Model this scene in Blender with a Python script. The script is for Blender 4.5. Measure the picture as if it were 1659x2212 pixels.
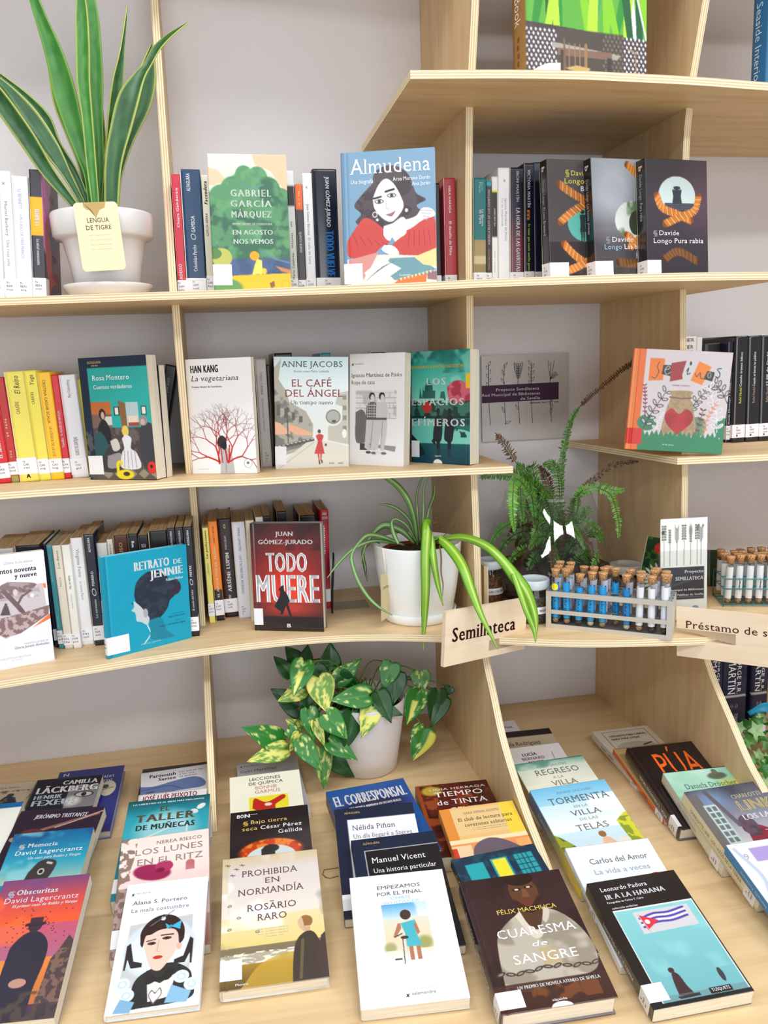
import bpy, bmesh, math, random
import numpy as np
from mathutils import Vector, Matrix

C = bpy.context.scene.collection
scene = bpy.context.scene
for o in list(bpy.data.objects): bpy.data.objects.remove(o)

# ------------------------------------------------------------------ camera, world, lights
cam_data = bpy.data.cameras.new('camera')
cam = bpy.data.objects.new('camera', cam_data); C.objects.link(cam); scene.camera = cam
cam_data.sensor_fit = 'VERTICAL'; cam_data.sensor_height = 24.0
cam_data.lens = 1746.9 * 24.0 / 2212.0
cam_data.clip_start = 0.02; cam_data.clip_end = 60
_R = [[0.98008, 0.18593, 0.06976], [-0.19538, 0.96566, 0.17126], [-0.03552, -0.18148, 0.98275]]
cam.matrix_world = Matrix(((_R[0][0], _R[0][2], -_R[0][1], -0.003),
                           (_R[1][0], _R[1][2], -_R[1][1], -1.92),
                           (_R[2][0], _R[2][2], -_R[2][1], 0.9013), (0, 0, 0, 1)))

world = bpy.data.worlds.new('room_light'); scene.world = world; world.use_nodes = True
bgn = world.node_tree.nodes['Background']; bgn.inputs[0].default_value = (0.97, 0.975, 1.0, 1); bgn.inputs[1].default_value = 0.46

def area(name, loc, target, sx, sy, power, col=(0.98, 0.99, 1.0)):
    l = bpy.data.lights.new(name, 'AREA'); l.shape = 'RECTANGLE'; l.size = sx; l.size_y = sy; l.energy = power; l.color = col
    o = bpy.data.objects.new(name, l); C.objects.link(o); o.location = loc
    d = Vector(target) - Vector(loc)
    o.rotation_euler = d.to_track_quat('-Z', 'Y').to_euler()
    return o
# ceiling panels of the room, all facing straight down
for k, (x, y) in enumerate([(-0.9, -1.15), (0.75, -1.15), (2.4, -1.15), (-0.9, -3.4), (0.75, -3.4), (2.4, -3.4)]):
    area('ceiling_panel', (x, y, 2.6), (x, y, 0), 1.2, 0.3, 16 if k < 3 else 34)
# daylight from the windows on the far side of the room
area('window_light', (0.4, -7.0, 0.95), (0.4, 0, 0.8), 5.0, 2.4, 135, (0.93, 0.97, 1.0))

scene.view_settings.view_transform = 'Standard'; scene.view_settings.look = 'None'
scene.view_settings.gamma = 1.0; scene.view_settings.use_curve_mapping = False
scene.view_settings.exposure = 0.0

# ------------------------------------------------------------------ materials
def lin(c):
    c = np.asarray(c, float) / 255.0
    return np.where(c <= 0.04045, c / 12.92, ((c + 0.055) / 1.055) ** 2.4)
def lin4(c): return tuple(float(v) for v in lin(c)) + (1.0,)

def mat(name, col=None, rough=0.5, metal=0.0, attr=None, spec=0.5, coat=0.0):
    m = bpy.data.materials.new(name); m.use_nodes = True
    nt = m.node_tree; b = nt.nodes['Principled BSDF']
    b.inputs['Roughness'].default_value = rough; b.inputs['Metallic'].default_value = metal
    b.inputs['Specular IOR Level'].default_value = spec
    b.inputs['Coat Weight'].default_value = coat; b.inputs['Coat Roughness'].default_value = 0.12
    if col is not None: b.inputs['Base Color'].default_value = lin4(col)
    if attr:
        a = nt.nodes.new('ShaderNodeVertexColor'); a.layer_name = attr
        nt.links.new(a.outputs['Color'], b.inputs['Base Color'])
    return m, nt, b

def ramp(nt, fac, stops):
    r = nt.nodes.new('ShaderNodeValToRGB'); e = r.color_ramp.elements
    while len(e) < len(stops): e.new(0.5)
    for k, (p, c) in enumerate(stops): e[k].position = p; e[k].color = lin4(c)
    nt.links.new(fac, r.inputs[0]); return r.outputs[0]
def coords(nt, scale=(1, 1, 1), rot=(0, 0, 0)):
    tc = nt.nodes.new('ShaderNodeTexCoord'); mp = nt.nodes.new('ShaderNodeMapping')
    mp.inputs['Scale'].default_value = scale; mp.inputs['Rotation'].default_value = rot
    nt.links.new(tc.outputs['Object'], mp.inputs['Vector']); return mp.outputs[0]
def noise(nt, vec, scale=5, detail=3, rough=0.5, dist=0):
    n = nt.nodes.new('ShaderNodeTexNoise'); n.inputs['Scale'].default_value = scale; n.inputs['Detail'].default_value = detail
    n.inputs['Roughness'].default_value = rough; n.inputs['Distortion'].default_value = dist
    nt.links.new(vec, n.inputs['Vector']); return n.outputs['Fac']
def bump(nt, b, h, strength, dist):
    n = nt.nodes.new('ShaderNodeBump'); n.inputs['Strength'].default_value = strength; n.inputs['Distance'].default_value = dist
    nt.links.new(h, n.inputs['Height']); nt.links.new(n.outputs[0], b.inputs['Normal'])

M = {}
M['wall'], nt, b = mat('painted_plaster', (221, 219, 222), 0.85, spec=0.2)
v = coords(nt); n1 = noise(nt, v, 95, 4, 0.6); bump(nt, b, n1, 0.35, 0.004)
M['floor'], nt, b = mat('grey_floor', (150, 147, 142), 0.5)
def wood(name, scale, c1, c2, c3):
    m, nt, b = mat(name, c2, 0.5, spec=0.3)
    v = coords(nt, scale); n = noise(nt, v, 1.6, 5, 0.62, 0.6)
    col = ramp(nt, n, [(0.3, c1), (0.5, c2), (0.72, c3)])
    nt.links.new(col, b.inputs['Base Color']); bump(nt, b, n, 0.08, 0.001); return m
M['wood_x'] = wood('birch_plywood_face', (2.2, 26, 26), (212, 180, 134), (223, 194, 149), (230, 204, 162))
M['wood_z'] = wood('birch_plywood_upright_face', (26, 26, 2.2), (210, 178, 133), (221, 191, 147), (228, 202, 160))
def ply(name, axis):
    m, nt, b = mat(name, (235, 215, 175), 0.6, spec=0.25)
    tc = nt.nodes.new('ShaderNodeTexCoord'); sp = nt.nodes.new('ShaderNodeSeparateXYZ'); nt.links.new(tc.outputs['Object'], sp.inputs[0])
    n = noise(nt, tc.outputs['Object'], 30, 2)
    ma = nt.nodes.new('ShaderNodeMath'); ma.operation = 'MULTIPLY_ADD'; ma.inputs[1].default_value = 0.0012
    nt.links.new(n, ma.inputs[0]); nt.links.new(sp.outputs[axis], ma.inputs[2])
    mb = nt.nodes.new('ShaderNodeMath'); mb.operation = 'MULTIPLY'; mb.inputs[1].default_value = 2 * math.pi / 0.0047
    nt.links.new(ma.outputs[0], mb.inputs[0])
    ms = nt.nodes.new('ShaderNodeMath'); ms.operation = 'SINE'; nt.links.new(mb.outputs[0], ms.inputs[0])
    mc = nt.nodes.new('ShaderNodeMath'); mc.operation = 'MULTIPLY_ADD'; mc.inputs[1].default_value = 0.5; mc.inputs[2].default_value = 0.5
    nt.links.new(ms.outputs[0], mc.inputs[0])
    nt.links.new(ramp(nt, mc.outputs[0], [(0.0, (214, 188, 143)), (0.35, (226, 204, 163)), (0.65, (244, 228, 194)), (1.0, (248, 234, 204))]), b.inputs['Base Color'])
    return m
M['ply_z'] = ply('plywood_layered_edge', 2); M['ply_x'] = ply('plywood_upright_layered_edge', 0)
M['print'], nt, b = mat('laminated_print', rough=0.33, attr='Col', spec=0.45)
M['matte'], nt, b = mat('matte_print', rough=0.6, attr='Col', spec=0.3)
M['gloss'], nt, b = mat('glossy_print', rough=0.2, attr='Col', spec=0.6, coat=0.3)
M['sticker'], nt, b = mat('label_paper', (238, 239, 244), 0.45)
def pagem(name, c1, c2, sc):
    m, nt, b = mat(name, c1, 0.8, spec=0.15)
    v = coords(nt, sc); n = noise(nt, v, 1.0, 2); nt.links.new(ramp(nt, n, [(0.35, c2), (0.65, c1)]), b.inputs['Base Color']); return m
M['pages'] = pagem('white_page_block', (240, 234, 218), (216, 206, 184), (8, 900, 8))
M['tan_pages'] = pagem('yellowed_page_block', (212, 186, 148), (176, 148, 108), (8, 900, 8))
M['leaf'], nt, b = mat('leaf_surface', rough=0.35, attr='Col', spec=0.5)
M['ceramic'], nt, b = mat('white_glazed_ceramic', (232, 229, 228), 0.25, spec=0.5)
M['plastic'], nt, b = mat('white_plastic', (243, 246, 246), 0.4)
M['plastic_grey'], nt, b = mat('off_white_matt_plastic', (222, 217, 217), 0.45)
M['soil'], nt, b = mat('dark_soil', (52, 40, 32), 0.95); v = coords(nt); n1 = noise(nt, v, 160, 3); bump(nt, b, n1, 1, 0.004)
nt.links.new(ramp(nt, n1, [(0.3, (28, 21, 17)), (0.7, (86, 66, 52))]), b.inputs['Base Color'])
M['steel'], nt, b = mat('brushed_steel', (214, 209, 200), 0.42, 0.55)
v = coords(nt, (3, 300, 300)); bump(nt, b, noise(nt, v, 1, 2), 0.1, 0.0004)
M['steel_dark'], nt, b = mat('brushed_steel_plate', (160, 160, 164), 0.4, 0.6)
M['black_metal'], nt, b = mat('black_painted_metal', (28, 27, 27), 0.4)
M['cork'], nt, b = mat('cork', (196, 150, 104), 0.85, spec=0.2); v = coords(nt)
nt.links.new(ramp(nt, noise(nt, v, 420, 3), [(0.35, (140, 92, 56)), (0.5, (198, 150, 104)), (0.7, (222, 178, 130))]), b.inputs['Base Color'])
M['lid'], nt, b = mat('pale_blue_lid_enamel', (196, 208, 214), 0.3)
M['lid_white'], nt, b = mat('grey_white_lid_enamel', (206, 207, 206), 0.35)
M['teal_wire'], nt, b = mat('teal_coated_wire', (45, 135, 148), 0.3)
M['cream_card'], nt, b = mat('cream_card', (243, 229, 190), 0.7)
M['kraft'], nt, b = mat('kraft_card', (206, 188, 150), 0.8)
M['string'], nt, b = mat('white_string', (235, 230, 220), 0.9)
M['sign'] = wood('pale_sign_wood', (3, 26, 26), (226, 203, 172), (233, 212, 184), (240, 222, 198))
M['burnt'], nt, b = mat('burnt_lettering', (72, 32, 24), 0.9, spec=0.1)
M['dark'], nt, b = mat('dark_cavity', (24, 20, 18), 0.9)
M['stem'], nt, b = mat('green_stem', (84, 120, 48), 0.5)
M['brown_stem'], nt, b = mat('brown_stem', (92, 62, 36), 0.7)
def thin_glass(name, tint, gloss_rough=0.02, f0=1.45, mix=None):
    m = bpy.data.materials.new(name); m.use_nodes = True; nt = m.node_tree; nt.nodes.clear()
    out = nt.nodes.new('ShaderNodeOutputMaterial'); mx = nt.nodes.new('ShaderNodeMixShader')
    t = nt.nodes.new('ShaderNodeBsdfTransparent'); g = nt.nodes.new('ShaderNodeBsdfGlossy'); lw = nt.nodes.new('ShaderNodeLayerWeight'); lw.inputs['Blend'].default_value = 0.5; pw = nt.nodes.new('ShaderNodeMath'); pw.operation = 'POWER'; pw.inputs[1].default_value = 3.5; nt.links.new(lw.outputs['Facing'], pw.inputs[0]); fr = nt.nodes.new('ShaderNodeMath'); fr.operation = 'MULTIPLY_ADD'; fr.inputs[1].default_value = 0.45; fr.inputs[2].default_value = 0.04; nt.links.new(pw.outputs[0], fr.inputs[0])
    t.inputs[0].default_value = tint + (1,); g.inputs['Roughness'].default_value = gloss_rough
    nt.links.new(fr.outputs[0], mx.inputs[0]); nt.links.new(t.outputs[0], mx.inputs[1]); nt.links.new(g.outputs[0], mx.inputs[2]); nt.links.new(mx.outputs[0], out.inputs[0])
    return m
M['glass'] = thin_glass('clear_thin_glass', (0.975, 0.985, 0.98))
M['tube_glass'] = thin_glass('test_tube_glass', (0.985, 0.985, 0.99))
M['acrylic'] = thin_glass('clear_acrylic', (0.97, 0.97, 0.97), 0.05)

scene.cycles.transparent_max_bounces = 24

# ------------------------------------------------------------------ object helpers
def link_obj(o, parent=None):
    C.objects.link(o)
    if parent is not None: o.parent = parent
    return o
def mesh_obj(name, verts, faces, mats, parent=None, cols=None, midx=None, smooth=False):
    me = bpy.data.meshes.new(name)
    me.from_pydata([tuple(v) for v in verts], [], [tuple(f) for f in faces])
    for m in (mats if isinstance(mats, (list, tuple)) else [mats]): me.materials.append(m)
    if cols is not None:
        a = me.color_attributes.new('Col', 'FLOAT_COLOR', 'POINT')
        c = np.ones((len(verts), 4), np.float32); c[:, :3] = cols; a.data.foreach_set('color', c.ravel())
    if midx is not None: me.polygons.foreach_set('material_index', np.asarray(midx, np.int32))
    if smooth: me.polygons.foreach_set('use_smooth', [True] * len(me.polygons))
    me.update()
    return link_obj(bpy.data.objects.new(name, me), parent)
def bm_obj(name, bm, mats, parent=None, smooth=False):
    me = bpy.data.meshes.new(name); bm.normal_update(); bm.to_mesh(me); bm.free()
    for m in (mats if isinstance(mats, (list, tuple)) else [mats]): me.materials.append(m)
    if smooth:
        for p in me.polygons: p.use_smooth = True
    return link_obj(bpy.data.objects.new(name, me), parent)
def tag(o, label, cat, group=None, kind=None):
    o['label'] = label
    if cat: o['category'] = cat
    if group: o['group'] = group
    if kind: o['kind'] = kind
    return o
def empty(name, loc, label, cat, group=None, mtx=None):
    o = bpy.data.objects.new(name, None); o.empty_display_size = 0.03; C.objects.link(o)
    if mtx is not None: o.matrix_world = mtx
    elif loc is not None: o.location = loc
    return tag(o, label, cat, group)
def copy_tree(o, parent=None):
    c = o.copy(); C.objects.link(c); c.parent = parent
    for ch in list(o.children): copy_tree(ch, c)
    return c
def box(bm, x0, y0, z0, x1, y1, z1, mi=0):
    vs = [bm.verts.new(p) for p in [(x0, y0, z0), (x1, y0, z0), (x1, y1, z0), (x0, y1, z0), (x0, y0, z1), (x1, y0, z1), (x1, y1, z1), (x0, y1, z1)]]
    for f in [(0, 3, 2, 1), (4, 5, 6, 7), (0, 1, 5, 4), (1, 2, 6, 5), (2, 3, 7, 6), (3, 0, 4, 7)]:
        bm.faces.new([vs[i] for i in f]).material_index = mi
def lathe(name, prof, mats, parent=None, n=40, cz=0.0, loc=(0, 0, 0), midx=None):
    # prof: list of (r, z)
    verts = []; faces = []; mi = []
    for (r, z) in prof:
        for k in range(n):
            a = 2 * math.pi * k / n; verts.append((loc[0] + r * math.cos(a), loc[1] + r * math.sin(a), loc[2] + z))
    for i in range(len(prof) - 1):
        for k in range(n):
            faces.append((i * n + k, i * n + (k + 1) % n, (i + 1) * n + (k + 1) % n, (i + 1) * n + k)); mi.append(midx[i] if midx else 0)
    return mesh_obj(name, verts, faces, mats, parent, midx=mi, smooth=True)
def tube(pts, rad, n=6, close=False):
    # returns verts, faces of a tube along pts
    verts = []; faces = []; P = [Vector(p) for p in pts]; m = len(P)
    prev = None
    for i in range(m):
        t = (P[min(i + 1, m - 1)] - P[max(i - 1, 0)]).normalized() if not close else (P[(i + 1) % m] - P[i - 1]).normalized()
        up = Vector((0, 0, 1)) if abs(t.z) < 0.9 else Vector((1, 0, 0))
        if prev is not None: up = prev
        a = t.cross(up).normalized(); b_ = a.cross(t).normalized(); prev = b_
        r = rad[i] if isinstance(rad, (list, tuple)) else rad
        for k in range(n):
            th = 2 * math.pi * k / n; q = P[i] + a * (r * math.cos(th)) + b_ * (r * math.sin(th)); verts.append(tuple(q))
    for i in range(m if close else m - 1):
        j = (i + 1) % m
        for k in range(n): faces.append((i * n + k, i * n + (k + 1) % n, j * n + (k + 1) % n, j * n + k))
    if not close:
        faces.append(tuple(range(n))[::-1]); faces.append(tuple((m - 1) * n + k for k in range(n)))
    return verts, faces
def tubes_obj(name, list_pts, rad, m, parent=None, n=6):
    V = []; F = []
    for p in list_pts:
        v, f = tube(p, rad, n); o = len(V); V += v; F += [tuple(i + o for i in g) for g in f]
    return mesh_obj(name, V, F, m, parent, smooth=True)
def resample(pts, n):
    # Catmull-Rom through rows of any width
    P = np.array(pts, float); m = len(P)
    if m < 3:
        t = np.linspace(0, 1, n)[:, None]; return P[0] * (1 - t) + P[-1] * t
    ext = np.vstack([2 * P[0] - P[1], P, 2 * P[-1] - P[-2]]); out = []
    for s in np.linspace(0, m - 1, n):
        i = min(int(s), m - 2); t = s - i; p0, p1, p2, p3 = ext[i], ext[i + 1], ext[i + 2], ext[i + 3]
        out.append(0.5 * ((2 * p1) + (-p0 + p2) * t + (2 * p0 - 5 * p1 + 4 * p2 - p3) * t * t + (-p0 + 3 * p1 - 3 * p2 + p3) * t ** 3))
    return np.array(out)
_rng = np.random.RandomState(5)
def vnoise(U, V, f, seed):
    r = np.random.RandomState(seed); g = r.rand(64, 64); x = U * f; y = V * f
    xi = np.floor(x).astype(int); yi = np.floor(y).astype(int); fx = x - xi; fy = y - yi; fx = fx * fx * (3 - 2 * fx); fy = fy * fy * (3 - 2 * fy)
    a = g[yi % 64, xi % 64]; b = g[yi % 64, (xi + 1) % 64]; c = g[(yi + 1) % 64, xi % 64]; d = g[(yi + 1) % 64, (xi + 1) % 64]
    return (a * (1 - fx) + b * fx) * (1 - fy) + (c * (1 - fx) + d * fx) * fy
def fbm(U, V, f, seed, oct=3):
    s = 0; a = 0.5
    for k in range(oct): s = s + a * vnoise(U, V, f * 2 ** k, seed + k); a *= 0.5
    return s / (1 - 0.5 ** oct)
# ------------------------------------------------------------------ setting: wall and floor
bm = bmesh.new(); box(bm, -3.2, 0.0, -0.76, 4.2, 0.12, 2.45); w_ = bm_obj('wall_back', bm, M['wall']); w_['kind'] = 'structure'
bm = bmesh.new(); box(bm, -3.2, -4.5, -0.80, 4.2, 0.0, -0.76); w_ = bm_obj('floor', bm, M['floor']); w_['kind'] = 'structure'

# ------------------------------------------------------------------ the bookcase: one thing, shelves and uprights are its parts
TH = 0.0141
case = empty('bookcase', (0, 0, -0.76), 'large birch plywood bookcase with wavy front edges fixed against the pale wall', 'bookcase')
def shelf(name, z, th, x0, x1, front, xl=None):
    xs = [p[0] for p in front]; ys = [p[1] for p in front]
    n = max(8, int((x1 - x0) / 0.03)); fx = np.linspace(x0, x1, n)
    # smooth front edge
    cur = resample([(a, b) for a, b in front], 200); fy = np.interp(fx, cur[:, 0], cur[:, 1])
    ring = [(xl if xl is not None else x0, -0.001), (x1, -0.001)] + [(fx[i], fy[i]) for i in range(n - 1, -1, -1)]
    m = len(ring); V = [(a, b, z - th) for a, b in ring] + [(a, b, z) for a, b in ring]
    F = [tuple(range(m))[::-1], tuple(range(m, 2 * m))]; mi = [0, 0]
    F[0] = tuple(range(m)); F[1] = tuple(range(2 * m - 1, m - 1, -1))
    for i in range(m):
        j = (i + 1) % m; F.append((i, i + m, j + m, j)); mi.append(1)
    o = mesh_obj(name, [(a, b, c + 0.76) for a, b, c in V], F, [M['wood_x'], M['ply_z']], case, midx=mi); return o
def upright(name, xc, prof, th=TH):
    # prof: list of (z, y_front) from bottom to top
    pr = resample(prof, 26) if len(prof) > 2 else np.array(prof, float)
    ring = [(-0.001, pr[0][0])] + [(p[1], p[0]) for p in pr] + [(-0.001, pr[-1][0])]
    m = len(ring); V = [(xc - th / 2, a, b + 0.76) for a, b in ring] + [(xc + th / 2, a, b + 0.76) for a, b in ring]
    F = [tuple(range(m)), tuple(range(2 * m - 1, m - 1, -1))]; mi = [0, 0]
    for i in range(m):
        j = (i + 1) % m; F.append((i, i + m, j + m, j)); mi.append(1)
    return mesh_obj(name, V, F, [M['wood_z'], M['ply_x']], case, midx=mi)
XL, XR = -0.75, 1.6
shelf('shelf', 1.775, TH, XL, XR, [(XL, -0.30), (0.0, -0.32), (0.5, -0.45), (1.0, -0.48), (XR, -0.42)])
shelf('shelf', 1.3865, TH, 0.347, XR, [(0.347, -0.479), (0.517, -0.496), (0.65, -0.502), (0.721, -0.499), (0.869, -0.492), (1.028, -0.476), (1.3, -0.45), (XR, -0.42)])
shelf('shelf', 1.0406, TH, XL, 1.035, [(XL, -0.27), (-0.383, -0.323), (-0.106, -0.370), (0.026, -0.390), (0.319, -0.453), (0.477, -0.503), (0.638, -0.535), (0.808, -0.552), (1.0, -0.545), (1.035, -0.543)])
shelf('shelf', 0.6905, TH, XL, 0.553, [(XL, -0.36), (-0.42, -0.324), (-0.1, -0.318), (0.021, -0.342), (0.254, -0.361), (0.553, -0.404)])
shelf('shelf', 0.6905, TH, 0.892, XR, [(0.892, -0.435), (1.08, -0.46), (1.3, -0.475), (XR, -0.48)], xl=0.842)
shelf('shelf', 0.355, TH, XL, XR, [(XL, -0.47), (-0.439, -0.412), (-0.249, -0.374), (-0.129, -0.351), (0.016, -0.337), (0.166, -0.341), (0.296, -0.369), (0.487, -0.445), (0.639, -0.511), (0.788, -0.550), (0.942, -0.573), (1.2, -0.56), (XR, -0.52)])
shelf('display_deck', 0.0, 0.018, -0.95, XR + 0.1, [(-0.95, -1.20), (0.2, -1.22), (XR + 0.1, -1.24)])
for rows in [
    (-0.0805, [[(1.0406, -0.291), (1.255, -0.212), (1.434, -0.172), (1.622, -0.114), (1.7609, -0.09)],
               [(0.6905, -0.215), (0.80, -0.24), (0.937, -0.252), (1.0265, -0.247)],
               [(0.355, -0.192), (0.45, -0.155), (0.56, -0.136), (0.65, -0.14), (0.6764, -0.15)],
               [(0.0, -0.415), (0.06, -0.345), (0.127, -0.276), (0.21, -0.20), (0.257, -0.135), (0.341, -0.09)]]),
    (0.4956, [[(1.3865, -0.345), (1.434, -0.356), (1.54, -0.382), (1.7609, -0.43)],
              [(1.0406, -0.316), (1.2, -0.322), (1.3724, -0.337)],
              [(0.6905, -0.327), (0.923, -0.318), (1.0265, -0.320)],
              [(0.355, -0.352), (0.41, -0.346), (0.5, -0.343), (0.6764, -0.328)],
              [(0.0, -0.755), (0.029, -0.718), (0.08, -0.607), (0.153, -0.502), (0.232, -0.438), (0.2885, -0.393), (0.341, -0.372)]]),
    (0.9383, [[(1.3865, -0.364), (1.4285, -0.374), (1.548, -0.409), (1.7609, -0.47)],
              [(1.0406, -0.361), (1.283, -0.356), (1.3724, -0.3635)],
              [(0.6905, -0.386), (0.906, -0.368), (1.0265, -0.3607)],
              [(0.355, -0.41), (0.495, -0.396), (0.6764, -0.388)],
              [(0.0, -0.81), (0.05, -0.745), (0.0955, -0.683), (0.127, -0.638), (0.179, -0.585), (0.24, -0.522), (0.282, -0.49), (0.341, -0.455)]]),
    (-0.72, [[(1.0406, -0.24), (1.7609, -0.24)], [(0.6905, -0.24), (1.0265, -0.24)], [(0.355, -0.24), (0.6764, -0.24)], [(0.0, -0.4), (0.341, -0.24)]]),
    (1.56, [[(1.3865, -0.34), (1.7609, -0.38)], [(0.6905, -0.34), (1.3724, -0.34)], [(0.355, -0.36), (0.6764, -0.34)], [(0.0, -0.7), (0.341, -0.45)]])]:
    for pr in rows[1]: upright('upright', rows[0], pr)
    upright('support_panel', rows[0], [(-0.76, -1.05), (-0.018, -1.1)])
# small engraved loop and holes in the deck
V, F = tube([(0.144, -0.593, 0.0005), (0.118, -0.593, 0.0005), (0.114, -0.605, 0.0005), (0.118, -0.615, 0.0005), (0.125, -0.620, 0.0005), (0.141, -0.617, 0.0005)], 0.0012, 5)
mesh_obj('engraved_mark', [(a, b, c + 0.76) for a, b, c in V], F, M['burnt'] if False else mat('worn_groove', (150, 112, 66), 0.8)[0], case)

# ------------------------------------------------------------------ lettering: flat glyph meshes from the built-in font
_gl = {}
def glyph(ch, bold=0.0):
    k = (ch, bold)
    if k in _gl: return _gl[k]
    def mk(body):
        cu = bpy.data.curves.new('g', 'FONT'); cu.body = body; cu.size = 1.0; cu.resolution_u = 2; cu.offset = bold
        ob = bpy.data.objects.new('g', cu); me = bpy.data.meshes.new_from_object(ob)
        n = len(me.vertices); co = np.zeros(n * 3); me.vertices.foreach_get('co', co); co = co.reshape(-1, 3)[:, :2].copy()
        me.calc_loop_triangles(); t = np.zeros(len(me.loop_triangles) * 3, int)
        if len(t): me.loop_triangles.foreach_get('vertices', t)
        ed = np.zeros((len(me.edges), 2), int)
        if len(ed): e_ = np.zeros(len(me.edges) * 2, int); me.edges.foreach_get('vertices', e_); ed = e_.reshape(-1, 2)
        bpy.data.objects.remove(ob); bpy.data.curves.remove(cu); bpy.data.meshes.remove(me)
        return co, t.reshape(-1, 3), ed
    if ch == ' ': r = (np.zeros((0, 2)), np.zeros((0, 3), int), 0.28, np.zeros((0, 2), int))
    else:
        co, t, ed = mk(ch)
        c2, _, _ = mk(ch + 'l'); c3, _, _ = mk('l')
        adv = c2[:, 0].max() - c3[:, 0].max()
        r = (co, t, float(adv), ed)
    _gl[k] = r; return r
CAP = None
def layout(s, style=''):
    """2-D ink of a string: verts (cap height = 1), tris. style letters: b bold, s serif, i italic, t thin"""
    global CAP
    if CAP is None: CAP = float(glyph('H')[0][:, 1].max())
    bold = 0.0; fat = 0.05 if 'B' in style else (0.026 if 'b' in style else 0.0)
    V = []; T = []; x = 0.0; n = 0
    for ch in s:
        co, t, adv, ed = glyph(ch, bold)
        if len(co):
            c = co.copy()
            if 's' in style and ch.isalpha():
                c2 = [c]; t2 = [t]; m = len(c); used = []
                xh = float(glyph('x', bold)[0][:, 1].max())
                cnt = {}
                for a in t:
                    for q in ((a[0], a[1]), (a[1], a[2]), (a[2], a[0])):
                        q = tuple(sorted(q)); cnt[q] = cnt.get(q, 0) + 1
                top = c[:, 1].max(); bot = c[:, 1].min()
                for (p, q), k_ in cnt.items():
                    if k_ != 1: continue
                    if abs(c[p, 1] - c[q, 1]) > 0.004: continue
                    yy = c[p, 1]; xa, xb = sorted((c[p, 0], c[q, 0])); wd = xb - xa
                    if wd < 0.04 or wd > 0.17: continue
                    if ch in 'MNWVmn' and ch.isupper() and c[:, 0].min() + .12 < (xa + xb) / 2 < c[:, 0].max() - .12: continue
                    if min(abs(yy - bot), abs(yy - top), abs(yy), abs(yy - xh), abs(yy - CAP)) > 0.03: continue
                    sg = -1 if (abs(yy - bot) < 0.03 or abs(yy) < 0.03) else 1
                    e = 0.052; h = 0.034
                    y0, y1 = (yy, yy + h) if sg < 0 else (yy - h, yy)
                    lx = xa - e; rx = xb + e
                    if sg > 0 and ch.islower() and ch in 'nmrpuijkltbdh': rx = xb
                    c2.append(np.array([(lx, y0), (rx, y0), (rx, y1), (lx, y1)])); t2.append(np.array([(m, m + 1, m + 2), (m, m + 2, m + 3)])); m += 4
                c = np.vstack(c2); t = np.vstack(t2); adv = adv + 0.03
            c[:, 0] += x; V.append(c); T.append(t + n); n += len(c)
        x += adv + fat * 1.1 + (0.10 if 'w' in style else 0.0)
    if not V: return np.zeros((0, 2)), np.zeros((0, 3), int)
    V = np.vstack(V); T = np.vstack(T)
    if fat:
        n0 = len(V); V = np.vstack([V - [fat, 0], V, V + [fat, 0]]); T = np.vstack([T, T + n0, T + 2 * n0])
    V = V / CAP
    if 'i' in style: V[:, 0] += V[:, 1] * 0.22
    return V, T
class Ink:
    """collects flat printed polygons in one lettering mesh"""
    def __init__(s): s.v = []; s.f = []; s.c = []; s.n = 0
    def add(s, P, T, col):
        s.v.append(P); s.f.append(T + s.n); s.c.append(np.repeat([lin(col)], len(P), 0)); s.n += len(P)
    def text(s, st, org, ax, up, x0, x1, y0, y1, col, style=''):
        # ink box: along ax from x0 to x1, baseline y0, cap top y1 along up
        if st == '~':
            P2 = []; T = []; k = 0; hh = (y1 - y0); step = abs(hh) * 0.8; nn = max(2, int((x1 - x0) / max(step, 1e-4)))
            rr = random.Random(int(x0 * 1e5) + nn)
            for i in range(nn):
                if rr.random() < 0.15: continue
                a = x0 + (x1 - x0) * i / nn; b_ = a + (x1 - x0) / nn * 0.62; q = y0 + hh * (0.15 + 0.2 * rr.random()); 
                P2 += [(a, q), (b_, q), (b_, q + hh * 0.5), (a, q + hh * 0.5)]; T += [(k, k + 1, k + 2), (k, k + 2, k + 3)]; k += 4
            P2 = np.array(P2) if P2 else np.zeros((0, 2)); T = np.array(T) if T else np.zeros((0, 3), int)
        else:
            P2, T = layout(st, style)
            if not len(P2): return
            a, b_ = P2[:, 0].min(), P2[:, 0].max()
            P2 = np.stack([x0 + (P2[:, 0] - a) * (x1 - x0) / (b_ - a), y0 + P2[:, 1] * (y1 - y0)], 1)
        if not len(P2): return
        P = np.array(org) + P2[:, :1] * np.array(ax) + P2[:, 1:] * np.array(up)
        s.add(P, T, col)
    def build(s, name, m, parent):
        if not s.v: return None
        return mesh_obj(name, np.vstack(s.v), np.vstack(s.f), m, parent, cols=np.vstack(s.c))

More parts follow.
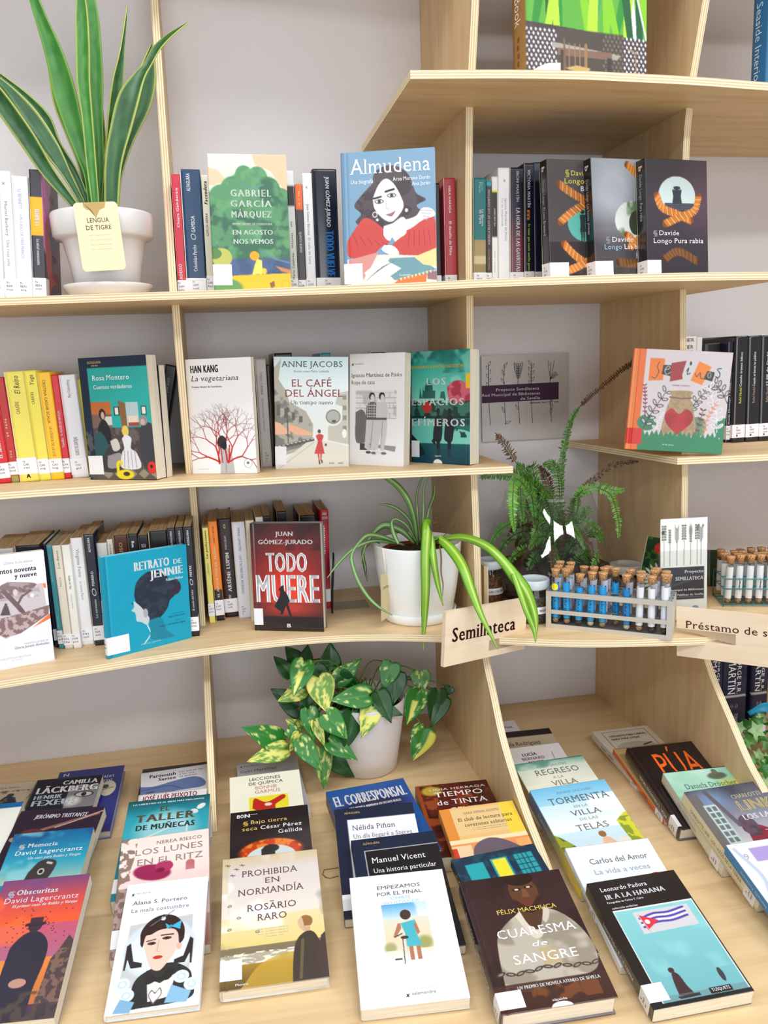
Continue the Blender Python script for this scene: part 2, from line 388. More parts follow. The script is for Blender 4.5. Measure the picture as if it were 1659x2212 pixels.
# ------------------------------------------------------------------ painting a printed cover (colours only) on a grid
class Cv:
    def __init__(s, nx, ny, asp, col):
        s.nx, s.ny, s.asp = nx, ny, asp; k = 2; s.k = k
        u = (np.arange(nx * k) + 0.5) / (nx * k); v = (np.arange(ny * k) + 0.5) / (ny * k)
        s.U, s.V = np.meshgrid(u, v); s.A = np.empty((ny * k, nx * k, 3)); s.A[:] = col
    def mix(s, m, c):
        m = np.clip(m, 0, 1)[..., None]; s.A = s.A * (1 - m) + np.asarray(c, float) * m; return s
    def R(s, u0, v0, u1, v1, c, a=1): return s.mix(((s.U >= u0) & (s.U < u1) & (s.V >= v0) & (s.V < v1)) * a, c)
    def G(s, v0, c0, v1, c1, u0=0, u1=1, a=1):
        t = np.clip((s.V - v0) / (v1 - v0), 0, 1)[..., None]; c = np.array(c0) * (1 - t) + np.array(c1) * t
        m = ((s.V >= v0) & (s.V <= v1) & (s.U >= u0) & (s.U <= u1)) * a; return s.mix(m, c)
    def E(s, cu, cv, ru, rv, c, a=1, soft=0.0, ang=0):
        x = (s.U - cu) * s.asp; y = s.V - cv; ca, sa = math.cos(math.radians(ang)), math.sin(math.radians(ang))
        X = x * ca + y * sa; Y = -x * sa + y * ca
        d = np.sqrt((X / (ru * s.asp)) ** 2 + (Y / rv) ** 2)
        return s.mix((d < 1) * a if soft == 0 else np.clip((1 + soft - d) / (2 * soft), 0, 1) * a, c)
    def mask(s, pts):
        m = np.zeros(s.U.shape, bool); n = len(pts)
        for i in range(n):
            x0, y0 = pts[i]; x1, y1 = pts[(i + 1) % n]
            if y0 == y1: continue
            c = ((s.V < y0) != (s.V < y1)) & (s.U < (x1 - x0) * (s.V - y0) / (y1 - y0) + x0); m ^= c
        return m
    def P(s, pts, c, a=1): return s.mix(s.mask(pts) * a, c)
    def S(s, pts, c, a=1, n=8):
        P = resample(list(pts) + [pts[0]], n * len(pts)); return s.mix(s.mask([tuple(p) for p in P]) * a, c)
    def L(s, pts, w, c, a=1, smooth=False):
        if smooth: pts = resample(pts, 6 * len(pts))
        d = np.full(s.U.shape, 9.0); X = s.U * s.asp; Y = s.V
        for (x0, y0), (x1, y1) in zip(pts[:-1], pts[1:]):
            x0 *= s.asp; x1 *= s.asp; dx, dy = x1 - x0, y1 - y0; L2 = dx * dx + dy * dy + 1e-12
            t = np.clip(((X - x0) * dx + (Y - y0) * dy) / L2, 0, 1); d = np.minimum(d, np.hypot(X - x0 - t * dx, Y - y0 - t * dy))
        return s.mix((d < w / 2) * a, c)
    def N(s, f, seed, c, lo=0.5, hi=0.6, m=None, a=1, sy=1):
        t = np.clip((fbm(s.U * s.asp, s.V * sy, f, seed) - lo) / (hi - lo), 0, 1) * a
        if m is not None: t = t * m
        return s.mix(t, c)
    def reg(s, u0, v0, u1, v1): return (s.U >= u0) & (s.U < u1) & (s.V >= v0) & (s.V < v1)
    def out(s):
        k = s.k; A = s.A.reshape(s.ny, k, s.nx, k, 3).mean((1, 3)); return A

# measured book poses: mode, thickness, x, y, z, yaw, lean, roll, width, height
FITS={
'A0':('S',0.03,-0.4046,-0.27,1.0406,-0.0007,0.0003,-0.0639,0.0194,0.217),
'A1':('S',0.03,-0.3842,-0.27,1.0406,-0.0007,0.0003,-0.055,0.0207,0.2265),
'A2':('S',0.03,-0.3641,-0.27,1.0406,-0.0002,-0.0001,-0.0608,0.0277,0.2183),
'A3':('S',0.03,-0.3354,-0.27,1.0406,-0.0011,0.0004,-0.0649,0.0233,0.2296),
'C1':('S',0.03,-0.0725,-0.27,1.0406,0.0001,0.0,-0.0154,0.0163,0.2222),
'C2':('S',0.03,-0.056,-0.27,1.0406,-0.001,0.0002,-0.0145,0.0376,0.2312),
'C3':('S',0.03,-0.017,-0.27,1.0406,-0.0001,0.0,-0.0127,0.0126,0.2211),
'C4':('S',0.03,0.1446,-0.27,1.0406,0.0004,-0.0,-0.0096,0.0141,0.2301),
'C5':('S',0.03,0.1601,-0.27,1.0406,-0.0001,-0.0,-0.0115,0.0142,0.2059),
'C6':('S',0.03,0.1755,-0.27,1.0406,-0.0001,0.0001,-0.0064,0.0189,0.2259),
'C7':('S',0.03,0.196,-0.27,1.0406,0.0004,-0.0001,-0.0048,0.0473,0.2337),
'C8':('S',0.03,0.4295,-0.27,1.0406,0.0003,0.0001,-0.0003,0.0216,0.2089),
'C9':('S',0.03,0.4599,-0.27,1.0406,-0.0001,-0.0,0.0003,0.0241,0.2193),
'E1':('S',0.03,0.5067,-0.31,1.0406,-0.0003,-0.0001,-0.0106,0.0266,0.2112),
'E2':('S',0.03,0.534,-0.31,1.0406,0.0001,0.0001,-0.0105,0.0107,0.2055),
'E3':('S',0.03,0.5462,-0.31,1.0406,0.0001,0.0001,-0.0047,0.0114,0.2136),
'E4':('S',0.03,0.5594,-0.31,1.0406,-0.0002,-0.0001,-0.002,0.0236,0.2301),
'E5':('S',0.03,0.5838,-0.31,1.0406,-0.0007,-0.0002,-0.0032,0.0287,0.2308),
'E6':('S',0.03,0.6143,-0.31,1.0406,-0.0005,-0.0001,-0.0008,0.0208,0.2392),
'E7':('S',0.03,0.6374,-0.31,1.0406,0.0,0.0001,0.012,0.015,0.2413),
'D1':('F',0.014,-0.004,-0.3598,1.0406,-0.051,0.0449,-0.0158,0.1404,0.2403),
'D2':('F',0.012,0.2303,-0.4099,1.0406,-0.3188,0.0547,-0.0024,0.1678,0.232),
'F1':('F',0.028,0.634,-0.3984,1.0406,0.1842,0.0259,0.0242,0.1335,0.2276),
'F2':('F',0.03,0.7234,-0.4088,1.0406,0.2235,0.0413,0.035,0.1432,0.2291),
'F3':('F',0.03,0.8271,-0.4191,1.0406,0.1777,0.0553,0.0157,0.1493,0.2283),
'G0':('S',0.03,-0.4541,-0.1977,0.6905,-0.0006,-0.0002,0.0468,0.0241,0.2015),
'G1':('S',0.03,-0.4313,-0.1926,0.6905,-0.0001,-0.0002,0.0389,0.0159,0.2095),
'G2':('S',0.03,-0.4142,-0.1949,0.6905,-0.0006,-0.0006,0.0312,0.0364,0.2194),
'G3':('S',0.03,-0.3783,-0.188,0.6905,-0.0001,-0.0001,0.0309,0.022,0.2203),
'G4':('S',0.03,-0.355,-0.1899,0.6905,-0.0005,0,0.0279,0.0243,0.216),
'G5':('S',0.03,-0.3315,-0.1826,0.6905,-0.0001,-0.0001,0.027,0.0135,0.2106),
'G6':('S',0.03,-0.317,-0.1765,0.6905,-0.0001,0,0.0327,0.0322,0.2094),
'G7':('S',0.03,-0.2844,-0.162,0.6905,0.0001,-0.0001,0.0439,0.008,0.2006),
'G8':('S',0.03,-0.1691,-0.1265,0.6909,0.0036,0,-0.2286,0.0238,0.2305),
'H1':('F',0.02,-0.2748,-0.2197,0.6905,-0.4966,0.0074,0.0107,0.1534,0.2405),
'H2':('F',0.015,-0.0736,-0.2237,0.6905,-0.4263,0.0259,0.0042,0.1414,0.2311),
'I1':('S',0.03,0.0673,-0.1938,0.6905,0.0018,0,0.004,0.024,0.2284),
'I2':('S',0.03,0.0924,-0.1745,0.6905,0.0001,0,-0.0031,0.0043,0.2156),
'I3':('S',0.03,0.1073,-0.172,0.6905,-0.0001,0,0.0003,0.0398,0.2385),
'I4':('S',0.03,0.207,-0.172,0.6905,0,0,-0.0002,0.0222,0.2359),
'I5':('S',0.03,0.3162,-0.165,0.6905,-0.0001,0,-0.0058,0.0332,0.2337),
'H3':('F',0.03,0.0954,-0.2284,0.6905,-0.134,0.0497,-0.038,0.1532,0.2316),
'H4':('F',0.025,0.2514,-0.2229,0.6905,-0.7169,0.0827,-0.0054,0.1326,0.2319),
'H5':('F',0.035,0.3837,-0.2468,0.6905,-0.878,0.0472,0.0102,0.1467,0.231),
'J1':('S',0.03,-0.4234,-0.27,0.355,-0.0002,0,-0.0069,0.0471,0.221),
'J0':('S',0.03,-0.475,-0.2701,0.355,-0.0007,0,-0.0143,0.0478,0.2181),
'J2':('S',0.03,-0.3719,-0.2466,0.355,0.0002,0,0.0109,0.006,0.2167),
'J3':('S',0.03,-0.3623,-0.2587,0.355,0.0001,-0.0001,0.0144,0.01,0.2153),
'J4':('S',0.03,-0.3507,-0.2637,0.355,-0.0011,-0.0002,0.014,0.0159,0.2148),
'J5':('S',0.03,-0.3337,-0.2664,0.355,-0.0006,-0.0001,0.0096,0.0156,0.2152),
'J6':('S',0.03,-0.3192,-0.2509,0.355,0.0004,0.0001,0.0089,0.0229,0.2246),
'J7':('S',0.03,-0.2934,-0.2599,0.355,-0.0002,-0.0001,0.0073,0.0206,0.232),
'J8':('S',0.03,-0.2747,-0.2351,0.355,0.0002,-0.0001,0.0023,0.0201,0.2073),
'J9':('S',0.03,-0.2528,-0.2351,0.355,0.0004,0,0.0062,0.011,0.2137),
'J10':('S',0.03,-0.2426,-0.235,0.355,-0.0002,0,-0.0029,0.0277,0.2208),
'J11':('S',0.03,-0.2123,-0.235,0.355,0.0003,0,0.0039,0.0193,0.2218),
'J12':('S',0.03,-0.1913,-0.2351,0.355,0.0003,0,0.0043,0.0183,0.2173),
'J13':('S',0.03,-0.1747,-0.235,0.355,-0.0007,0,-0.0107,0.0368,0.2245),
'J14':('S',0.03,-0.133,-0.235,0.355,0.0004,0,0.0062,0.0155,0.2285),
'J15':('S',0.03,-0.1161,-0.235,0.355,0.0004,0,0.0063,0.0152,0.2285),
'J16':('S',0.03,-0.0999,-0.2605,0.355,0.0006,0,-0.0013,0.0156,0.2333),
'K1':('F',0.018,-0.4874,-0.3649,0.355,0.3289,0.0697,-0.0185,0.1356,0.2188),
'K2':('F',0.014,-0.2548,-0.3509,0.355,0.4918,0.0008,-0.0209,0.1756,0.2017),
'K3':('F',0.03,0.0301,-0.2601,0.355,-0.3636,0.0573,0.0037,0.1498,0.2281),
'L1':('S',0.03,-0.0647,-0.1832,0.355,-0.0002,-0.0001,0.0045,0.0123,0.2137),
'L2':('S',0.03,-0.0503,-0.168,0.355,0.0002,0,0.0123,0.0186,0.2232),
'L3':('S',0.03,-0.0306,-0.1482,0.355,-0.0007,0,0.0153,0.0292,0.2242),
'L4':('S',0.03,-0.0012,-0.1666,0.355,-0.0017,0,0.0116,0.0284,0.2181),
'L5':('S',0.03,0.0246,-0.2029,0.355,-0.0013,-0.0002,-0.0068,0.0179,0.2261),
'L6':('S',0.03,0.0474,-0.1991,0.355,-0.0001,0.0001,-0.0007,0.0157,0.2313),
'L7':('S',0.03,0.0637,-0.198,0.355,-0.0006,0.0001,-0.0031,0.0153,0.2328),
'L8':('S',0.03,0.0911,-0.18,0.355,-0.0008,0,-0.013,0.021,0.2376),
'L9':('S',0.03,0.1355,-0.18,0.355,-0.002,0,-0.0293,0.036,0.2257),
'L10':('S',0.03,0.1862,-0.15,0.355,-0.0013,0,-0.0208,0.0201,0.2294),
'V9':('F',0.012,0.801,-0.388,0.709,-0.274,0.025,-0.083,0.194,0.204),
'V1':('S',0.03,1.0172,-0.2,0.6905,-0.0011,0,-0.0047,0.0544,0.2456),
'V2':('S',0.03,1.0729,-0.2009,0.6905,0.0002,-0.0001,-0.0005,0.0135,0.2427),
'V3':('S',0.03,1.0925,-0.2007,0.6905,-0.0053,0,0.0121,0.0645,0.2283),
'V4':('S',0.03,1.1349,-0.2353,0.6905,0.0009,-0.0005,0.0125,0.0141,0.2291),
'V5':('S',0.03,1.1445,-0.2434,0.6905,0.0002,-0.0002,0.0106,0.032,0.2416),
'V6':('S',0.03,1.1788,-0.2444,0.6905,-0.0012,0.0001,0.0202,0.0328,0.2412),
'V7':('S',0.03,1.2131,-0.2443,0.6905,-0.0017,0.0004,0.0243,0.0337,0.2412),
'X1':('F',0.055,0.572,-0.44,1.3866,0.15,0.03,0,0.255,0.3),
'X2':('F',0.05,1.057,-0.43,1.3866,0.02,0,0,0.22,0.27),
'M1':('T',0.0145,-0.6143,-0.4147,0.0149,-0.0806,1.4283,0.0008,0.1462,0.2299),
'M0':('T',0.0283,-0.5963,-0.5416,0.0284,-0.0603,1.3978,0.0029,0.1363,0.2297),
'N1':('T',0.0179,-0.4162,-0.386,0.0183,-0.0193,1.481,0.0008,0.1377,0.2298),
'N2':('T',0.0232,-0.4583,-0.4574,0.0234,-0.0852,1.3926,0.0031,0.1328,0.2298),
'N3':('T',0.0242,-0.4748,-0.5845,0.0242,-0.1387,1.377,-0.0046,0.1602,0.2292),
'N4':('T',0.0279,-0.4488,-0.6923,0.0276,-0.0927,1.3322,0.004,0.1403,0.2309),
'N5':('T',0.025,-0.4278,-0.8544,0.0244,-0.0934,1.2792,-0.0015,0.1361,0.2359),
'O1':('T',0.0107,-0.2381,-0.3897,0.0112,-0.0073,1.5178,0.0001,0.1416,0.2299),
'O2':('T',0.0167,-0.2193,-0.4679,0.0169,0.0464,1.4036,0.0002,0.1388,0.2295),
'O3':('T',0.0152,-0.2338,-0.5627,0.0155,-0.0367,1.3896,0.0009,0.1356,0.2294),
'O4':('T',0.0313,-0.2464,-0.6362,0.0309,-0.0538,1.3366,-0.0004,0.1537,0.2308),
'O5':('T',0.0205,-0.2325,-0.7661,0.0203,0.0029,1.3084,0.0015,0.1513,0.2358),
'O6':('T',0.0142,-0.2265,-0.8695,0.0143,-0.0554,1.3362,-0.0072,0.131,0.2263),
'P1':('T',0.0133,-0.0213,-0.4241,0.0138,0.0402,1.5286,-0.0002,0.1356,0.2299),
'P2':('T',0.0242,-0.0468,-0.5589,0.0243,-0.0134,1.3829,-0.0002,0.144,0.2299),
'P3':('T',0.0275,-0.0516,-0.705,0.0275,-0.0374,1.3786,-0.0001,0.146,0.2299),
'P4':('T',0.0261,-0.0662,-0.875,0.0256,-0.0083,1.2899,-0.0338,0.1576,0.2305),
'Q1':('T',0.0343,0.1651,-0.6498,0.0346,0.0843,1.4763,0.0013,0.1633,0.2299),
'Q2':('T',0.019,0.1313,-0.7593,0.0189,-0.0768,1.3043,0.0015,0.1481,0.2347),
'Q3':('T',0.019,0.1547,-0.8548,0.0189,-0.0436,1.3229,0.0009,0.1501,0.2306),
'Q4':('T',0.0223,0.1253,-0.952,0.0222,-0.1148,1.3482,0.0209,0.154,0.2277),
'R1':('T',0.0299,0.3148,-0.654,0.0304,-0.06,1.5152,-0.001,0.1499,0.2295),
'R2':('T',0.0206,0.338,-0.7943,0.0205,-0.0093,1.3436,-0.0029,0.1445,0.2298),
'R3':('T',0.0164,0.3408,-0.9315,0.0166,0.0681,1.3766,0.0017,0.1537,0.2285),
'R4':('T',0.0338,0.3071,-1.0171,0.0337,-0.0482,1.3778,0.0066,0.1653,0.2293),
'S1':('T',0.0109,0.4937,-0.3631,0.0114,-0.053,1.5189,-0.0006,0.1408,0.2299),
'S2':('T',0.016,0.5421,-0.4828,0.0163,-0.0451,1.4131,-0.004,0.1354,0.2294),
'S3':('T',0.0168,0.5393,-0.5748,0.0171,0.0015,1.3867,-0.0038,0.1342,0.2297),
'S4':('T',0.0285,0.5382,-0.668,0.0285,0.0156,1.3765,-0.0021,0.1524,0.229),
'S5':('T',0.0337,0.5262,-0.7945,0.0333,0.017,1.3364,0.0069,0.155,0.2297),
'S6':('T',0.0157,0.5125,-0.9548,0.0158,-0.0399,1.3531,-0.0063,0.1514,0.2294),
'S7':('T',0.0251,0.5126,-1.048,0.025,-0.0222,1.3654,0.0122,0.1513,0.2182),
'T1':('T',0.0208,0.7903,-0.4954,0.0213,-0.0155,1.5301,-0.001,0.138,0.2298),
'T2':('T',0.0124,0.7779,-0.6184,0.0127,-0.0236,1.4072,-0.0023,0.1434,0.2282),
'T3':('T',0.0282,0.7754,-0.676,0.028,-0.0379,1.3406,-0.0025,0.1465,0.2302),
'T4':('T',0.0256,0.7886,-0.7912,0.0253,-0.0508,1.3191,-0.0048,0.1499,0.2305),
'T5':('T',0.0316,0.7896,-0.8883,0.0308,-0.0021,1.2841,0.0131,0.1602,0.2318),
'T6':('T',0.0218,0.7769,-1.0311,0.0216,-0.0202,1.3243,0.0062,0.1601,0.2307),
'W1':('S',0.03,1.0588,-0.32,0,0,0,0,0.0349,0.245),
'W2':('S',0.03,1.0937,-0.32,0,0,0,0,0.0644,0.245),
'W3':('S',0.03,1.1691,-0.32,0,0,0,0,0.0444,0.245),
}
# ------------------------------------------------------------------ books
N_BOOKS = []
def book_matrix(mode, x, y, z, yaw, lean, roll, w):
    Rz = Matrix.Rotation(yaw, 3, 'Z')
    Rx = Matrix(((1, 0, 0), (0, math.cos(lean), math.sin(lean)), (0, -math.sin(lean), math.cos(lean))))
    Ry = Matrix(((math.cos(roll), 0, -math.sin(roll)), (0, 1, 0), (math.sin(roll), 0, math.cos(roll))))
    R = Rz @ Rx @ Ry
    u = R.col[0].copy(); into = R.col[1].copy(); v = R.col[2].copy(); P = Vector((x, y, z))
    if mode == 'S': ex, ey, ez = into, -u, v; P = P + u * w
    else: ex, ey, ez = u, into, v
    m = Matrix.Identity(4)
    for i in range(3): m[i][0] = ex[i]; m[i][1] = ey[i]; m[i][2] = ez[i]; m[i][3] = P[i]
    return m
def make_book(bid, label, group, art=None, base=(230, 230, 230), spine=None, back=None, bands=(), ftext=(), stext=(), hard=False,
              call=None, cv=(0.83, 0.975), cu=0.2, depth=None, m='print', pages='pages', res=None, fade=None, flogo=None):
    mode, t, x, y, z, yaw, lean, roll, w, h = FITS[bid]
    mtx = book_matrix(mode, x, y, z, yaw, lean, roll, w)
    if mode == 'S': T = w; W = depth or min(0.15, abs(y) - 0.006)
    else: T = t; W = w
    H = h
    root = empty('book', None, label, 'book', group, mtx)
    spine = spine or base; back = back or spine
    th = 0.0022 if hard else 0.0005; bul = 0.0014 if hard else 0.0
    full = mode != 'S'
    r = res or (700 if full else 0)
    nx = max(3, int(W * r)) if r else 3
    ny = max(24, int(H * r)) if r else 56
    ns = 7 if mode == 'S' else 5
    # canvases
    if full or art:
        if not r: nx, ny = 60, 90
        cvs = Cv(nx, ny, W / H, base)
        if art: art(cvs)
        FA = cvs.out()
    else: FA = np.empty((ny, nx, 3)); FA[:] = base
    if mode == 'S' and not art: ny = 56; FA = np.empty((ny, nx, 3)); FA[:] = base
    ny = FA.shape[0]
    SA = np.empty((ny, ns, 3)); SA[:] = spine; vv = (np.arange(ny) + 0.5) / ny
    if fade: tt = np.clip((vv - fade[0]) / (fade[1] - fade[0]), 0, 1)[:, None, None]; SA = SA * (1 - tt) + np.array(fade[2], float) * tt
    for (a, b_, c) in bands: SA[(vv >= a) & (vv < b_)] = c
    # wrap path, back fore-edge -> spine -> front fore-edge
    cols = []
    for q in (1.0, 0.5, 0.03): cols.append((q * W, T, 'b', q))
    for k in range(ns):
        c = (k + 0.5) / ns; cols.append((-bul * math.sin(math.pi * c), T * (1 - c), 's', k))
    for k in range(nx):
        u = (k + 0.5) / nx
        if k == 0: u = 0.0
        if k == nx - 1: u = 1.0
        yy = 0.0
        if hard: yy = 0.0011 * math.exp(-((u * W - 0.009) / 0.0022) ** 2)
        cols.append((u * W, yy, 'f', k))
    nc = len(cols); Z = H * (1 - (np.arange(ny) / (ny - 1)))
    X = np.array([c[0] for c in cols]); Y = np.array([c[1] for c in cols])
    Vo = np.empty((ny, nc, 3)); Vo[..., 0] = X; Vo[..., 1] = Y; Vo[..., 2] = Z[:, None]
    Co = np.empty((ny, nc, 3)); Co[:, :3] = back; Co[:, 3:3 + ns] = SA; Co[:, 3 + ns:] = FA
    Xi = X.copy(); Yi = Y.copy()
    for i, c in enumerate(cols):
        if c[2] == 'b': Yi[i] = T - th
        elif c[2] == 'f': Yi[i] = c[1] + th
        else: Xi[i] = th; Yi[i] = min(max(c[1], th), T - th)
        if Xi[i] < th: Xi[i] = th
    Vi = np.empty((2, nc, 3)); Vi[..., 0] = Xi; Vi[..., 1] = Yi; Vi[0, :, 2] = H; Vi[1, :, 2] = 0
    Ci = np.empty((2, nc, 3)); Ci[:] = np.array(base) * 0.5 + 110
    V = np.vstack([Vo.reshape(-1, 3), Vi.reshape(-1, 3)]); K = np.vstack([Co.reshape(-1, 3), Ci.reshape(-1, 3)])
    I = np.arange(ny * nc).reshape(ny, nc); q = np.stack([I[:-1, :-1], I[1:, :-1], I[1:, 1:], I[:-1, 1:]], -1).reshape(-1, 4)
    a0 = ny * nc + np.arange(nc); a1 = a0 + nc
    q2 = [np.stack([I[0, :-1], I[0, 1:], a0[1:], a0[:-1]], -1), np.stack([I[-1, 1:], I[-1, :-1], a1[:-1], a1[1:]], -1), np.stack([a0[:-1], a0[1:], a1[1:], a1[:-1]], -1)]
    q3 = []
    for col in (0, nc - 1):
        q3.append((I[0, col], a0[col], a1[col], I[-1, col]))
    Fq = np.vstack([q] + q2 + [np.array(q3)])
    me = bpy.data.meshes.new('cover'); me.vertices.add(len(V)); me.vertices.foreach_set('co', V.astype(np.float32).ravel())
    me.loops.add(len(Fq) * 4); me.loops.foreach_set('vertex_index', Fq.astype(np.int32).ravel())
    me.polygons.add(len(Fq)); me.polygons.foreach_set('loop_start', np.arange(len(Fq), dtype=np.int32) * 4)
    at = me.color_attributes.new('Col', 'FLOAT_COLOR', 'POINT'); c4 = np.ones((len(V), 4), np.float32); c4[:, :3] = lin(np.clip(K, 0, 255)); at.data.foreach_set('color', c4.ravel())
    me.materials.append(M[m]); me.update(calc_edges=True); me.validate()
    link_obj(bpy.data.objects.new('cover', me), root)
    # page block
    bm = bmesh.new(); ins = 0.003 if hard else 0.0004
    box(bm, th + 0.0003, th + 0.0001, ins, W - (0.003 if hard else 0.0006), T - th - 0.0001, H - ins); bm_obj('pages', bm, M[pages], root)
    # call-number label wrapped round the spine and on to the front cover
    ink = Ink(); eF = (0, -0.00035, 0)
    if call:
        z1 = H * (1 - cv[0]); z0 = H * (1 - cv[1]); e = 0.00025; xb = 0.03 if mode == 'S' else 0.02
        pts = [(xb, T + e), (-e, T + e)] + [(-bul * math.sin(math.pi * k / 6) - e, T * (1 - k / 6)) for k in range(1, 6)] + [(-e, -e), (W * cu, -e)]
        n = len(pts); Vv = [(a, b_, z0) for a, b_ in pts] + [(a, b_, z1) for a, b_ in pts]
        mesh_obj('call_number_label', Vv, [(i, i + 1, i + 1 + n, i + n) for i in range(n - 1)], M['sticker'], root)
        ls = call.split('|'); k = 0.0042
        if T > 0.006:
            for i, s_ in enumerate(ls):
                wd = min(len(s_) * k * 0.82, T * 0.9); xc = T * 0.5; x0 = max(T * 0.06, xc - 0.0065) if T > 0.016 else T * 0.08
                zz = z1 - (z1 - z0) * 0.28 - i * 0.0062
                ink.text(s_, (-bul - e - 0.0002, T, 0), (0, -1, 0), (0, 0, 1), x0, min(x0 + wd, T * 0.97), zz, zz + k * 0.92, (45, 45, 52), '')
    for (s_, u0, u1, v0, v1, c, st) in ftext:
        ink.text(s_, eF, (1, 0, 0), (0, 0, 1), u0 * W, u1 * W, (1 - v1) * H, (1 - v0) * H, c, st)
    for (s_, v0, v1, c0, c1, c, st, d) in stext:
        eS = (-bul - 0.0004, T, 0)
        if d == 'd': ink.text(s_, (eS[0], T, H), (0, 0, -1), (0, -1, 0), v0 * H, v1 * H, c0 * T, c1 * T, c, st)
        elif d == 'u': ink.text(s_, (eS[0], T, 0), (0, 0, 1), (0, 1, 0), (1 - v1) * H, (1 - v0) * H, -c1 * T, -c0 * T, c, st)
        else: ink.text(s_, (eS[0], T, 0), (0, -1, 0), (0, 0, 1), c0 * T, c1 * T, (1 - v1) * H, (1 - v0) * H, c, st)
    o = ink.build('lettering', M['matte'], root)
    N_BOOKS.append(bid)
    return root
# ------------------------------------------------------------------ cover designs (u to the right, v downwards, colours 0-255)
WH = (240, 242, 246); BK = (22, 22, 26)
def figure(c, u, v0, v1, col, wd=0.06, skirt=1.6, head=None):
    h = v1 - v0; a = wd
    c.E(u, v0 + h * 0.07, a * 0.42, h * 0.07, head or col)
    c.P([(u - a * .55, v0 + h * .15), (u + a * .55, v0 + h * .15), (u + a * .45, v0 + h * .42), (u + a * .5 * skirt, v0 + h * .7), (u - a * .5 * skirt, v0 + h * .7), (u - a * .45, v0 + h * .42)], col)
    c.P([(u - a * .4, v0 + h * .65), (u - a * .05, v0 + h * .65), (u - a * .1, v1), (u - a * .35, v1)], col)
    c.P([(u + a * .05, v0 + h * .65), (u + a * .4, v0 + h * .65), (u + a * .3, v1), (u + a * .1, v1)], col)
def grow(c, u, v, ang, ln, wd, depth, rnd, c0, c1, tot):
    if depth == 0: return
    pts = [(u, v)]; a = ang; x, y = u, v
    for k in range(3):
        a += rnd.uniform(-.22, .22); x += math.sin(a) * ln / 3 / c.asp; y -= math.cos(a) * ln / 3; pts.append((x, y))
    t = depth / tot; col = tuple(c1[i] * (1 - t) + c0[i] * t for i in range(3))
    c.L(pts, wd, col)
    grow(c, x, y, a + rnd.uniform(.25, .6), ln * .78, wd * .68, depth - 1, rnd, c0, c1, tot)
    grow(c, x, y, a - rnd.uniform(.25, .6), ln * .78, wd * .68, depth - 1, rnd, c0, c1, tot)
def stalk(c, u, v0, v1, kind, col, w=0.006):
    c.L([(u, v1), (u + .004, (v0 + v1) / 2), (u, v0)], w, col)
    n = 6
    for k in range(n):
        y = v0 + (v1 - v0) * 0.4 * k / n
        for sg in (-1, 1):
            if kind == 0: c.E(u + sg * .03, y, .022, .012, col, ang=sg * -35)
            elif kind == 1: c.L([(u, y + .03), (u + sg * .045, y - .03)], w * .8, col)
            elif kind == 2: c.E(u + sg * .016, y, .014, .010, col)
def a_agosto(c):
    c.G(0, (226, 240, 216), .3, (215, 232, 205))
    c.S([(.56, -.02), (1.02, -.02), (1.02, .26), (.88, .2), (.78, .12), (.6, .08)], (250, 196, 158)); c.S([(0, .1), (.12, .12), (.2, .18), (.1, .22), (0, .22)], (248, 200, 165))
    g = (86, 146, 100)
    for (u, v, r) in [(.45, .15, .11), (.62, .17, .13), (.3, .26, .16), (.75, .26, .16), (.15, .32, .16), (.9, .34, .16), (.5, .3, .3), (.06, .42, .14), (.95, .5, .14), (.3, .5, .35), (.7, .5, .35), (.1, .62, .2), (.9, .66, .2), (.5, .62, .4)]: c.E(u, v, r, r * .62, g, soft=.05)
    m = (c.V > .1) & (c.V < .78) & (np.abs(c.A[..., 1] - 146) < 12)
    c.N(7, 3, (50, 96, 76), .48, .58, m, .8); c.N(14, 9, (104, 166, 110), .55, .62, m, .6)
    c.L([(.42, .2), (.5, .235), (.62, .235), (.7, .22)], .008, (95, 140, 150)); c.L([(.45, .235), (.52, .25), (.6, .245)], .006, (95, 140, 150))
    c.R(0, .76, 1, .9, (74, 96, 138)); c.N(9, 5, (52, 74, 110), .45, .6, c.V > .76, .6)
    c.L([(.62, .7), (.8, .76), (1, .79)], .012, (96, 130, 158)); c.E(.12, .75, .13, .07, (190, 190, 90)); c.E(.02, .72, .1, .04, (90, 130, 70))
    c.P([(0, .9), (.3, .88), (1, .865), (1, 1.01), (0, 1.01)], (228, 190, 32)); c.P([(.8, .81), (1, .84), (1, .87), (.88, .85)], (205, 130, 80))
    c.E(.54, .737, .062, .034, (246, 166, 22)); c.P([(.57, .76), (.63, .77), (.64, .87), (.5, .875), (.54, .8)], (250, 222, 96)); c.E(.66, .85, .03, .022, (240, 200, 50))
    c.E(.12, .97, .25, .07, (96, 150, 80), soft=.1); c.P([(.72, .94), (.78, .92), (.79, .96), (.74, .98)], (140, 84, 50)); c.E(.93, .95, .055, .034, (200, 165, 20)); c.E(.93, .95, .045, .027, (228, 190, 32))
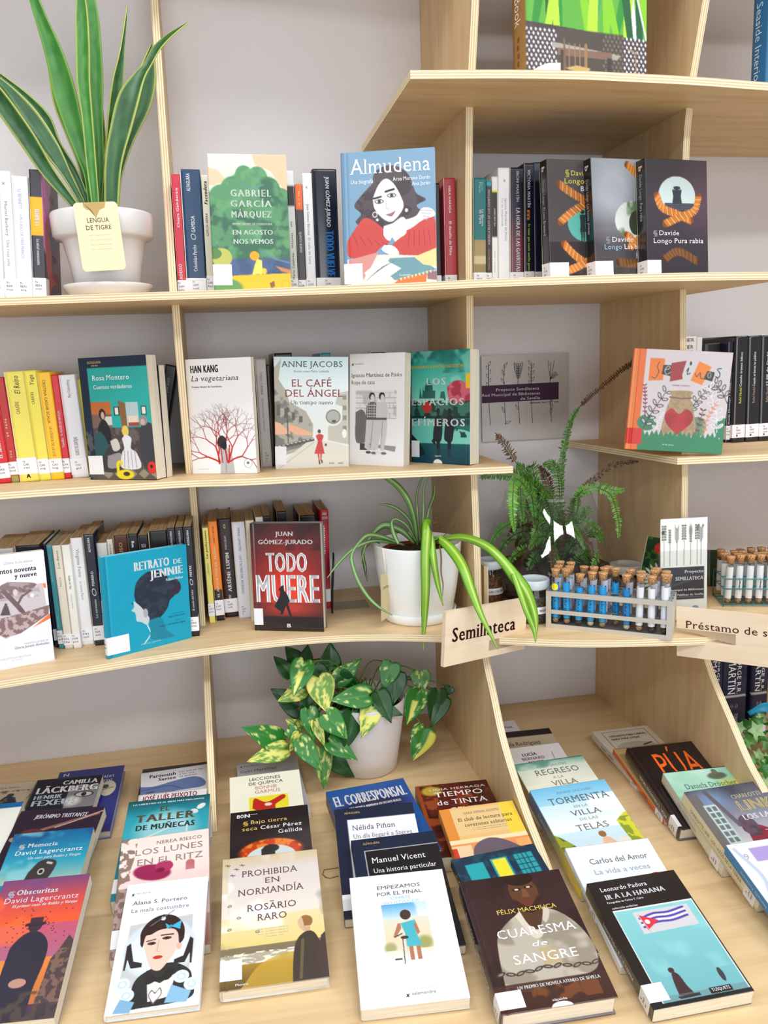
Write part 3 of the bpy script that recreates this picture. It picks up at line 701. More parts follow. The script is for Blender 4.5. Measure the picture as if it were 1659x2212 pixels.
def a_almudena(c):
    c.A[:] = (122, 160, 188)
    hair = (82, 72, 78); sk = (240, 236, 238); red = (202, 74, 68)
    c.S([(.33, .24), (.2, .33), (.13, .4), (.2, .46), (.14, .52), (.26, .57), (.4, .58), (.62, .57), (.82, .55), (.88, .49), (.8, .42), (.9, .38), (.8, .33), (.76, .26), (.72, .19), (.62, .13), (.48, .115), (.36, .16)], hair)
    c.N(20, 4, (58, 50, 56), .5, .6, np.abs(c.A[..., 0] - 82) < 8, .7)
    c.S([(.33, .35), (.4, .25), (.48, .21), (.56, .25), (.63, .34), (.66, .42), (.6, .49), (.52, .53), (.43, .5), (.35, .43)], sk)
    for (u, v) in ((.4, .375), (.535, .335)):
        c.E(u, v, .05, .017, (90, 84, 90)); c.E(u, v, .038, .011, (236, 232, 235)); c.E(u, v, .018, .012, (60, 55, 60))
    c.L([(.34, .352), (.42, .34)], .014, (40, 34, 38)); c.L([(.47, .305), (.56, .29)], .016, (40, 34, 38))
    c.L([(.47, .36), (.475, .43), (.5, .435)], .005, (190, 170, 175)); c.S([(.46, .475), (.52, .465), (.57, .45), (.53, .49)], (150, 110, 115))
    c.E(.35, .47, .028, .022, (230, 225, 225)); c.E(.35, .47, .02, .015, hair); c.E(.69, .45, .016, .014, (240, 236, 236)); c.E(.375, .51, .014, .01, (240, 236, 236))
    c.S([(.52, .55), (.66, .5), (.7, .62), (.62, .72), (.5, .6)], sk)
    c.S([(.04, .66), (.14, .56), (.24, .49), (.36, .53), (.46, .6), (.5, .68), (.4, .72), (.3, .78), (.12, .79), (.04, .76)], red)
    c.S([(.68, .56), (.8, .52), (.94, .48), (1.0, .56), (1.02, .7), (.94, .8), (.76, .8), (.56, .76), (.52, .71), (.6, .66), (.68, .62)], red)
    c.S([(.44, .56), (.6, .53), (.78, .5), (.86, .44), (.96, .45), (.99, .5), (.86, .53), (.72, .59), (.56, .62), (.5, .67), (.44, .63)], sk)
    for k in range(4): c.L([(.84 + .01 * k, .455 + .022 * k), (.97 - .02 * k, .465 + .022 * k)], .005, (170, 160, 165))
    c.S([(.44, .7), (.54, .71), (.6, .76), (.56, .79), (.42, .74)], sk)
    for k in range(5): c.L([(.1 + .08 * k, .6 + .02 * k), (.16 + .08 * k, .7)], .005, (160, 50, 48)); c.L([(.72 + .05 * k, .6), (.7 + .06 * k, .72)], .005, (160, 50, 48))
    c.P([(0, .8), (.4, .77), (1, .8), (1, 1.01), (0, 1.01)], (236, 226, 214))
    c.P([(.05, .8), (.38, .75), (.3, .85), (.18, .98), (.05, .95)], (214, 148, 142)); c.P([(.5, .8), (.78, .8), (1, .9), (.8, .96), (.55, .97), (.42, .88)], (112, 156, 166))
    c.P([(.76, .8), (1, .74), (1, .88), (.86, .86)], (236, 216, 150)); c.P([(.5, 1.01), (.62, .95), (.9, .93), (.88, 1.01)], (226, 122, 62)); c.P([(.9, .92), (1, .91), (1, .98), (.9, .97)], (150, 110, 118))
    c.P([(.22, .9), (.42, .8), (.62, .88), (.4, .98), (.26, .98)], (244, 240, 232))
    for k in range(7): c.L([(.24 + .02 * k, .96 - .012 * k), (.42 + .02 * k, .86 - .006 * k)], .004, (120, 112, 112))
    for k in range(9): c.P([(.6 + .04 * k, .955 - .006 * k), (.63 + .04 * k, .95 - .006 * k), (.62 + .04 * k, .975 - .006 * k)], (236, 220, 160))
    c.R(0, 0, .035, 1, (100, 138, 168))
def a_rope(kind):
    def f(c):
        c.A[:] = (74, 70, 76) if kind < 2 else (62, 56, 62)
        if kind == 0: c.G(0, (84, 78, 78), .7, (72, 66, 70)); c.R(0, .66, 1, 1, (50, 42, 46))
        if kind == 1: c.G(0, (140, 146, 156), .55, (60, 60, 68)); c.E(.35, .25, .5, .3, (212, 220, 228), soft=.6, a=.7); c.R(0, .88, 1, 1, (64, 60, 58))
        if kind == 2: c.G(.3, (66, 58, 66), 1, (46, 42, 50)); c.E(.9, .3, .3, .25, (120, 80, 96), soft=.6, a=.5)
        ro = (204, 122, 52); rl = (232, 158, 84); rd = (134, 72, 30)
        cu, cvv = ((.62, .5), (.66, .5), (.5, .3))[kind]
        col = ((92, 178, 168), (216, 224, 220), (206, 224, 222))[kind]
        c.E(cu, cvv, .3, .16, col)
        if kind == 0: c.N(6, 2, (60, 130, 110), .5, .6, (c.A[..., 1] > 150), .6); figure(c, .58, .4, .66, (34, 50, 50), .09, 1.1); c.L([(.5, .37), (.75, .39)], .008, (40, 60, 60))
        if kind == 1: c.N(8, 2, (70, 100, 60), .45, .6, (c.A[..., 1] > 190) & (c.U > .4), .8); c.E(.72, .52, .12, .1, (60, 66, 54))
        if kind == 2: c.R(.3, .36, .78, .46, (60, 64, 74)); figure(c, .5, .22, .42, (52, 58, 68), .14, 1.1); [c.L([(.3, .37 + .02 * k), (.75, .37 + .02 * k)], .006, (100, 104, 112)) for k in range(4)]
        paths = (([(.2, .2), (.45, .28), (.75, .36), (.95, .42)], [(.95, .3), (.7, .34), (.4, .42), (.2, .5)], [(.25, .68), (.45, .78), (.7, .86), (.95, .9)], [(1, .74), (.75, .8), (.5, .86), (.3, .9)]),
                 ([(.6, .05), (.8, .14), (.95, .24)], [(.55, .62), (.75, .7), (1, .7)], [(.6, .72), (.8, .64), (1, .56)], [(.4, .84), (.7, .86), (1, .87)]),
                 ([(.17, .3), (.26, .4), (.5, .45), (.72, .5)], [(.86, .3), (.78, .42), (.55, .47), (.3, .53)], [(.28, .82), (.5, .76), (.82, .84)]))[kind]
        for pth in paths:
            P = resample(pth, 22)
            dim = .55 if (kind == 2 and pth is paths[-1]) or (kind == 1 and pth is paths[-1]) else 1
            c.L([tuple(p) for p in P], .062, tuple(dim * x for x in rd))
            for i in range(0, 21):
                (x0, y0), (x1, y1) = P[i], P[i + 1]; dx, dy = (x1 - x0) * c.asp, y1 - y0; n = math.hypot(dx, dy) + 1e-6
                px, py = -dy / n, dx / n; s_ = .026
                c.L([(x0 - px * s_ / c.asp, y0 - py * s_), (x1 + px * s_ / c.asp, y1 + py * s_)], .018, tuple(dim * x for x in (rl if i % 2 else ro)))
    return f
def a_hankang(c):
    c.A[:] = (244, 244, 246); rnd = random.Random(4)
    c.S([(.44, .99), (.45, .86), (.43, .78), (.5, .75), (.58, .78), (.64, .86), (.66, .99), (.66, 1.02), (.42, 1.02)], (190, 190, 192)); c.L([(.54, .8), (.53, .98)], .008, (150, 150, 152))
    for (u, v, a, ln) in [(.44, .9, -.9, .12), (.44, .9, -.35, .14), (.43, .91, .1, .13), (.56, .9, .1, .15), (.57, .9, .5, .14), (.6, .89, .85, .12)]:
        grow(c, u, v, a, ln, .014, 6, rnd, (196, 38, 34), (120, 108, 112), 6)
    c.E(.49, .72, .068, .055, (58, 44, 50)); c.E(.52, .75, .04, .04, (44, 34, 40)); c.L([(.47, .78), (.48, .9)], .01, (196, 38, 34)); c.L([(.6, .75), (.58, .9)], .012, (196, 38, 34))
    c.E(.87, .91, .062, .04, (150, 150, 152)); c.E(.87, .91, .055, .036, (244, 244, 246)); c.E(.87, .905, .022, .012, (120, 120, 122))
def a_cafe(c):
    c.G(0, (196, 222, 228), .25, (226, 240, 242)); c.G(.25, (226, 240, 242), 1, (236, 236, 228))
    c.P([(0, .1), (.1, .02), (.06, .2), (.16, .3), (.2, .4), (.42, .48), (.52, .6), (.5, .78), (.2, .86), (0, .9)], (176, 172, 158)); c.N(16, 3, (104, 104, 94), .45, .56, c.mask([(0, .28), (.2, .42), (.5, .58), (.48, .78), (0, .86)]), .8)
    for k in range(4): c.R(.03 + .1 * k, .42 + .035 * k, .075 + .1 * k, .52 + .02 * k, (84, 84, 78))
    c.P([(.16, .585), (.5, .67), (.5, .695), (.3, .69), (.2, .66)], (238, 178, 140)); c.P([(0, .57), (.08, .59), (.22, .68), (0, .69)], (240, 184, 146))
    c.L([(.17, .45), (.18, .8)], .01, (70, 70, 66)); c.E(.17, .47, .03, .025, (80, 80, 76))
    for k in range(9): c.E(.06 + .055 * k, .8 - .008 * k, .032, .02, (74, 72, 68)); c.E(.06 + .055 * k, .79 - .008 * k, .02, .006, (200, 196, 190))
    c.P([(1.01, .3), (.86, .32), (.82, .42), (.92, .44), (.9, .55), (.72, .62), (.72, .74), (1.01, .78)], (196, 194, 180)); 
    for k in range(4): c.R(.92, .34 + .09 * k, .97, .38 + .09 * k, (140, 138, 126))
    c.E(.94, .68, .03, .04, (244, 244, 238)); c.P([(0, .98), (.42, .76), (.56, .74), (.8, .76), (1.01, .8), (1.01, 1.01), (0, 1.01)], (222, 220, 208)); c.L([(.05, .99), (.52, .76)], .006, (180, 178, 166))
    c.E(.79, .53, .125, .082, (232, 236, 234)); c.E(.79, .53, .1, .064, (120, 118, 110)); c.E(.79, .53, .085, .054, (176, 176, 168)); c.E(.8, .57, .03, .012, (70, 66, 62))
    c.E(.6, .66, .022, .018, (70, 46, 40)); c.P([(.55, .7), (.585, .685), (.63, .685), (.66, .7), (.635, .75), (.67, .86), (.53, .86), (.58, .75)], (204, 44, 34)); c.P([(.57, .86), (.595, .86), (.6, .93), (.59, .93)], (190, 70, 56)); c.P([(.61, .86), (.635, .86), (.625, .92), (.61, .92)], (190, 70, 56)); c.R(.67, .77, .7, .79, (130, 30, 26)); c.L([(.595, .92), (.6, .95)], .012, (60, 40, 36)); c.L([(.63, .92), (.635, .94)], .012, (60, 40, 36))
def a_ropa(c):
    c.A[:] = (236, 237, 240); c.R(.12, .33, .86, .86, (196, 196, 196)); c.N(12, 5, (226, 226, 226), .45, .5, c.reg(.12, .33, .86, .86))
    for k in range(6):
        c.L([(.12, .35 + .045 * k), (.86, .35 + .045 * k)], .004, (160, 160, 160))
        for j in range(4): c.L([(.2 + .18 * j + .09 * (k % 2), .35 + .045 * k), (.2 + .18 * j + .09 * (k % 2), .395 + .045 * k)], .004, (160, 160, 160))
    c.R(.5, .58, .87, .87, (236, 237, 240)); c.R(.1, .79, .2, .9, (236, 237, 240)); c.S([(.12, .52), (.25, .5), (.34, .6), (.36, .76), (.2, .8), (.12, .76)], (110, 110, 110)); c.R(.2, .8, .34, .86, (70, 70, 72)); c.P([(.3, .8), (.86, .82), (.84, .87), (.55, .84)], (150, 150, 150))
    for (u, s, hc) in ((.42, 1, 60), (.6, -1, 40)):
        c.E(u, .38, .055, .035, (hc, hc, hc)); c.E(u + .01, .395, .036, .03, (214, 214, 214))
        c.S([(u - .1, .46), (u, .43), (u + .1, .46), (u + .09, .58), (u - .09, .58)], (86, 86, 88) if s > 0 else (206, 206, 206)); 
        if s > 0:
            for k in range(5): c.L([(u - .09, .46 + .025 * k), (u + .1, .46 + .025 * k)], .006, (210, 210, 210)); c.L([(u - .08 + .04 * k, .44), (u - .08 + .04 * k, .58)], .005, (200, 200, 200))
        c.R(u - .09, .57, u + .09, .595, (90, 90, 92)); c.P([(u - .1, .59), (u + .1, .59), (u + .09, .72), (u + .04, .86), (u - .02, .86), (u - .01, .7), (u - .07, .86), (u - .13, .84)], (206, 206, 208))
        c.L([(u + .02, .6), (u - .02, .84)], .005, (130, 130, 132)); c.E(u - .06, .88, .05, .012, (80, 80, 82) if s > 0 else (225, 225, 225)); c.E(u + .04, .885, .05, .012, (110, 110, 112))
def a_efimeros(c):
    c.G(0, (24, 138, 128), .2, (72, 182, 164)); c.G(.2, (72, 182, 164), .5, (150, 220, 196)); c.N(5, 8, (14, 100, 96), .45, .6, c.V < .2, .8); c.N(6, 3, (150, 226, 206), .55, .65, c.V < .3, .6)
    c.E(.31, .33, .07, .05, (30, 88, 84)); c.R(.22, .35, .42, .42, (40, 96, 88)); c.P([(.14, .42), (.16, .32), (.19, .42)], (40, 100, 92)); c.P([(.19, .42), (.21, .31), (.24, .42)], (40, 100, 92)); c.L([(.31, .25), (.31, .3)], .008, (30, 88, 84)); c.P([(.5, .42), (.52, .36), (.58, .36), (.6, .44)], (44, 104, 96))
    c.S([(.62, .32), (.75, .27), (.9, .28), (1.02, .36), (1.02, .52), (.8, .5), (.66, .44)], (176, 54, 76)); c.N(14, 3, (220, 110, 130), .52, .58, c.reg(.6, .26, 1.02, .54) & (c.A[..., 0] > 150) & (c.A[..., 1] < 90), .8)
    c.R(0, .46, 1, .58, (60, 116, 100)); c.N(16, 6, (30, 64, 56), .48, .56, c.reg(0, .44, 1, .58)); c.E(.28, .5, .08, .05, (184, 52, 48)); c.R(0, .575, 1, .595, (16, 54, 56))
    c.R(0, .595, 1, 1, (34, 108, 104)); c.E(.3, .72, .36, .12, (104, 196, 180)); c.E(.8, .78, .3, .09, (124, 206, 188)); c.N(16, 12, (24, 70, 66), .5, .56, c.reg(.7, .6, 1, .76)); c.G(.82, (20, 84, 92), 1, (10, 62, 80)); c.P([(0, .74), (.15, .82), (.25, .92), (0, .96)], (16, 40, 50))
    for u in (.47, .66):
        c.E(u, .535, .032, .028, (24, 34, 40)); c.S([(u - .06, .6), (u, .56), (u + .06, .6), (u + .07, .72), (u + .04, .8), (u - .05, .8), (u - .09, .76)], (26, 34, 42)); c.R(u - .03, .78, u + .03, .87, (22, 30, 38)); c.R(u - .03, .87, u + .03, .95, (16, 50, 66), .7)
    c.P([(.42, .74), (.35, .8), (.42, .84)], (26, 34, 42)); c.E(.46, 1.0, .08, .04, (240, 244, 244)); c.R(.93, .21, 1, .335, (244, 196, 30))
def a_kitchen(c):
    c.A[:] = (26, 40, 62); c.R(.12, .085, 1, .40, (44, 168, 160)); c.R(.12, .36, .42, .58, (190, 108, 52)); c.R(.12, .46, .42, .58, (120, 96, 84)); c.R(.3, .48, .42, .55, (206, 206, 200))
    c.R(.42, .36, .56, .58, (44, 168, 160)); c.R(.56, .36, 1, .6, (44, 168, 160)); c.P([(.53, .35), (.64, .38), (.64, .56), (.56, .58)], (134, 96, 62)); c.R(.64, .37, .82, .56, (176, 196, 200)); c.R(.66, .48, .8, .53, (226, 210, 186)); c.R(.66, .53, .82, .56, (170, 70, 56))
    for u in (.46, .86): c.R(u, .4, u + .08, .475, (40, 46, 48)); c.R(u + .015, .41, u + .065, .465, (226, 226, 220))
    c.R(.12, .57, 1, 1, (76, 68, 66)); c.N(26, 4, (120, 108, 102), .5, .54, c.V > .57, .6); c.R(.12, .9, 1, 1, (92, 86, 80)); 
    for k in range(5): c.P([(.2 + .18 * k, .95), (.28 + .18 * k, .91), (.36 + .18 * k, .95), (.28 + .18 * k, .99)], (152, 140, 120))
    c.S([(.2, .56), (.27, .5), (.33, .52), (.38, .6), (.36, .7), (.18, .7)], (38, 36, 40)); c.E(.28, .46, .05, .045, (44, 34, 32)); c.E(.285, .47, .026, .03, (204, 172, 150))
    c.S([(.14, .62), (.22, .6), (.3, .66), (.34, .78), (.16, .82), (.12, .74)], (44, 84, 92)); c.S([(.2, .84), (.34, .72), (.5, .74), (.56, .84), (.5, .92), (.22, .93)], (60, 58, 62)); c.S([(.36, .68), (.46, .66), (.5, .74), (.4, .76)], (206, 200, 196)); c.S([(.3, .8), (.5, .78), (.5, .88), (.3, .9)], (150, 146, 148))
    c.E(.6, .6, .05, .045, (232, 200, 96)); c.S([(.54, .66), (.6, .63), (.68, .66), (.66, .74), (.74, .78), (.78, .9), (.5, .9), (.52, .78), (.56, .74)], (226, 226, 230)); [c.L([(.56 + .05 * k, .76), (.54 + .06 * k, .9)], .006, (150, 150, 156)) for k in range(4)]
    c.S([(.8, .62), (.88, .54), (1.02, .58), (1.02, .9), (.84, .9), (.8, .76)], (64, 64, 68)); c.E(.88, .52, .06, .04, (150, 140, 140)); c.E(.87, .53, .03, .025, (206, 176, 158))
    c.E(.54, .955, .13, .04, (236, 214, 40)); c.E(.56, .95, .05, .018, (60, 56, 50)); c.L([(.44, .95), (.44, .87), (.48, .85), (.5, .87)], .026, (236, 214, 40), smooth=True); c.E(.95, .9, .07, .05, (218, 54, 44)); c.E(.94, .89, .02, .014, (60, 20, 20))
def a_ochocientos(c):
    c.A[:] = (232, 235, 244); a = .22
    hexa = [(.3, .39), (.55, .24), (.95, .29), (.96, .33), (.8, .31), (.84, .42), (.98, .41), (1.0, .57), (.7, .66), (.45, .72), (.2, .64), (.2, .45)]
    c.P([(.8, .285), (.985, .295), (.985, .34)], (238, 110, 42)); c.P([(.75, .67), (1.0, .565), (1.0, .61)], (238, 110, 42))
    c.P([(.25, .32), (.5, .235), (.95, .3), (.97, .55), (.7, .66), (.4, .73), (.2, .62)], (198, 190, 196)); m = c.mask([(.25, .32), (.5, .235), (.95, .3), (.97, .55), (.7, .66), (.4, .73), (.2, .62)])
    c.S([(.25, .34), (.45, .25), (.7, .26), (.86, .29), (.76, .34), (.6, .36), (.4, .38), (.28, .4)], (116, 84, 88)); c.N(30, 3, (170, 150, 154), .5, .54, c.reg(.2, .24, .9, .4) & m, .8); c.E(.46, .34, .04, .03, (206, 198, 204)); c.E(.58, .34, .03, .03, (206, 198, 204))
    c.L([(.44, .32), (.55, .42), (.63, .5), (.68, .58)], .04, (96, 66, 68), smooth=True); c.L([(.6, .44), (.66, .38), (.78, .34)], .02, (96, 66, 68)); c.L([(.7, .34), (.64, .3)], .012, (96, 66, 68))
    c.P([(.2, .56), (.6, .53), (1.0, .49), (.98, .57), (.6, .7), (.4, .72), (.2, .64)], (128, 96, 98)); c.N(34, 7, (200, 184, 186), .5, .54, c.reg(.2, .5, 1, .73) & m & (c.A[..., 0] < 140), .8)
    c.E(.79, .385, .025, .016, (238, 238, 244)); c.P([(.36, .52), (.42, .44), (.47, .45), (.49, .53)], (70, 48, 54)); c.E(.445, .435, .018, .014, (70, 48, 54))
def a_jennie(c):
    c.A[:] = (10, 158, 190); dk = (34, 44, 62)
    c.R(0, 0, .05, 1, (8, 140, 172))
    c.S([(.34, .42), (.38, .3), (.5, .22), (.64, .22), (.74, .28), (.76, .34), (.86, .34), (.88, .42), (.82, .5), (.76, .54), (.72, .62), (.62, .7), (.52, .72), (.44, .64), (.4, .56), (.36, .5)], dk)
    c.E(.83, .42, .075, .075, (48, 40, 62)); c.N(20, 3, (52, 66, 86), .5, .6, (c.A[..., 2] < 70) & (c.V > .2), .6)
    c.S([(.33, .48), (.36, .5), (.42, .56), (.46, .62), (.5, .68), (.47, .74), (.4, .7), (.35, .68), (.34, .6), (.3, .57), (.33, .54)], (196, 208, 214)); c.E(.46, .62, .028, .045, (176, 170, 176)); c.L([(.47, .74), (.5, .84), (.42, .93)], .01, (216, 240, 246), smooth=True); c.S([(.5, .7), (.64, .7), (.7, .84), (.78, .92), (.52, .9), (.5, .8)], (22, 132, 158))
    c.E(.315, .5, .008, .012, (60, 70, 80))
def a_muere(c):
    c.A[:] = (34, 30, 36); c.E(.5, .56, .62, .42, (196, 40, 30), soft=.75, a=.95); c.E(.56, .64, .25, .16, (240, 70, 40), soft=.8, a=.8); c.R(0, .735, 1, 1, (60, 26, 28)); c.E(.52, .78, .4, .08, (214, 66, 48), soft=.7, a=.8); c.G(.86, (44, 24, 28), 1, (30, 22, 26))
    c.N(8, 3, (40, 24, 30), .5, .7, c.V < .25, .5)
def a_muerefig(c): pass
def a_semillas(c):
    c.A[:] = (214, 204, 208); c.R(0, 0, .055, 1, (232, 132, 74)); c.R(.055, 0, .125, 1, (228, 106, 34))
    c.P([(.17, .09), (.32, .09), (.32, .3), (.17, .31)], (232, 122, 30)); c.P([(.31, .15), (.4, .15), (.4, .26), (.3, .24)], (44, 38, 40)); c.P([(.39, .13), (.54, .1), (.51, .24), (.52, .28), (.39, .31)], (158, 40, 46)); c.P([(.67, .1), (.8, .15), (.72, .33), (.6, .29)], (236, 132, 34)); c.P([(.76, .19), (.84, .2), (.82, .29), (.73, .27)], (44, 40, 44)); c.P([(.54, .1), (.6, .12), (.58, .26), (.51, .24)], (206, 208, 212)); c.P([(.83, .15), (.92, .14), (.93, .25), (.84, .26)], (206, 208, 212))
    ink = (50, 46, 50)
    c.L([(.27, .12), (.25, .17), (.27, .22), (.24, .28), (.2, .27)], .008, (110, 60, 24), smooth=True); c.L([(.33, .2), (.38, .18), (.36, .16), (.33, .2), (.35, .24), (.39, .22)], .008, (190, 186, 186), smooth=True); c.L([(.55, .2), (.57, .17), (.56, .23), (.59, .22)], .009, ink, smooth=True); c.E(.585, .125, .012, .02, ink); c.L([(.64, .22), (.66, .25), (.69, .21), (.7, .26), (.74, .27)], .009, (120, 66, 24), smooth=True); c.E(.785, .23, .02, .03, (170, 166, 166)); c.E(.785, .23, .012, .022, (44, 40, 44)); c.L([(.9, .16), (.86, .17), (.89, .21), (.88, .25), (.85, .24)], .009, ink, smooth=True)
    def sprig(pts, col, r, n, w=.007, fill=None):
        P = resample(pts, n + 2); c.L([tuple(p) for p in P], w, col)
        for k in range(1, n + 2):
            for s_ in (-1, 1):
                dx, dy = P[k] - P[k - 1]; a = math.degrees(math.atan2(dy, dx)) + s_ * 55; q = math.radians(a); x = P[k][0] + math.cos(q) * r * 1.2; y = P[k][1] + math.sin(q) * r * 1.2
                c.E(x, y, r, r * .5, col, ang=a); c.E(x, y, r * .72, r * .3, fill or (200, 192, 196), ang=a)
    c.E(.2, .72, .1, .08, (46, 128, 92)); c.E(.72, .74, .09, .1, (100, 142, 110)); c.E(.98, .74, .08, .1, (46, 128, 92))
    sprig([(.16, .8), (.24, .62), (.36, .42)], ink, .035, 5); sprig([(.62, .62), (.66, .52), (.76, .4)], ink, .032, 4); sprig([(1.0, .5), (.93, .38), (.86, .32)], ink, .035, 3); sprig([(.93, .82), (.9, .6), (.8, .36)], (236, 232, 236), .035, 5); sprig([(.3, .84), (.31, .72), (.36, .62)], (230, 226, 230), .026, 3)
    sprig([(.17, .66), (.16, .5), (.14, .36)], (130, 36, 60), .013, 7, fill=(130, 36, 60)); sprig([(.7, .84), (.74, .7), (.76, .58)], (112, 62, 60), .018, 4, fill=(112, 62, 60)); sprig([(.8, .82), (.81, .66), (.88, .52)], (220, 140, 110), .015, 6, fill=(220, 140, 110))
    c.S([(.4, .4), (.52, .39), (.64, .4), (.62, .46), (.66, .56), (.7, .8), (.55, .86), (.36, .84), (.38, .6), (.42, .46)], (176, 148, 112)); c.N(40, 3, (146, 118, 84), .5, .6, c.mask([(.4, .4), (.64, .4), (.7, .84), (.36, .84)]) & (np.abs(c.A[..., 2] - 112) < 6), .5); c.L([(.41, .46), (.52, .47), (.63, .46)], .016, (120, 96, 70))
    c.S([(.52, .83), (.4, .72), (.38, .63), (.44, .57), (.52, .62), (.59, .57), (.66, .62), (.65, .71)], (184, 26, 34)); c.N(10, 3, (150, 16, 26), .5, .65, (c.A[..., 0] > 160) & (c.A[..., 1] < 60) & c.reg(.35, .55, .7, .85), .7)
    pts = [(.125, 1.01), (.125, .8)]; 
    for k in range(18): pts += [(.14 + .048 * k, .83 + .012 * (k % 3)), (.165 + .048 * k, .775 + .03 * ((k * 7) % 4) / 3)]
    c.P(pts + [(1.01, .8), (1.01, 1.01)], (38, 128, 86)); c.R(0, .78, .16, .94, (212, 26, 20))
def a_garden(c):
    c.A[:] = (74, 68, 66)
    c.R(0, 0, 1, .72, (92, 168, 60)); rnd = random.Random(2)
    for k in range(26):
        u = rnd.random(); col = rnd.choice([(46, 140, 50), (130, 196, 40), (60, 150, 110), (176, 212, 60), (30, 90, 50), (226, 240, 230)]); s_ = rnd.uniform(-.3, .3)
        c.P([(u - .05, -.02), (u + .06, -.02), (u + s_ + .03, .74), (u + s_ - .02, .74)], col)
    c.P([(0, .66), (1, .7), (1, 1.01), (0, 1.01)], (70, 62, 64)); 
    du, dv = .036, .03
    for i in range(30):
        for j in range(12):
            u = (i + .5 * (j % 2)) * du; v = .7 + j * dv * .8
            if u > 1: continue
            if (u < .24 or u > .62) and v < .96: c.P([(u, v - .012), (u + .011, v), (u, v + .012), (u - .011, v)], (220, 214, 220))
    c.R(.24, .68, .8, .95, (80, 72, 62), .75); c.P([(.2, .76), (.78, .8), (.74, .83), (.2, .79)], (164, 158, 150)); c.R(.25, .79, .7, .83, (128, 98, 86)); c.R(.27, .8, .31, .98, (70, 58, 52)); c.R(.66, .82, .7, 1, (66, 60, 58))
    for u in (.3, .34, .39, .43, .47): c.L([(u, .76), (u, .92)], .008, (150, 118, 84))
    c.L([(.3, .74), (.31, .99)], .014, (120, 92, 68)); c.L([(.48, .76), (.48, .99)], .016, (150, 120, 84)); c.P([(.31, .9), (.4, .88), (.52, .89), (.48, .93)], (190, 164, 104))
    c.P([(.68, .91), (.86, .91), (.8, .93), (.74, .94)], (180, 160, 110)); c.L([(.76, .93), (.76, 1)], .012, (150, 128, 90)); c.L([(.9, .78), (.92, .98)], .01, (140, 124, 104)); c.L([(.84, .76), (.93, .78)], .01, (160, 144, 120)); c.R(0, .96, 1, 1, (98, 80, 82), .6)
def a_bennett(c):
    c.A[:] = (40, 36, 40); c.S([(0, 0), (.5, -.02), (.46, .2), (.3, .4), (.1, .6), (0, .58)], (206, 106, 178)); c.S([(.5, 0), (.9, -.02), (1, .4), (.7, .36)], (60, 74, 50)); c.S([(.1, .4), (.4, .3), (.6, .5), (.4, .7), (.7, .85), (.3, 1), (.1, .7)], (206, 36, 42)); c.S([(.3, .45), (.6, .4), (.9, .6), (.6, .75)], (40, 34, 120)); c.S([(.6, .6), (1, .5), (1, .9), (.7, .95)], (110, 40, 70)); c.S([(.3, .9), (.7, .85), (1, 1.05), (.2, 1.05)], (44, 40, 110))
# --- books lying on the deck
def a_strip(*cols):
    def f(c):
        for (v0, v1, col) in cols: c.R(0, v0, 1, v1, col)
    return f
def a_lack(c): c.G(0, (22, 20, 44), .5, (20, 32, 50)); c.R(.55, .13, 1, .42, (120, 122, 124)); c.E(.8, .25, .15, .04, (60, 56, 58)); c.E(.8, .25, .12, .028, (190, 186, 184)); c.E(.8, .25, .04, .026, (40, 36, 38)); c.L([(.66, .2), (.8, .17), (.95, .2)], .02, (60, 56, 56)); c.E(.65, .33, .12, .06, (210, 208, 206), soft=.4)
def a_trist(c): c.A[:] = (44, 32, 52); c.L([(.1, .3), (.5, .2), (.95, .08)], .03, (140, 100, 96), smooth=True); c.E(.25, .26, .12, .04, (96, 48, 48)); c.L([(.5, .22), (.7, .16), (1, .05)], .01, (206, 176, 168)); c.E(.9, .3, .1, .05, (110, 70, 70)); c.E(.1, .33, .08, .03, (170, 130, 116))
def a_memoria(c):
    c.G(0, (14, 96, 152), .3, (42, 160, 190)); c.G(.3, (42, 160, 190), .5, (170, 196, 180)); c.N(5, 3, (20, 70, 120), .5, .65, c.V < .2, .6); c.N(6, 8, (150, 214, 226), .55, .7, c.V < .5, .6); c.S([(.35, .4), (.45, .3), (.58, .29), (.66, .33), (.62, .45), (.5, .55), (.3, .6)], (58, 56, 58)); c.E(.5, .4, .04, .03, (200, 196, 190)); c.E(.5, .4, .025, .018, (30, 28, 30)); c.L([(.55, .32), (.6, .33)], .02, (200, 198, 190))
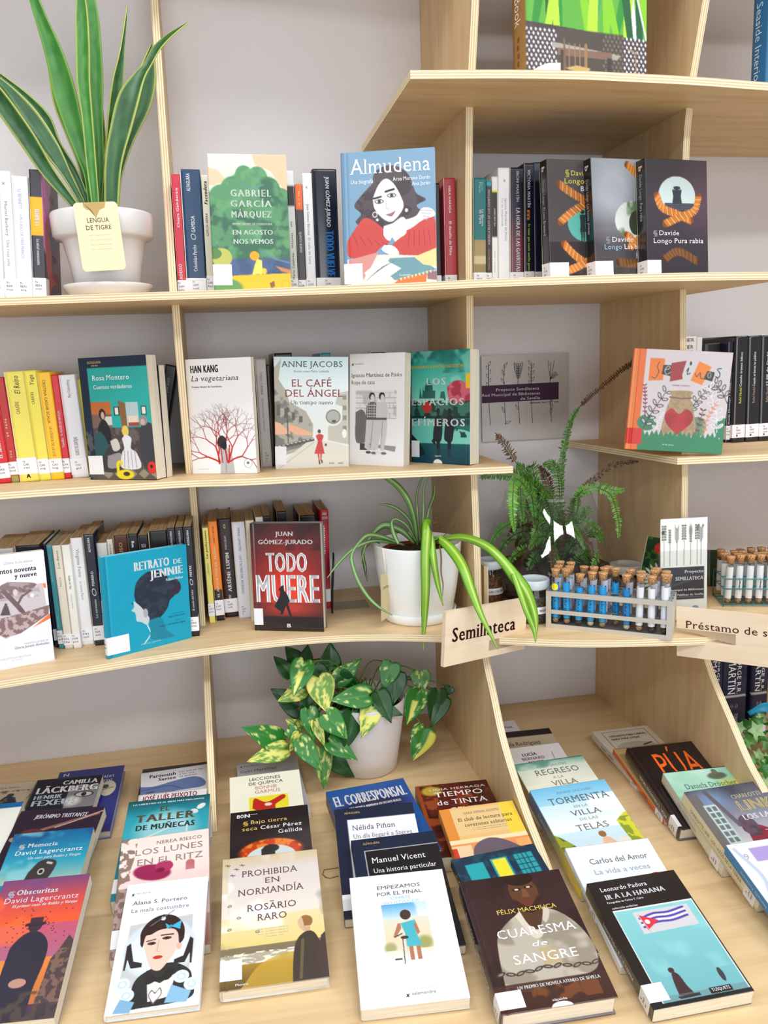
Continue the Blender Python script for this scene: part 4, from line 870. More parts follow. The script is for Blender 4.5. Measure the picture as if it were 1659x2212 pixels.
def a_obscuritas(c):
    c.G(0, (116, 66, 118), .18, (206, 74, 70)); c.G(.18, (206, 74, 70), .36, (236, 92, 48)); c.G(.36, (196, 84, 110), .6, (170, 100, 130)); c.G(.6, (230, 130, 60), .9, (190, 110, 60)); c.N(4, 3, (120, 70, 120), .5, .65, c.V < .6, .7); c.N(5, 9, (250, 110, 50), .5, .6, (c.V > .1) & (c.V < .5), .6); c.E(.1, .75, .2, .12, (240, 190, 40), soft=.5)
    c.S([(.3, 1.02), (.32, .6), (.34, .5), (.46, .42), (.6, .42), (.72, .5), (.74, .62), (.7, .8), (.66, 1.02)], (44, 40, 58)); c.E(.53, .375, .075, .04, (60, 46, 60)); c.E(.53, .36, .12, .016, (48, 34, 50)); c.R(.46, .31, .6, .36, (60, 40, 56)); c.E(.52, .76, .09, .03, (190, 140, 126)); c.P([(.74, 1.01), (.8, .62), (.88, .54), (.94, .46), (1.0, .5), (1.0, 1.01)], (78, 60, 64)); c.N(30, 3, (150, 116, 96), .5, .55, (c.U > .75) & (c.V > .55) & (c.A[..., 0] < 90), .6)
    rnd = random.Random(3)
    for k in range(90): u = .53 + rnd.gauss(0, .18); v = .42 + rnd.gauss(0, .08); c.E(u, v, .008, .004, (50, 38, 54))
    c.G(.9, (60, 50, 60), 1, (54, 44, 56), a=.7); c.N(20, 6, (80, 70, 60), .5, .6, (c.V > .82) & (c.U < .8), .8)
def a_parinoush(c): c.G(0, (206, 206, 210), .5, (222, 222, 226)); c.S([(-.02, .2), (.2, .22), (.5, .18), (.8, .16), (.95, .24), (.9, .32), (.5, .33), (-.02, .4)], (92, 112, 156)); c.L([(0, .26), (.4, .24), (.6, .3)], .012, (66, 84, 124), smooth=True); c.L([(.1, .3), (.2, .29)], .014, (50, 66, 100)); c.R(0, .36, 1, .5, (226, 226, 228))
def a_taller(c): c.G(0, (14, 82, 92), .2, (40, 158, 176)); c.G(.2, (40, 158, 176), .5, (60, 180, 196)); c.E(.5, .35, .34, .2, (150, 210, 220), soft=.3); c.E(.9, .13, .06, .025, (226, 228, 226), ang=-40); c.E(.82, .18, .05, .025, (216, 220, 220), ang=20); c.L([(.25, .42), (.7, .3), (.75, .45)], .012, (220, 228, 228), smooth=True); c.G(.0, (14, 82, 92), .02, (14, 82, 92))
def a_lunes(c):
    c.A[:] = (246, 224, 216); c.G(.1, (248, 230, 222), 1, (240, 196, 196)); c.N(24, 3, (132, 108, 96), .47, .53, c.U < .12 + .1 * vnoise(c.U, c.V, 6, 3), .9); c.R(0, .45, .14, 1, (110, 92, 84), .5); c.E(.37, .34, .21, .07, (154, 34, 84), soft=.08, ang=12); c.E(.5, .3, .1, .05, (176, 50, 96)); c.E(.46, .33, .05, .02, (120, 20, 60)); c.R(.74, .3, .84, .36, (196, 120, 124)); c.E(.79, .3, .05, .03, (190, 110, 116)); c.G(.75, (210, 150, 140), 1, (150, 100, 90), u0=.88)
def a_mala(c):
    c.A[:] = (240, 244, 252); c.P([(.12, .36), (.85, .32), (.86, .78), (.1, .84)], (198, 204, 208)); c.E(.5, .56, .42, .22, (214, 226, 232), soft=.05); c.E(.5, .57, .35, .18, (226, 236, 240), soft=.05)
    c.S([(.24, .98), (.26, .8), (.4, .72), (.65, .68), (.85, .74), (.9, .82), (.88, .95)], (40, 46, 48)); c.P([(.4, .78), (.55, .82), (.72, .76), (.66, .92), (.44, .94)], (238, 232, 228)); c.S([(.36, .76), (.4, .72), (.52, .78), (.64, .72), (.7, .74), (.64, .8), (.52, .8), (.4, .82)], (36, 36, 40))
    c.S([(.3, .5), (.32, .42), (.45, .38), (.62, .38), (.7, .46), (.68, .6), (.6, .68), (.52, .73), (.42, .7), (.35, .6)], (238, 206, 190)); c.E(.72, .56, .03, .03, (228, 186, 168))
    c.S([(.27, .52), (.26, .42), (.34, .34), (.48, .3), (.64, .32), (.75, .4), (.77, .5), (.72, .54), (.69, .46), (.62, .42), (.48, .42), (.38, .45), (.32, .46), (.3, .54)], (52, 36, 38)); c.E(.4, .52, .05, .012, (90, 60, 60)); c.E(.57, .49, .055, .012, (90, 60, 60)); c.L([(.34, .5), (.44, .49)], .008, (70, 44, 44)); c.L([(.5, .465), (.64, .465)], .01, (70, 44, 44)); c.E(.41, .52, .018, .01, (50, 30, 34)); c.E(.57, .49, .018, .01, (50, 30, 34)); c.L([(.48, .5), (.47, .58), (.5, .59)], .005, (210, 160, 146)); c.E(.49, .63, .055, .013, (196, 56, 46))
    c.P([(.53, .37), (.6, .4), (.56, .42)], (66, 186, 222)); c.P([(.6, .4), (.72, .36), (.71, .43)], (66, 186, 222)); c.E(.6, .4, .02, .014, (50, 150, 190))
    for (s_, u) in ((1, .1), (-1, .9)): c.P([(u + s_ * .02, .52), (u + s_ * .06, .5), (u + s_ * .12, .64), (u + s_ * .22, .66), (u + s_ * .22, .69), (u + s_ * .1, .69), (u + s_ * .05, .62), (u + s_ * .04, .7), (u + s_ * .02, .7)], (44, 40, 48))
    for (u, v) in ((.78, .79), (.9, .85), (.2, .88), (.14, .8)): c.E(u, v, .085, .045, (226, 240, 248)); c.E(u, v, .05, .026, (196, 220, 234)); c.E(u, v, .03, .016, (232, 242, 248))
    c.P([(.62, .96), (.68, .84), (.9, .9), (.86, .97)], (138, 190, 224)); c.P([(.08, .99), (.14, .9), (.3, .93), (.26, 1.0)], (130, 180, 214)); c.E(.5, .33, .06, .032, (40, 40, 56)); c.E(.5, .33, .028, .016, (236, 236, 240)); c.L([(.36, .38), (.62, .27)], .006, (120, 120, 124)); c.S([(.5, .96), (.44, .9), (.47, .86), (.51, .88), (.56, .85), (.58, .9)], (120, 110, 116)); c.S([(.5, .95), (.45, .9), (.475, .87), (.51, .89), (.555, .86), (.57, .9)], (238, 234, 232))
def a_bajo(c): c.A[:] = (28, 22, 32); c.E(.5, .47, .38, .13, (204, 66, 26), soft=.12); c.N(16, 3, (246, 150, 60), .5, .6, c.reg(.1, .33, .95, .55) & (c.A[..., 0] > 120), .8); c.E(.5, .53, .3, .12, (214, 224, 226)); c.E(.5, .44, .1, .04, (46, 46, 50)); c.R(.38, .44, .55, .6, (46, 46, 50))
def a_normandia(c):
    c.G(0, (206, 186, 148), .12, (216, 206, 200)); c.G(.12, (216, 206, 204), .5, (230, 222, 210)); c.G(.5, (232, 216, 170), .72, (228, 206, 130)); c.N(4, 3, (140, 132, 130), .56, .7, (c.V < .55) & (c.U > .5), .7); c.N(4, 9, (250, 246, 244), .5, .65, c.V < .6, .7); c.N(5, 6, (166, 150, 130), .52, .66, c.reg(0, .55, .5, .75), .7); c.R(0, 0, .06, .3, (200, 184, 130), .5)
    c.R(0, .72, 1, .78, (128, 116, 92)); c.R(0, .77, 1, .85, (176, 168, 146)); c.N(20, 4, (230, 226, 210), .5, .56, c.reg(0, .76, .75, .86), sy=4); c.G(.84, (166, 132, 50), 1, (96, 76, 40)); c.S([(.2, .99), (.4, .84), (.75, .8), (.8, 1), (.2, 1.02)], (196, 160, 60), .8)
    c.S([(.66, 1.02), (.68, .84), (.72, .72), (.82, .66), (.9, .68), (.96, .78), (1.02, .9), (1.02, 1.02)], (66, 58, 54)); c.S([(.96, .7), (1.02, .7), (1.02, 1), (.9, .9)], (74, 60, 60)); c.E(.82, .585, .07, .045, (150, 106, 66)); c.S([(.74, .58), (.78, .55), (.8, .6), (.79, .65), (.75, .62)], (214, 176, 146)); c.R(.79, .62, .86, .66, (206, 166, 136)); c.L([(.78, .72), (.74, .98)], .02, (100, 92, 66))
    for (u, v) in ((.05, .06), (.14, .1), (.2, .07), (.1, .15)): c.L([(u - .02, v), (u + .03, v + .004)], .006, (90, 84, 76)); c.L([(u, v - .008), (u + .01, v + .012)], .005, (90, 84, 76))
    for (u, v) in ((.08, .4), (.17, .5), (.08, .58), (.35, .62)): c.E(u, v, .022, .01, (120, 110, 100)); c.E(u, v, .013, .005, (206, 196, 180))
def a_corresp(c): c.G(0, (34, 86, 158), .4, (60, 76, 150)); c.E(.5, .3, .4, .1, (40, 40, 84), soft=.3)
def a_pinon(c): c.A[:] = (24, 34, 60); c.R(.15, .12, 1, 1, (238, 240, 244)); c.P([(.5, .42), (.53, .34), (.56, .42)], (40, 44, 84))
def a_vicent(c): c.A[:] = (24, 36, 62); c.R(.14, .12, 1, 1, (26, 24, 32)); c.L([(.14, 1), (.14, .12), (1, .12)], .006, (190, 190, 196))
def a_empez(c):
    c.A[:] = (242, 244, 249); c.R(.3, .26, .76, .72, (226, 214, 190)); c.G(.26, (90, 170, 216), .38, (206, 226, 236), u0=.3, u1=.76); c.N(6, 3, (240, 244, 246), .5, .62, c.reg(.3, .26, .76, .44), .7); c.G(.38, (222, 220, 204), .55, (226, 214, 180), u0=.3, u1=.76); c.E(.68, .58, .08, .05, (160, 164, 100), soft=.3); c.E(.34, .6, .06, .04, (170, 170, 120), soft=.3); c.G(.62, (232, 222, 200), .72, (242, 244, 249), u0=.3, u1=.76)
    c.E(.53, .355, .055, .04, (74, 54, 52)); c.P([(.47, .42), (.62, .4), (.61, .5), (.65, .6), (.5, .6), (.5, .5)], (76, 180, 196)); c.P([(.47, .42), (.44, .42), (.38, .52), (.4, .53), (.47, .46)], (178, 120, 92)); c.P([(.62, .41), (.65, .5), (.62, .52), (.6, .45)], (178, 120, 92)); c.R(.52, .6, .56, .7, (178, 120, 92)); c.R(.59, .6, .63, .7, (178, 120, 92)); c.E(.49, .53, .04, .012, (80, 50, 56)); c.L([(.47, .54), (.46, .72)], .007, (90, 90, 94)); c.L([(.4, .52), (.47, .5)], .008, (60, 60, 64)); c.R(.37, .68, .44, .69, (60, 56, 60)); c.L([(.5, .56), (.5, .7)], .005, (190, 190, 190))
def a_tinta(c): c.A[:] = (92, 34, 28); c.N(7, 3, (60, 18, 16), .45, .6, None, .8); c.N(9, 8, (176, 84, 40), .57, .64, None, .7); c.E(.2, .1, .14, .07, (190, 160, 60), soft=.2); c.R(.5, .1, .62, .5, (160, 60, 36), .6); c.R(0, 0, .05, 1, (150, 70, 34))
def a_club(c): c.A[:] = (232, 186, 120); c.R(0, 0, .14, .34, (222, 140, 60)); c.R(.14, .03, .8, .3, (228, 196, 138)); c.R(.8, 0, 1, .34, (240, 206, 70)); c.R(0, .34, 1, .38, (244, 222, 176)); c.R(0, .38, 1, 1, (230, 150, 90)); c.R(0, .4, .25, .75, (238, 206, 166)); c.R(.82, .4, 1, .7, (236, 170, 100)); c.S([(.2, .7), (.26, .45), (.45, .36), (.65, .38), (.85, .48), (.95, .56), (.6, .52), (.55, .7), (.4, .8)], (104, 92, 104)); c.S([(.56, .55), (.85, .54), (.88, .7), (.55, .75)], (236, 180, 146)); c.R(0, .42, .06, .8, (206, 60, 44))
def a_casa(c): c.A[:] = (26, 52, 76); c.N(20, 3, (34, 70, 92), .5, .6); c.R(.12, .08, .33, .34, (40, 168, 178)); c.R(.42, .07, .62, .33, (40, 158, 170)); c.R(.44, .08, .6, .31, (238, 224, 60)); c.R(.7, .07, .92, .32, (44, 160, 172)); [c.L([(.7, .12 + .05 * k), (.92, .12 + .05 * k)], .008, (26, 70, 90)) for k in range(4)]; [c.L([(.75 + .05 * k, .07), (.75 + .05 * k, .32)], .008, (26, 70, 90)) for k in range(3)]; c.R(.09, .34, .36, .36, (60, 180, 188)); c.R(.4, .33, .65, .35, (60, 180, 188))
def a_cuaresma(c):
    c.A[:] = (58, 40, 44); c.N(4, 3, (40, 28, 32), .5, .65, None, .6)
    c.S([(.1, .86), (.14, .6), (.2, .46), (.4, .34), (.6, .3), (.8, .34), (.95, .48), (1.0, .66), (.92, .8), (.6, .84), (.3, .88)], (186, 178, 164)); c.N(6, 5, (136, 126, 112), .48, .6, c.reg(.1, .3, 1, .88) & (c.A[..., 0] > 150), .7); c.S([(.4, .34), (.5, .3), (.55, .42), (.6, .5), (.5, .52)], (216, 206, 188)); c.S([(.62, .28), (.74, .32), (.66, .42)], (206, 196, 180))
    c.S([(.46, .3), (.5, .22), (.66, .24), (.68, .32), (.58, .46), (.5, .42)], (84, 56, 44)); c.E(.57, .15, .14, .13, (96, 62, 46)); c.E(.57, .04, .14, .06, (44, 30, 30)); c.E(.51, .13, .045, .012, (50, 32, 28)); c.E(.63, .12, .045, .012, (50, 32, 28)); c.E(.51, .13, .02, .008, (210, 200, 190)); c.E(.63, .12, .02, .008, (210, 200, 190)); c.P([(.56, .13), (.6, .13), (.61, .2), (.54, .2)], (120, 78, 56)); c.E(.57, .245, .06, .016, (110, 56, 50)); c.S([(.45, .2), (.57, .28), (.69, .2), (.66, .3), (.57, .33), (.48, .3)], (52, 34, 32), .8)
    c.G(.82, (70, 46, 44), 1, (64, 38, 34), a=.9); c.N(10, 4, (160, 90, 50), .56, .64, c.reg(.3, .84, .9, .96), .5); c.R(.5, .6, .66, .72, (190, 160, 100), .5)
    for k in range(11):
        u = .1 + .085 * k; v = .745 + .01 * math.sin(k * .9); c.E(u, v, .045, .014, (70, 62, 60), ang=10 if k % 2 else -20); c.E(u, v, .026, .006, (150, 140, 126), ang=10 if k % 2 else -20)
    c.E(.52, 1.0, .09, .03, (244, 244, 244))
def a_regreso(c): c.G(0, (110, 168, 150), .12, (206, 222, 204)); c.E(.5, .3, .5, .2, (232, 234, 218), soft=.6); c.R(0, 0, 1, .015, (60, 110, 100)); c.G(.3, (232, 234, 220), 1, (196, 196, 150)); c.N(4, 3, (90, 150, 140), .55, .7, c.V < .1)
def a_torm(c): c.G(0, (110, 184, 222), .2, (160, 210, 234)); c.G(.2, (200, 226, 238), .5, (240, 242, 236)); c.N(4, 7, (240, 246, 250), .55, .68, c.reg(.4, .15, 1, .5)); c.S([(.82, .45), (1.02, .4), (1.02, .8), (.88, .8), (.84, .6)], (206, 206, 60)); c.N(20, 3, (110, 130, 40), .5, .56, c.reg(.82, .42, 1.01, .82) & (c.A[..., 2] < 120), .7); c.S([(0, .5), (.08, .55), (.2, .66), (.28, .8), (.1, .9), (0, .9)], (150, 160, 50)); c.N(20, 5, (80, 100, 40), .5, .55, c.reg(0, .5, .28, .9) & (c.A[..., 2] < 120), .8); c.E(.35, .7, .12, .06, (214, 214, 210)); c.E(.35, .7, .09, .045, (236, 238, 238)); c.E(.56, .56, .045, .032, (150, 104, 66)); c.S([(.5, .68), (.54, .6), (.62, .6), (.68, .68), (.66, .8), (.52, .8)], (226, 186, 150)); c.P([(.52, .7), (.66, .68), (.66, .84), (.52, .84)], (226, 176, 70)); c.R(.7, .62, .84, .7, (226, 224, 214))
def a_habana(c):
    c.A[:] = (26, 26, 30); c.R(.11, .265, .985, .97, (236, 240, 240)); c.G(.275, (134, 204, 208), .97, (110, 176, 184), u0=.12, u1=.975); c.N(5, 3, (150, 214, 216), .55, .7, c.reg(.12, .28, .97, .8), .5)
    c.P([(.3, .3), (.9, .3), (.9, .47), (.3, .48)], (208, 206, 212)); 
    st = [(.34, .37), (.5, .345), (.66, .35), (.84, .33)]
    for k in range(3): c.L([(u, v - .012 + .035 * k) for u, v in st], .017, (84, 74, 168), smooth=True)
    for k in range(2): c.L([(u, v + .005 + .035 * k) for u, v in st], .016, (232, 230, 236), smooth=True)
    c.P([(.35, .33), (.52, .39), (.36, .455)], (216, 52, 72)); c.E(.4, .39, .026, .018, (240, 236, 236)); c.L([(.34, .325), (.38, .475)], .007, (190, 180, 184))
    c.S([(.3, .94), (.32, .84), (.35, .78), (.4, .8), (.42, .88), (.44, .95)], (64, 44, 50)); c.E(.355, .765, .03, .02, (70, 44, 46)); c.E(.8, .85, .026, .05, (60, 60, 66)); c.R(.12, .93, .975, .97, (104, 130, 132), .5); c.R(.6, .925, .82, .965, (34, 32, 34)); c.P([(.28, .945), (.5, .94), (.5, .96), (.3, .962)], (50, 46, 50))
def a_cerv(c): c.A[:] = (222, 216, 204); c.L([(.13, .9), (.13, .06), (.9, .06), (.9, .9)], .006, (90, 86, 84)); c.E(.5, .4, .35, .12, (190, 188, 180)); c.L([(.65, .36), (.8, .33)], .02, (50, 46, 46))
def a_drosch(c): c.G(0, (150, 208, 186), .5, (170, 216, 190)); c.N(3, 3, (206, 232, 216), .5, .7, c.V < .35, .6); c.R(0, 0, 1, .012, (40, 60, 50)); c.E(.68, .1, .13, .04, (96, 104, 86), soft=.15); c.E(.68, .05, .04, .03, (110, 116, 90)); c.E(.8, .2, .16, .05, (196, 206, 110), soft=.4); c.E(.12, .36, .08, .03, (60, 60, 54))
def a_link(c): c.G(0, (76, 78, 90), .25, (120, 124, 140)); c.G(.25, (120, 124, 140), .6, (206, 204, 206)); c.N(3, 5, (60, 62, 76), .5, .65, c.V < .25, .7); c.E(.25, .12, .2, .1, (112, 136, 170), soft=.6); c.R(0, .05, .12, .8, (104, 100, 100)); c.R(.1, .16, .26, .62, (186, 200, 200)); [c.R(.12 + .07 * (k % 2), .18 + .06 * (k // 2), .17 + .07 * (k % 2), .225 + .06 * (k // 2), (96, 110, 112)) for k in range(14)]; c.P([(.2, .02), (.26, .02), (.4, .4), (.34, .4)], (96, 90, 98)); c.S([(.36, .6), (.4, .46), (.5, .4), (.6, .42), (.72, .5), (.8, .66), (.4, .7)], (134, 32, 52)); c.S([(.36, .44), (.38, .34), (.46, .3), (.54, .33), (.56, .44), (.48, .5), (.4, .48)], (92, 72, 90)); c.N(24, 3, (60, 44, 60), .5, .6, c.reg(.34, .3, .58, .5) & (c.A[..., 1] < 90), .6); c.E(.2, .7, .2, .1, (206, 200, 176), soft=.5)
def a_nana(c): c.A[:] = (232, 234, 244); c.R(.2, .06, 1, .18, (166, 150, 206)); c.L([(.05, .05), (.14, .3), (.08, .5), (.18, .8)], .03, (186, 196, 220), smooth=True); c.R(.28, .22, .7, .5, (120, 92, 108)); c.E(.5, .36, .12, .09, (196, 160, 150)); c.R(.3, .5, .8, .7, (96, 150, 196)); c.R(.7, .24, 1, .5, (206, 180, 180))
def a_lecc(c): c.A[:] = (240, 238, 218); c.R(.26, .3, .8, .47, (236, 222, 50)); c.S([(.3, .44), (.34, .32), (.5, .38), (.72, .31), (.76, .35), (.62, .42), (.6, .48), (.4, .48)], (190, 36, 24)); c.E(.52, .41, .05, .02, (240, 220, 210))
def a_gabi(c): c.A[:] = (196, 196, 202)
def a_najat(c): c.A[:] = (40, 46, 128); c.E(.82, .36, .12, .12, (212, 204, 176)); c.L([(.74, .38), (.9, .35)], .008, (50, 46, 60)); c.E(.78, .33, .05, .03, (60, 50, 70))
def a_pajaros(c): c.A[:] = (200, 188, 166); c.E(.72, .19, .05, .025, (60, 62, 72)); c.P([(.55, .3), (.66, .2), (.8, .22), (.86, .32)], (52, 56, 68)); c.N(30, 3, (120, 112, 100), .66, .7, c.reg(.4, .12, 1, .3))
def a_m0(c): c.A[:] = (238, 240, 232); c.R(0, 0, 1, .065, (14, 106, 168))
def a_rodr(c): c.A[:] = (196, 184, 158); c.R(0, 0, 1, .1, (30, 22, 24))
def a_lucia(c): c.A[:] = (238, 236, 240); c.P([(.15, .3), (.35, .3), (.78, .26), (.8, .5), (.15, .5)], (222, 56, 36)); c.L([(.78, .27), (.8, .12)], .005, (90, 80, 80))
def a_pua(c): c.A[:] = (30, 22, 28)
# ------------------------------------------------------------------ all the books
W_ = (246, 247, 250); K_ = (38, 36, 42); GR = (120, 120, 128); LG = (168, 168, 176)
gt = 'upright books on the top shelf'; gm = 'upright books on the middle shelf'; gl = 'upright books on the lower shelf'
gf = 'books shown cover out on the shelves'; gd = 'books lying overlapped on the deck'; gr = 'upright books right of the third upright'
mb = make_book
def sp(bid, label, group, base, stext=(), call=None, **k): return mb(bid, label, group, base=base, stext=stext, call=call, **k)
# top shelf, left bay
sp('A0', 'white book cut by the left frame edge, top shelf', gt, (226, 228, 236), (('~', .3, .7, .4, .6, LG, '', 'd'),), 'N|BAR')
sp('A1', 'white book with grey serif title and tiny emblem, second on the top shelf', gt, (238, 239, 245), (('Muriel Barbery', .23, .50, .38, .62, (140, 140, 152), 's', 'd'), ('Una rosa sola', .53, .73, .38, .62, (160, 160, 170), 's', 'd'), ('x', .08, .11, .3, .6, GR, 'i', 'd')), 'N|BAR|ros')
sp('A2', 'white book with pale silver title beside the grey and orange book', gt, (232, 236, 246), (('S.J. BENNETT', .1, .26, .4, .6, (176, 180, 200), '', 'd'), ('UN CASO DE TRES PERROS', .31, .66, .42, .6, (186, 190, 208), '', 'd')), 'N|BEN|tra')
sp('A3', 'grey book with orange spine block beside the snake plant', gt, (62, 60, 68), (('BENNETT', .30, .43, .38, .72, W_, 'B', 'd'), ('La mitad evanescente', .53, .73, .42, .66, W_, 'b', 'd')), 'N|BEN|mit', art=a_bennett, bands=((.21, .505, (244, 182, 24)),), ftext=(('LA MITAD', .4, .75, .13, .19, (206, 160, 150), ''), ('EVANESCENTE', .16, .95, .27, .34, (206, 160, 150), ''), ('BRIT', .48, .78, .61, .67, (206, 150, 150), ''), ('BENNETT', .4, .9, .76, .82, (206, 130, 130), '')))
sp('C1', 'thin crimson book beside the first upright on the top shelf', gt, (204, 44, 66), (('Chiara Gamberale', .11, .43, .38, .66, W_, 's', 'u'), ('Adesso'.upper(), .73, .86, .3, .62, W_, 's', 'u')), 'N|GAM|ado', cv=(.865, .985))
sp('C2', 'navy blue book with white spine text beside the crimson one', gt, (32, 66, 102), (('ALFAGUARA', .03, .17, .3, .48, W_, 's', 'u'), ('GAMBOA', .36, .49, .42, .6, W_, 's', 'u'), ('O', .5, .55, .36, .62, (200, 206, 216), 'i', 'u'), ('Colombian Psycho', .59, .8, .42, .6, W_, 's', 'u')), 'N|GAM|col', cv=(.855, .985))
sp('C3', 'narrow cream book squeezed left of the green tree cover', gt, (222, 216, 196), (('Facendera', .05, .24, .3, .8, (54, 48, 44), 'bis', 'u'), ('GARCÍA SIERRA', .31, .5, .35, .7, (90, 84, 78), '', 'u')), 'N|GAR|fac')
sp('C4', 'white and black banded book right of the green tree cover', gt, (224, 224, 224), (('~', .4, .62, .3, .6, GR, '', 'u'), ('Mario Calabresi', .66, .88, .3, .6, K_, 's', 'u')), 'N|GIR|b', bands=((.12, .28, (30, 28, 30)), (.28, 1, (206, 208, 204))), cv=(.87, .985))
sp('C5', 'thin charcoal book with an orange top block', gt, (62, 58, 62), (('~', .05, .2, .35, .65, (250, 190, 150), '', 'd'), ('Quinto Bueno'.upper(), .43, .62, .35, .65, (226, 222, 222), '', 'd')), 'N|GIR', bands=((0, .235, (238, 104, 36)),), cv=(.87, .985))
sp('C6', 'white book between the charcoal book and the thick navy thriller', gt, (232, 233, 238), (('Juan Gómez Bárcena', .25, .51, .36, .62, (130, 130, 138), 's', 'd'), ('El cielo de Lima', .53, .75, .36, .62, (150, 150, 158), 's', 'd'), ('x', .1, .13, .35, .6, GR, 'i', 'd')), 'N|GOM|cie', cv=(.87, .985))
sp('C7', 'thick glossy navy book with bright blue block title on the spine', gt, (20, 26, 44), (('JUAN GÓMEZ-JURADO', .06, .46, .52, .68, W_, 'b', 'd'), ('TODO VUELVE', .49, .86, .44, .78, (36, 132, 226), 'B', 'd')), 'N|GOM|tod', m='gloss', cv=(.87, .985), hard=True)
sp('C8', 'black book half hidden behind the blue portrait biography', gt, (26, 24, 28), (('~', .2, .85, .3, .62, W_, '', 'u'),), 'N|HAR|nue', cv=(.85, .985))
sp('C9', 'dark red book left of the second upright on the top shelf', gt, (176, 54, 68), (('HIKA HARADA', .07, .31, .4, .6, W_, 's', 'd'), ('El desafío de Miho', .38, .68, .4, .62, W_, 's', 'd')), 'N|HAR|des', cv=(.855, .985))
# top shelf, middle bay
sp('E1', 'teal book with a golden photo strip, first right of the second upright', gt, (26, 112, 116), (('Kerri', .04, .11, .62, .76, (150, 206, 200), '', 'd'), ('Maher', .04, .14, .44, .6, (150, 206, 200), '', 'd'), ('La librera', .28, .43, .64, .8, W_, 'b', 'd'), ('de París', .28, .41, .46, .62, W_, 'b', 'd')), 'N|MAH|lib', bands=((.55, .7, (168, 146, 92)), (.7, .76, (206, 190, 140)), (.76, .85, (150, 128, 70))), cv=(.85, .985))
sp('E2', 'thin brown book with white and orange capitals and a teal tip', gt, (66, 48, 52), (('AQUELLA PLAYA DE LOS HAMPTONS', .08, .59, .3, .68, (226, 222, 224), 'b', 'u'), ('MARCK MALTUTO', .63, .82, .36, .62, (226, 150, 80), '', 'u')), 'N|MAL|aqu', bands=((0, .055, (40, 160, 176)),), cv=(.85, .985))
sp('E3', 'thin white book with a black block and yellow stripe on the spine', gt, (238, 238, 236), (('GENTE MUY FEA', .28, .44, .35, .62, W_, 'b', 'd'), ('~', .66, .86, .35, .6, LG, '', 'd')), 'N', bands=((.12, .15, (238, 226, 30)), (.15, .54, (46, 42, 44))), cv=(.9, .985))
sp('E4', 'white book with two lines of pale grey serif spine text', gt, (240, 240, 244), (('Ignacio Martínez de Pisón', .25, .6, .6, .78, (150, 150, 158), 's', 'd'), ('Fin de temporada', .25, .48, .3, .46, (160, 160, 168), 's', 'd'), ('x', .09, .12, .5, .72, GR, 'i', 'd')), 'N|MAR|fin', cv=(.93, .99))
sp('E5', 'navy to wine red book with a bold white spine title', gt, (20, 22, 44), (('IBON MARTÍN', .03, .28, .48, .66, (214, 208, 214), 'b', 'd'), ('LA HORA DE LAS GAVIOTAS', .33, .86, .46, .74, W_, 'b', 'd')), 'N|MAR|hor', fade=(.3, .62, (104, 26, 46)), m='gloss', cv=(.865, .985))
sp('E6', 'navy book with white name and lime yellow title on the spine', gt, (22, 28, 50), (('VICTORIA MARTÍN', .05, .35, .34, .62, W_, 'bs', 'd'), ('m', .37, .45, .3, .7, (236, 130, 50), 'B', 'd'), ('Se tiene que morir mucha gente', .48, .86, .38, .62, (206, 222, 60), 'b', 'd')), 'N|MAR|set', m='gloss', cv=(.865, .985))
sp('E7', 'plain dark navy book directly left of the rope covers', gt, (22, 28, 48), (), 'N|MA|sa', cv=(.87, .985), bands=((0, .08, (60, 70, 92)),))
# top shelf, cover out
mb('D1', 'green tree cover book with a yellow ball and figure, standing cover out', gf, a_agosto, base=(96, 150, 104), spine=(196, 214, 180), bands=((.25, .95, (70, 120, 88)),), ftext=(
    ('GABRIEL', .27, .79, .255, .305, (240, 250, 240), 'bw'), ('GARCÍA', .265, .79, .333, .38, (240, 250, 240), 'bw'), ('MÁRQUEZ', .27, .785, .41, .457, (240, 250, 240), 'bw'), ('PREMIO NOBEL DE LITERATURA', .275, .785, .497, .513, (236, 246, 236), 'b'), ('EN AGOSTO', .275, .79, .547, .583, (240, 250, 240), 'b'), ('NOS VEMOS', .28, .79, .615, .65, (240, 250, 240), 'b')),
    stext=(('GABRIEL GARCÍA MÁRQUEZ', .2, .8, .3, .7, (60, 80, 60), '', 'd'),), call='N|GAR|ago', cv=(.8, .955), cu=.24)
mb('D2', 'tall blue biography cover with a dark haired woman in a red jumper', gf, a_almudena, base=(122, 160, 188), spine=(96, 134, 166), hard=True, ftext=(
    ('Almudena', .09, .95, .055, .165, (246, 248, 250), 's'), ('Una biografía', .1, .34, .205, .235, W_, 'i'), ('Aroa Moreno Durán', .55, .95, .2, .228, W_, 's'), ('Ana Jarén', .75, .95, .243, .27, W_, 's'), ('Lumen', .6, .72, .925, .94, W_, 's')), call='N|ALM', cv=(.83, .985), cu=.2, res=900)
rt = (228, 226, 230)
mb('F1', 'rope cover with a teal centre and yellow title, leftmost of the three alike', gf, a_rope(0), base=(74, 70, 76), spine=(30, 26, 30), ftext=(
    ('Davide', .4, .72, .085, .125, (226, 216, 96), 's'), ('§', .3, .37, .08, .125, (206, 196, 80), 'B'), ('Longo', .28, .62, .148, .19, (226, 216, 96), 's'), ('El', .66, .76, .148, .19, W_, 's'), ('Bramard', .56, .97, .21, .25, W_, 's'), ('Las crímenes del Piamonte', .45, .92, .955, .97, rt, 'sb')), stext=(('Davide Longo  El caso Bramard', .16, .6, .4, .66, (190, 186, 190), 's', 'd'), ('b', .05, .09, .35, .7, W_, 'B', 'd')), call='N|LON|pi|1', cv=(.83, .985), cu=.32, m='gloss')
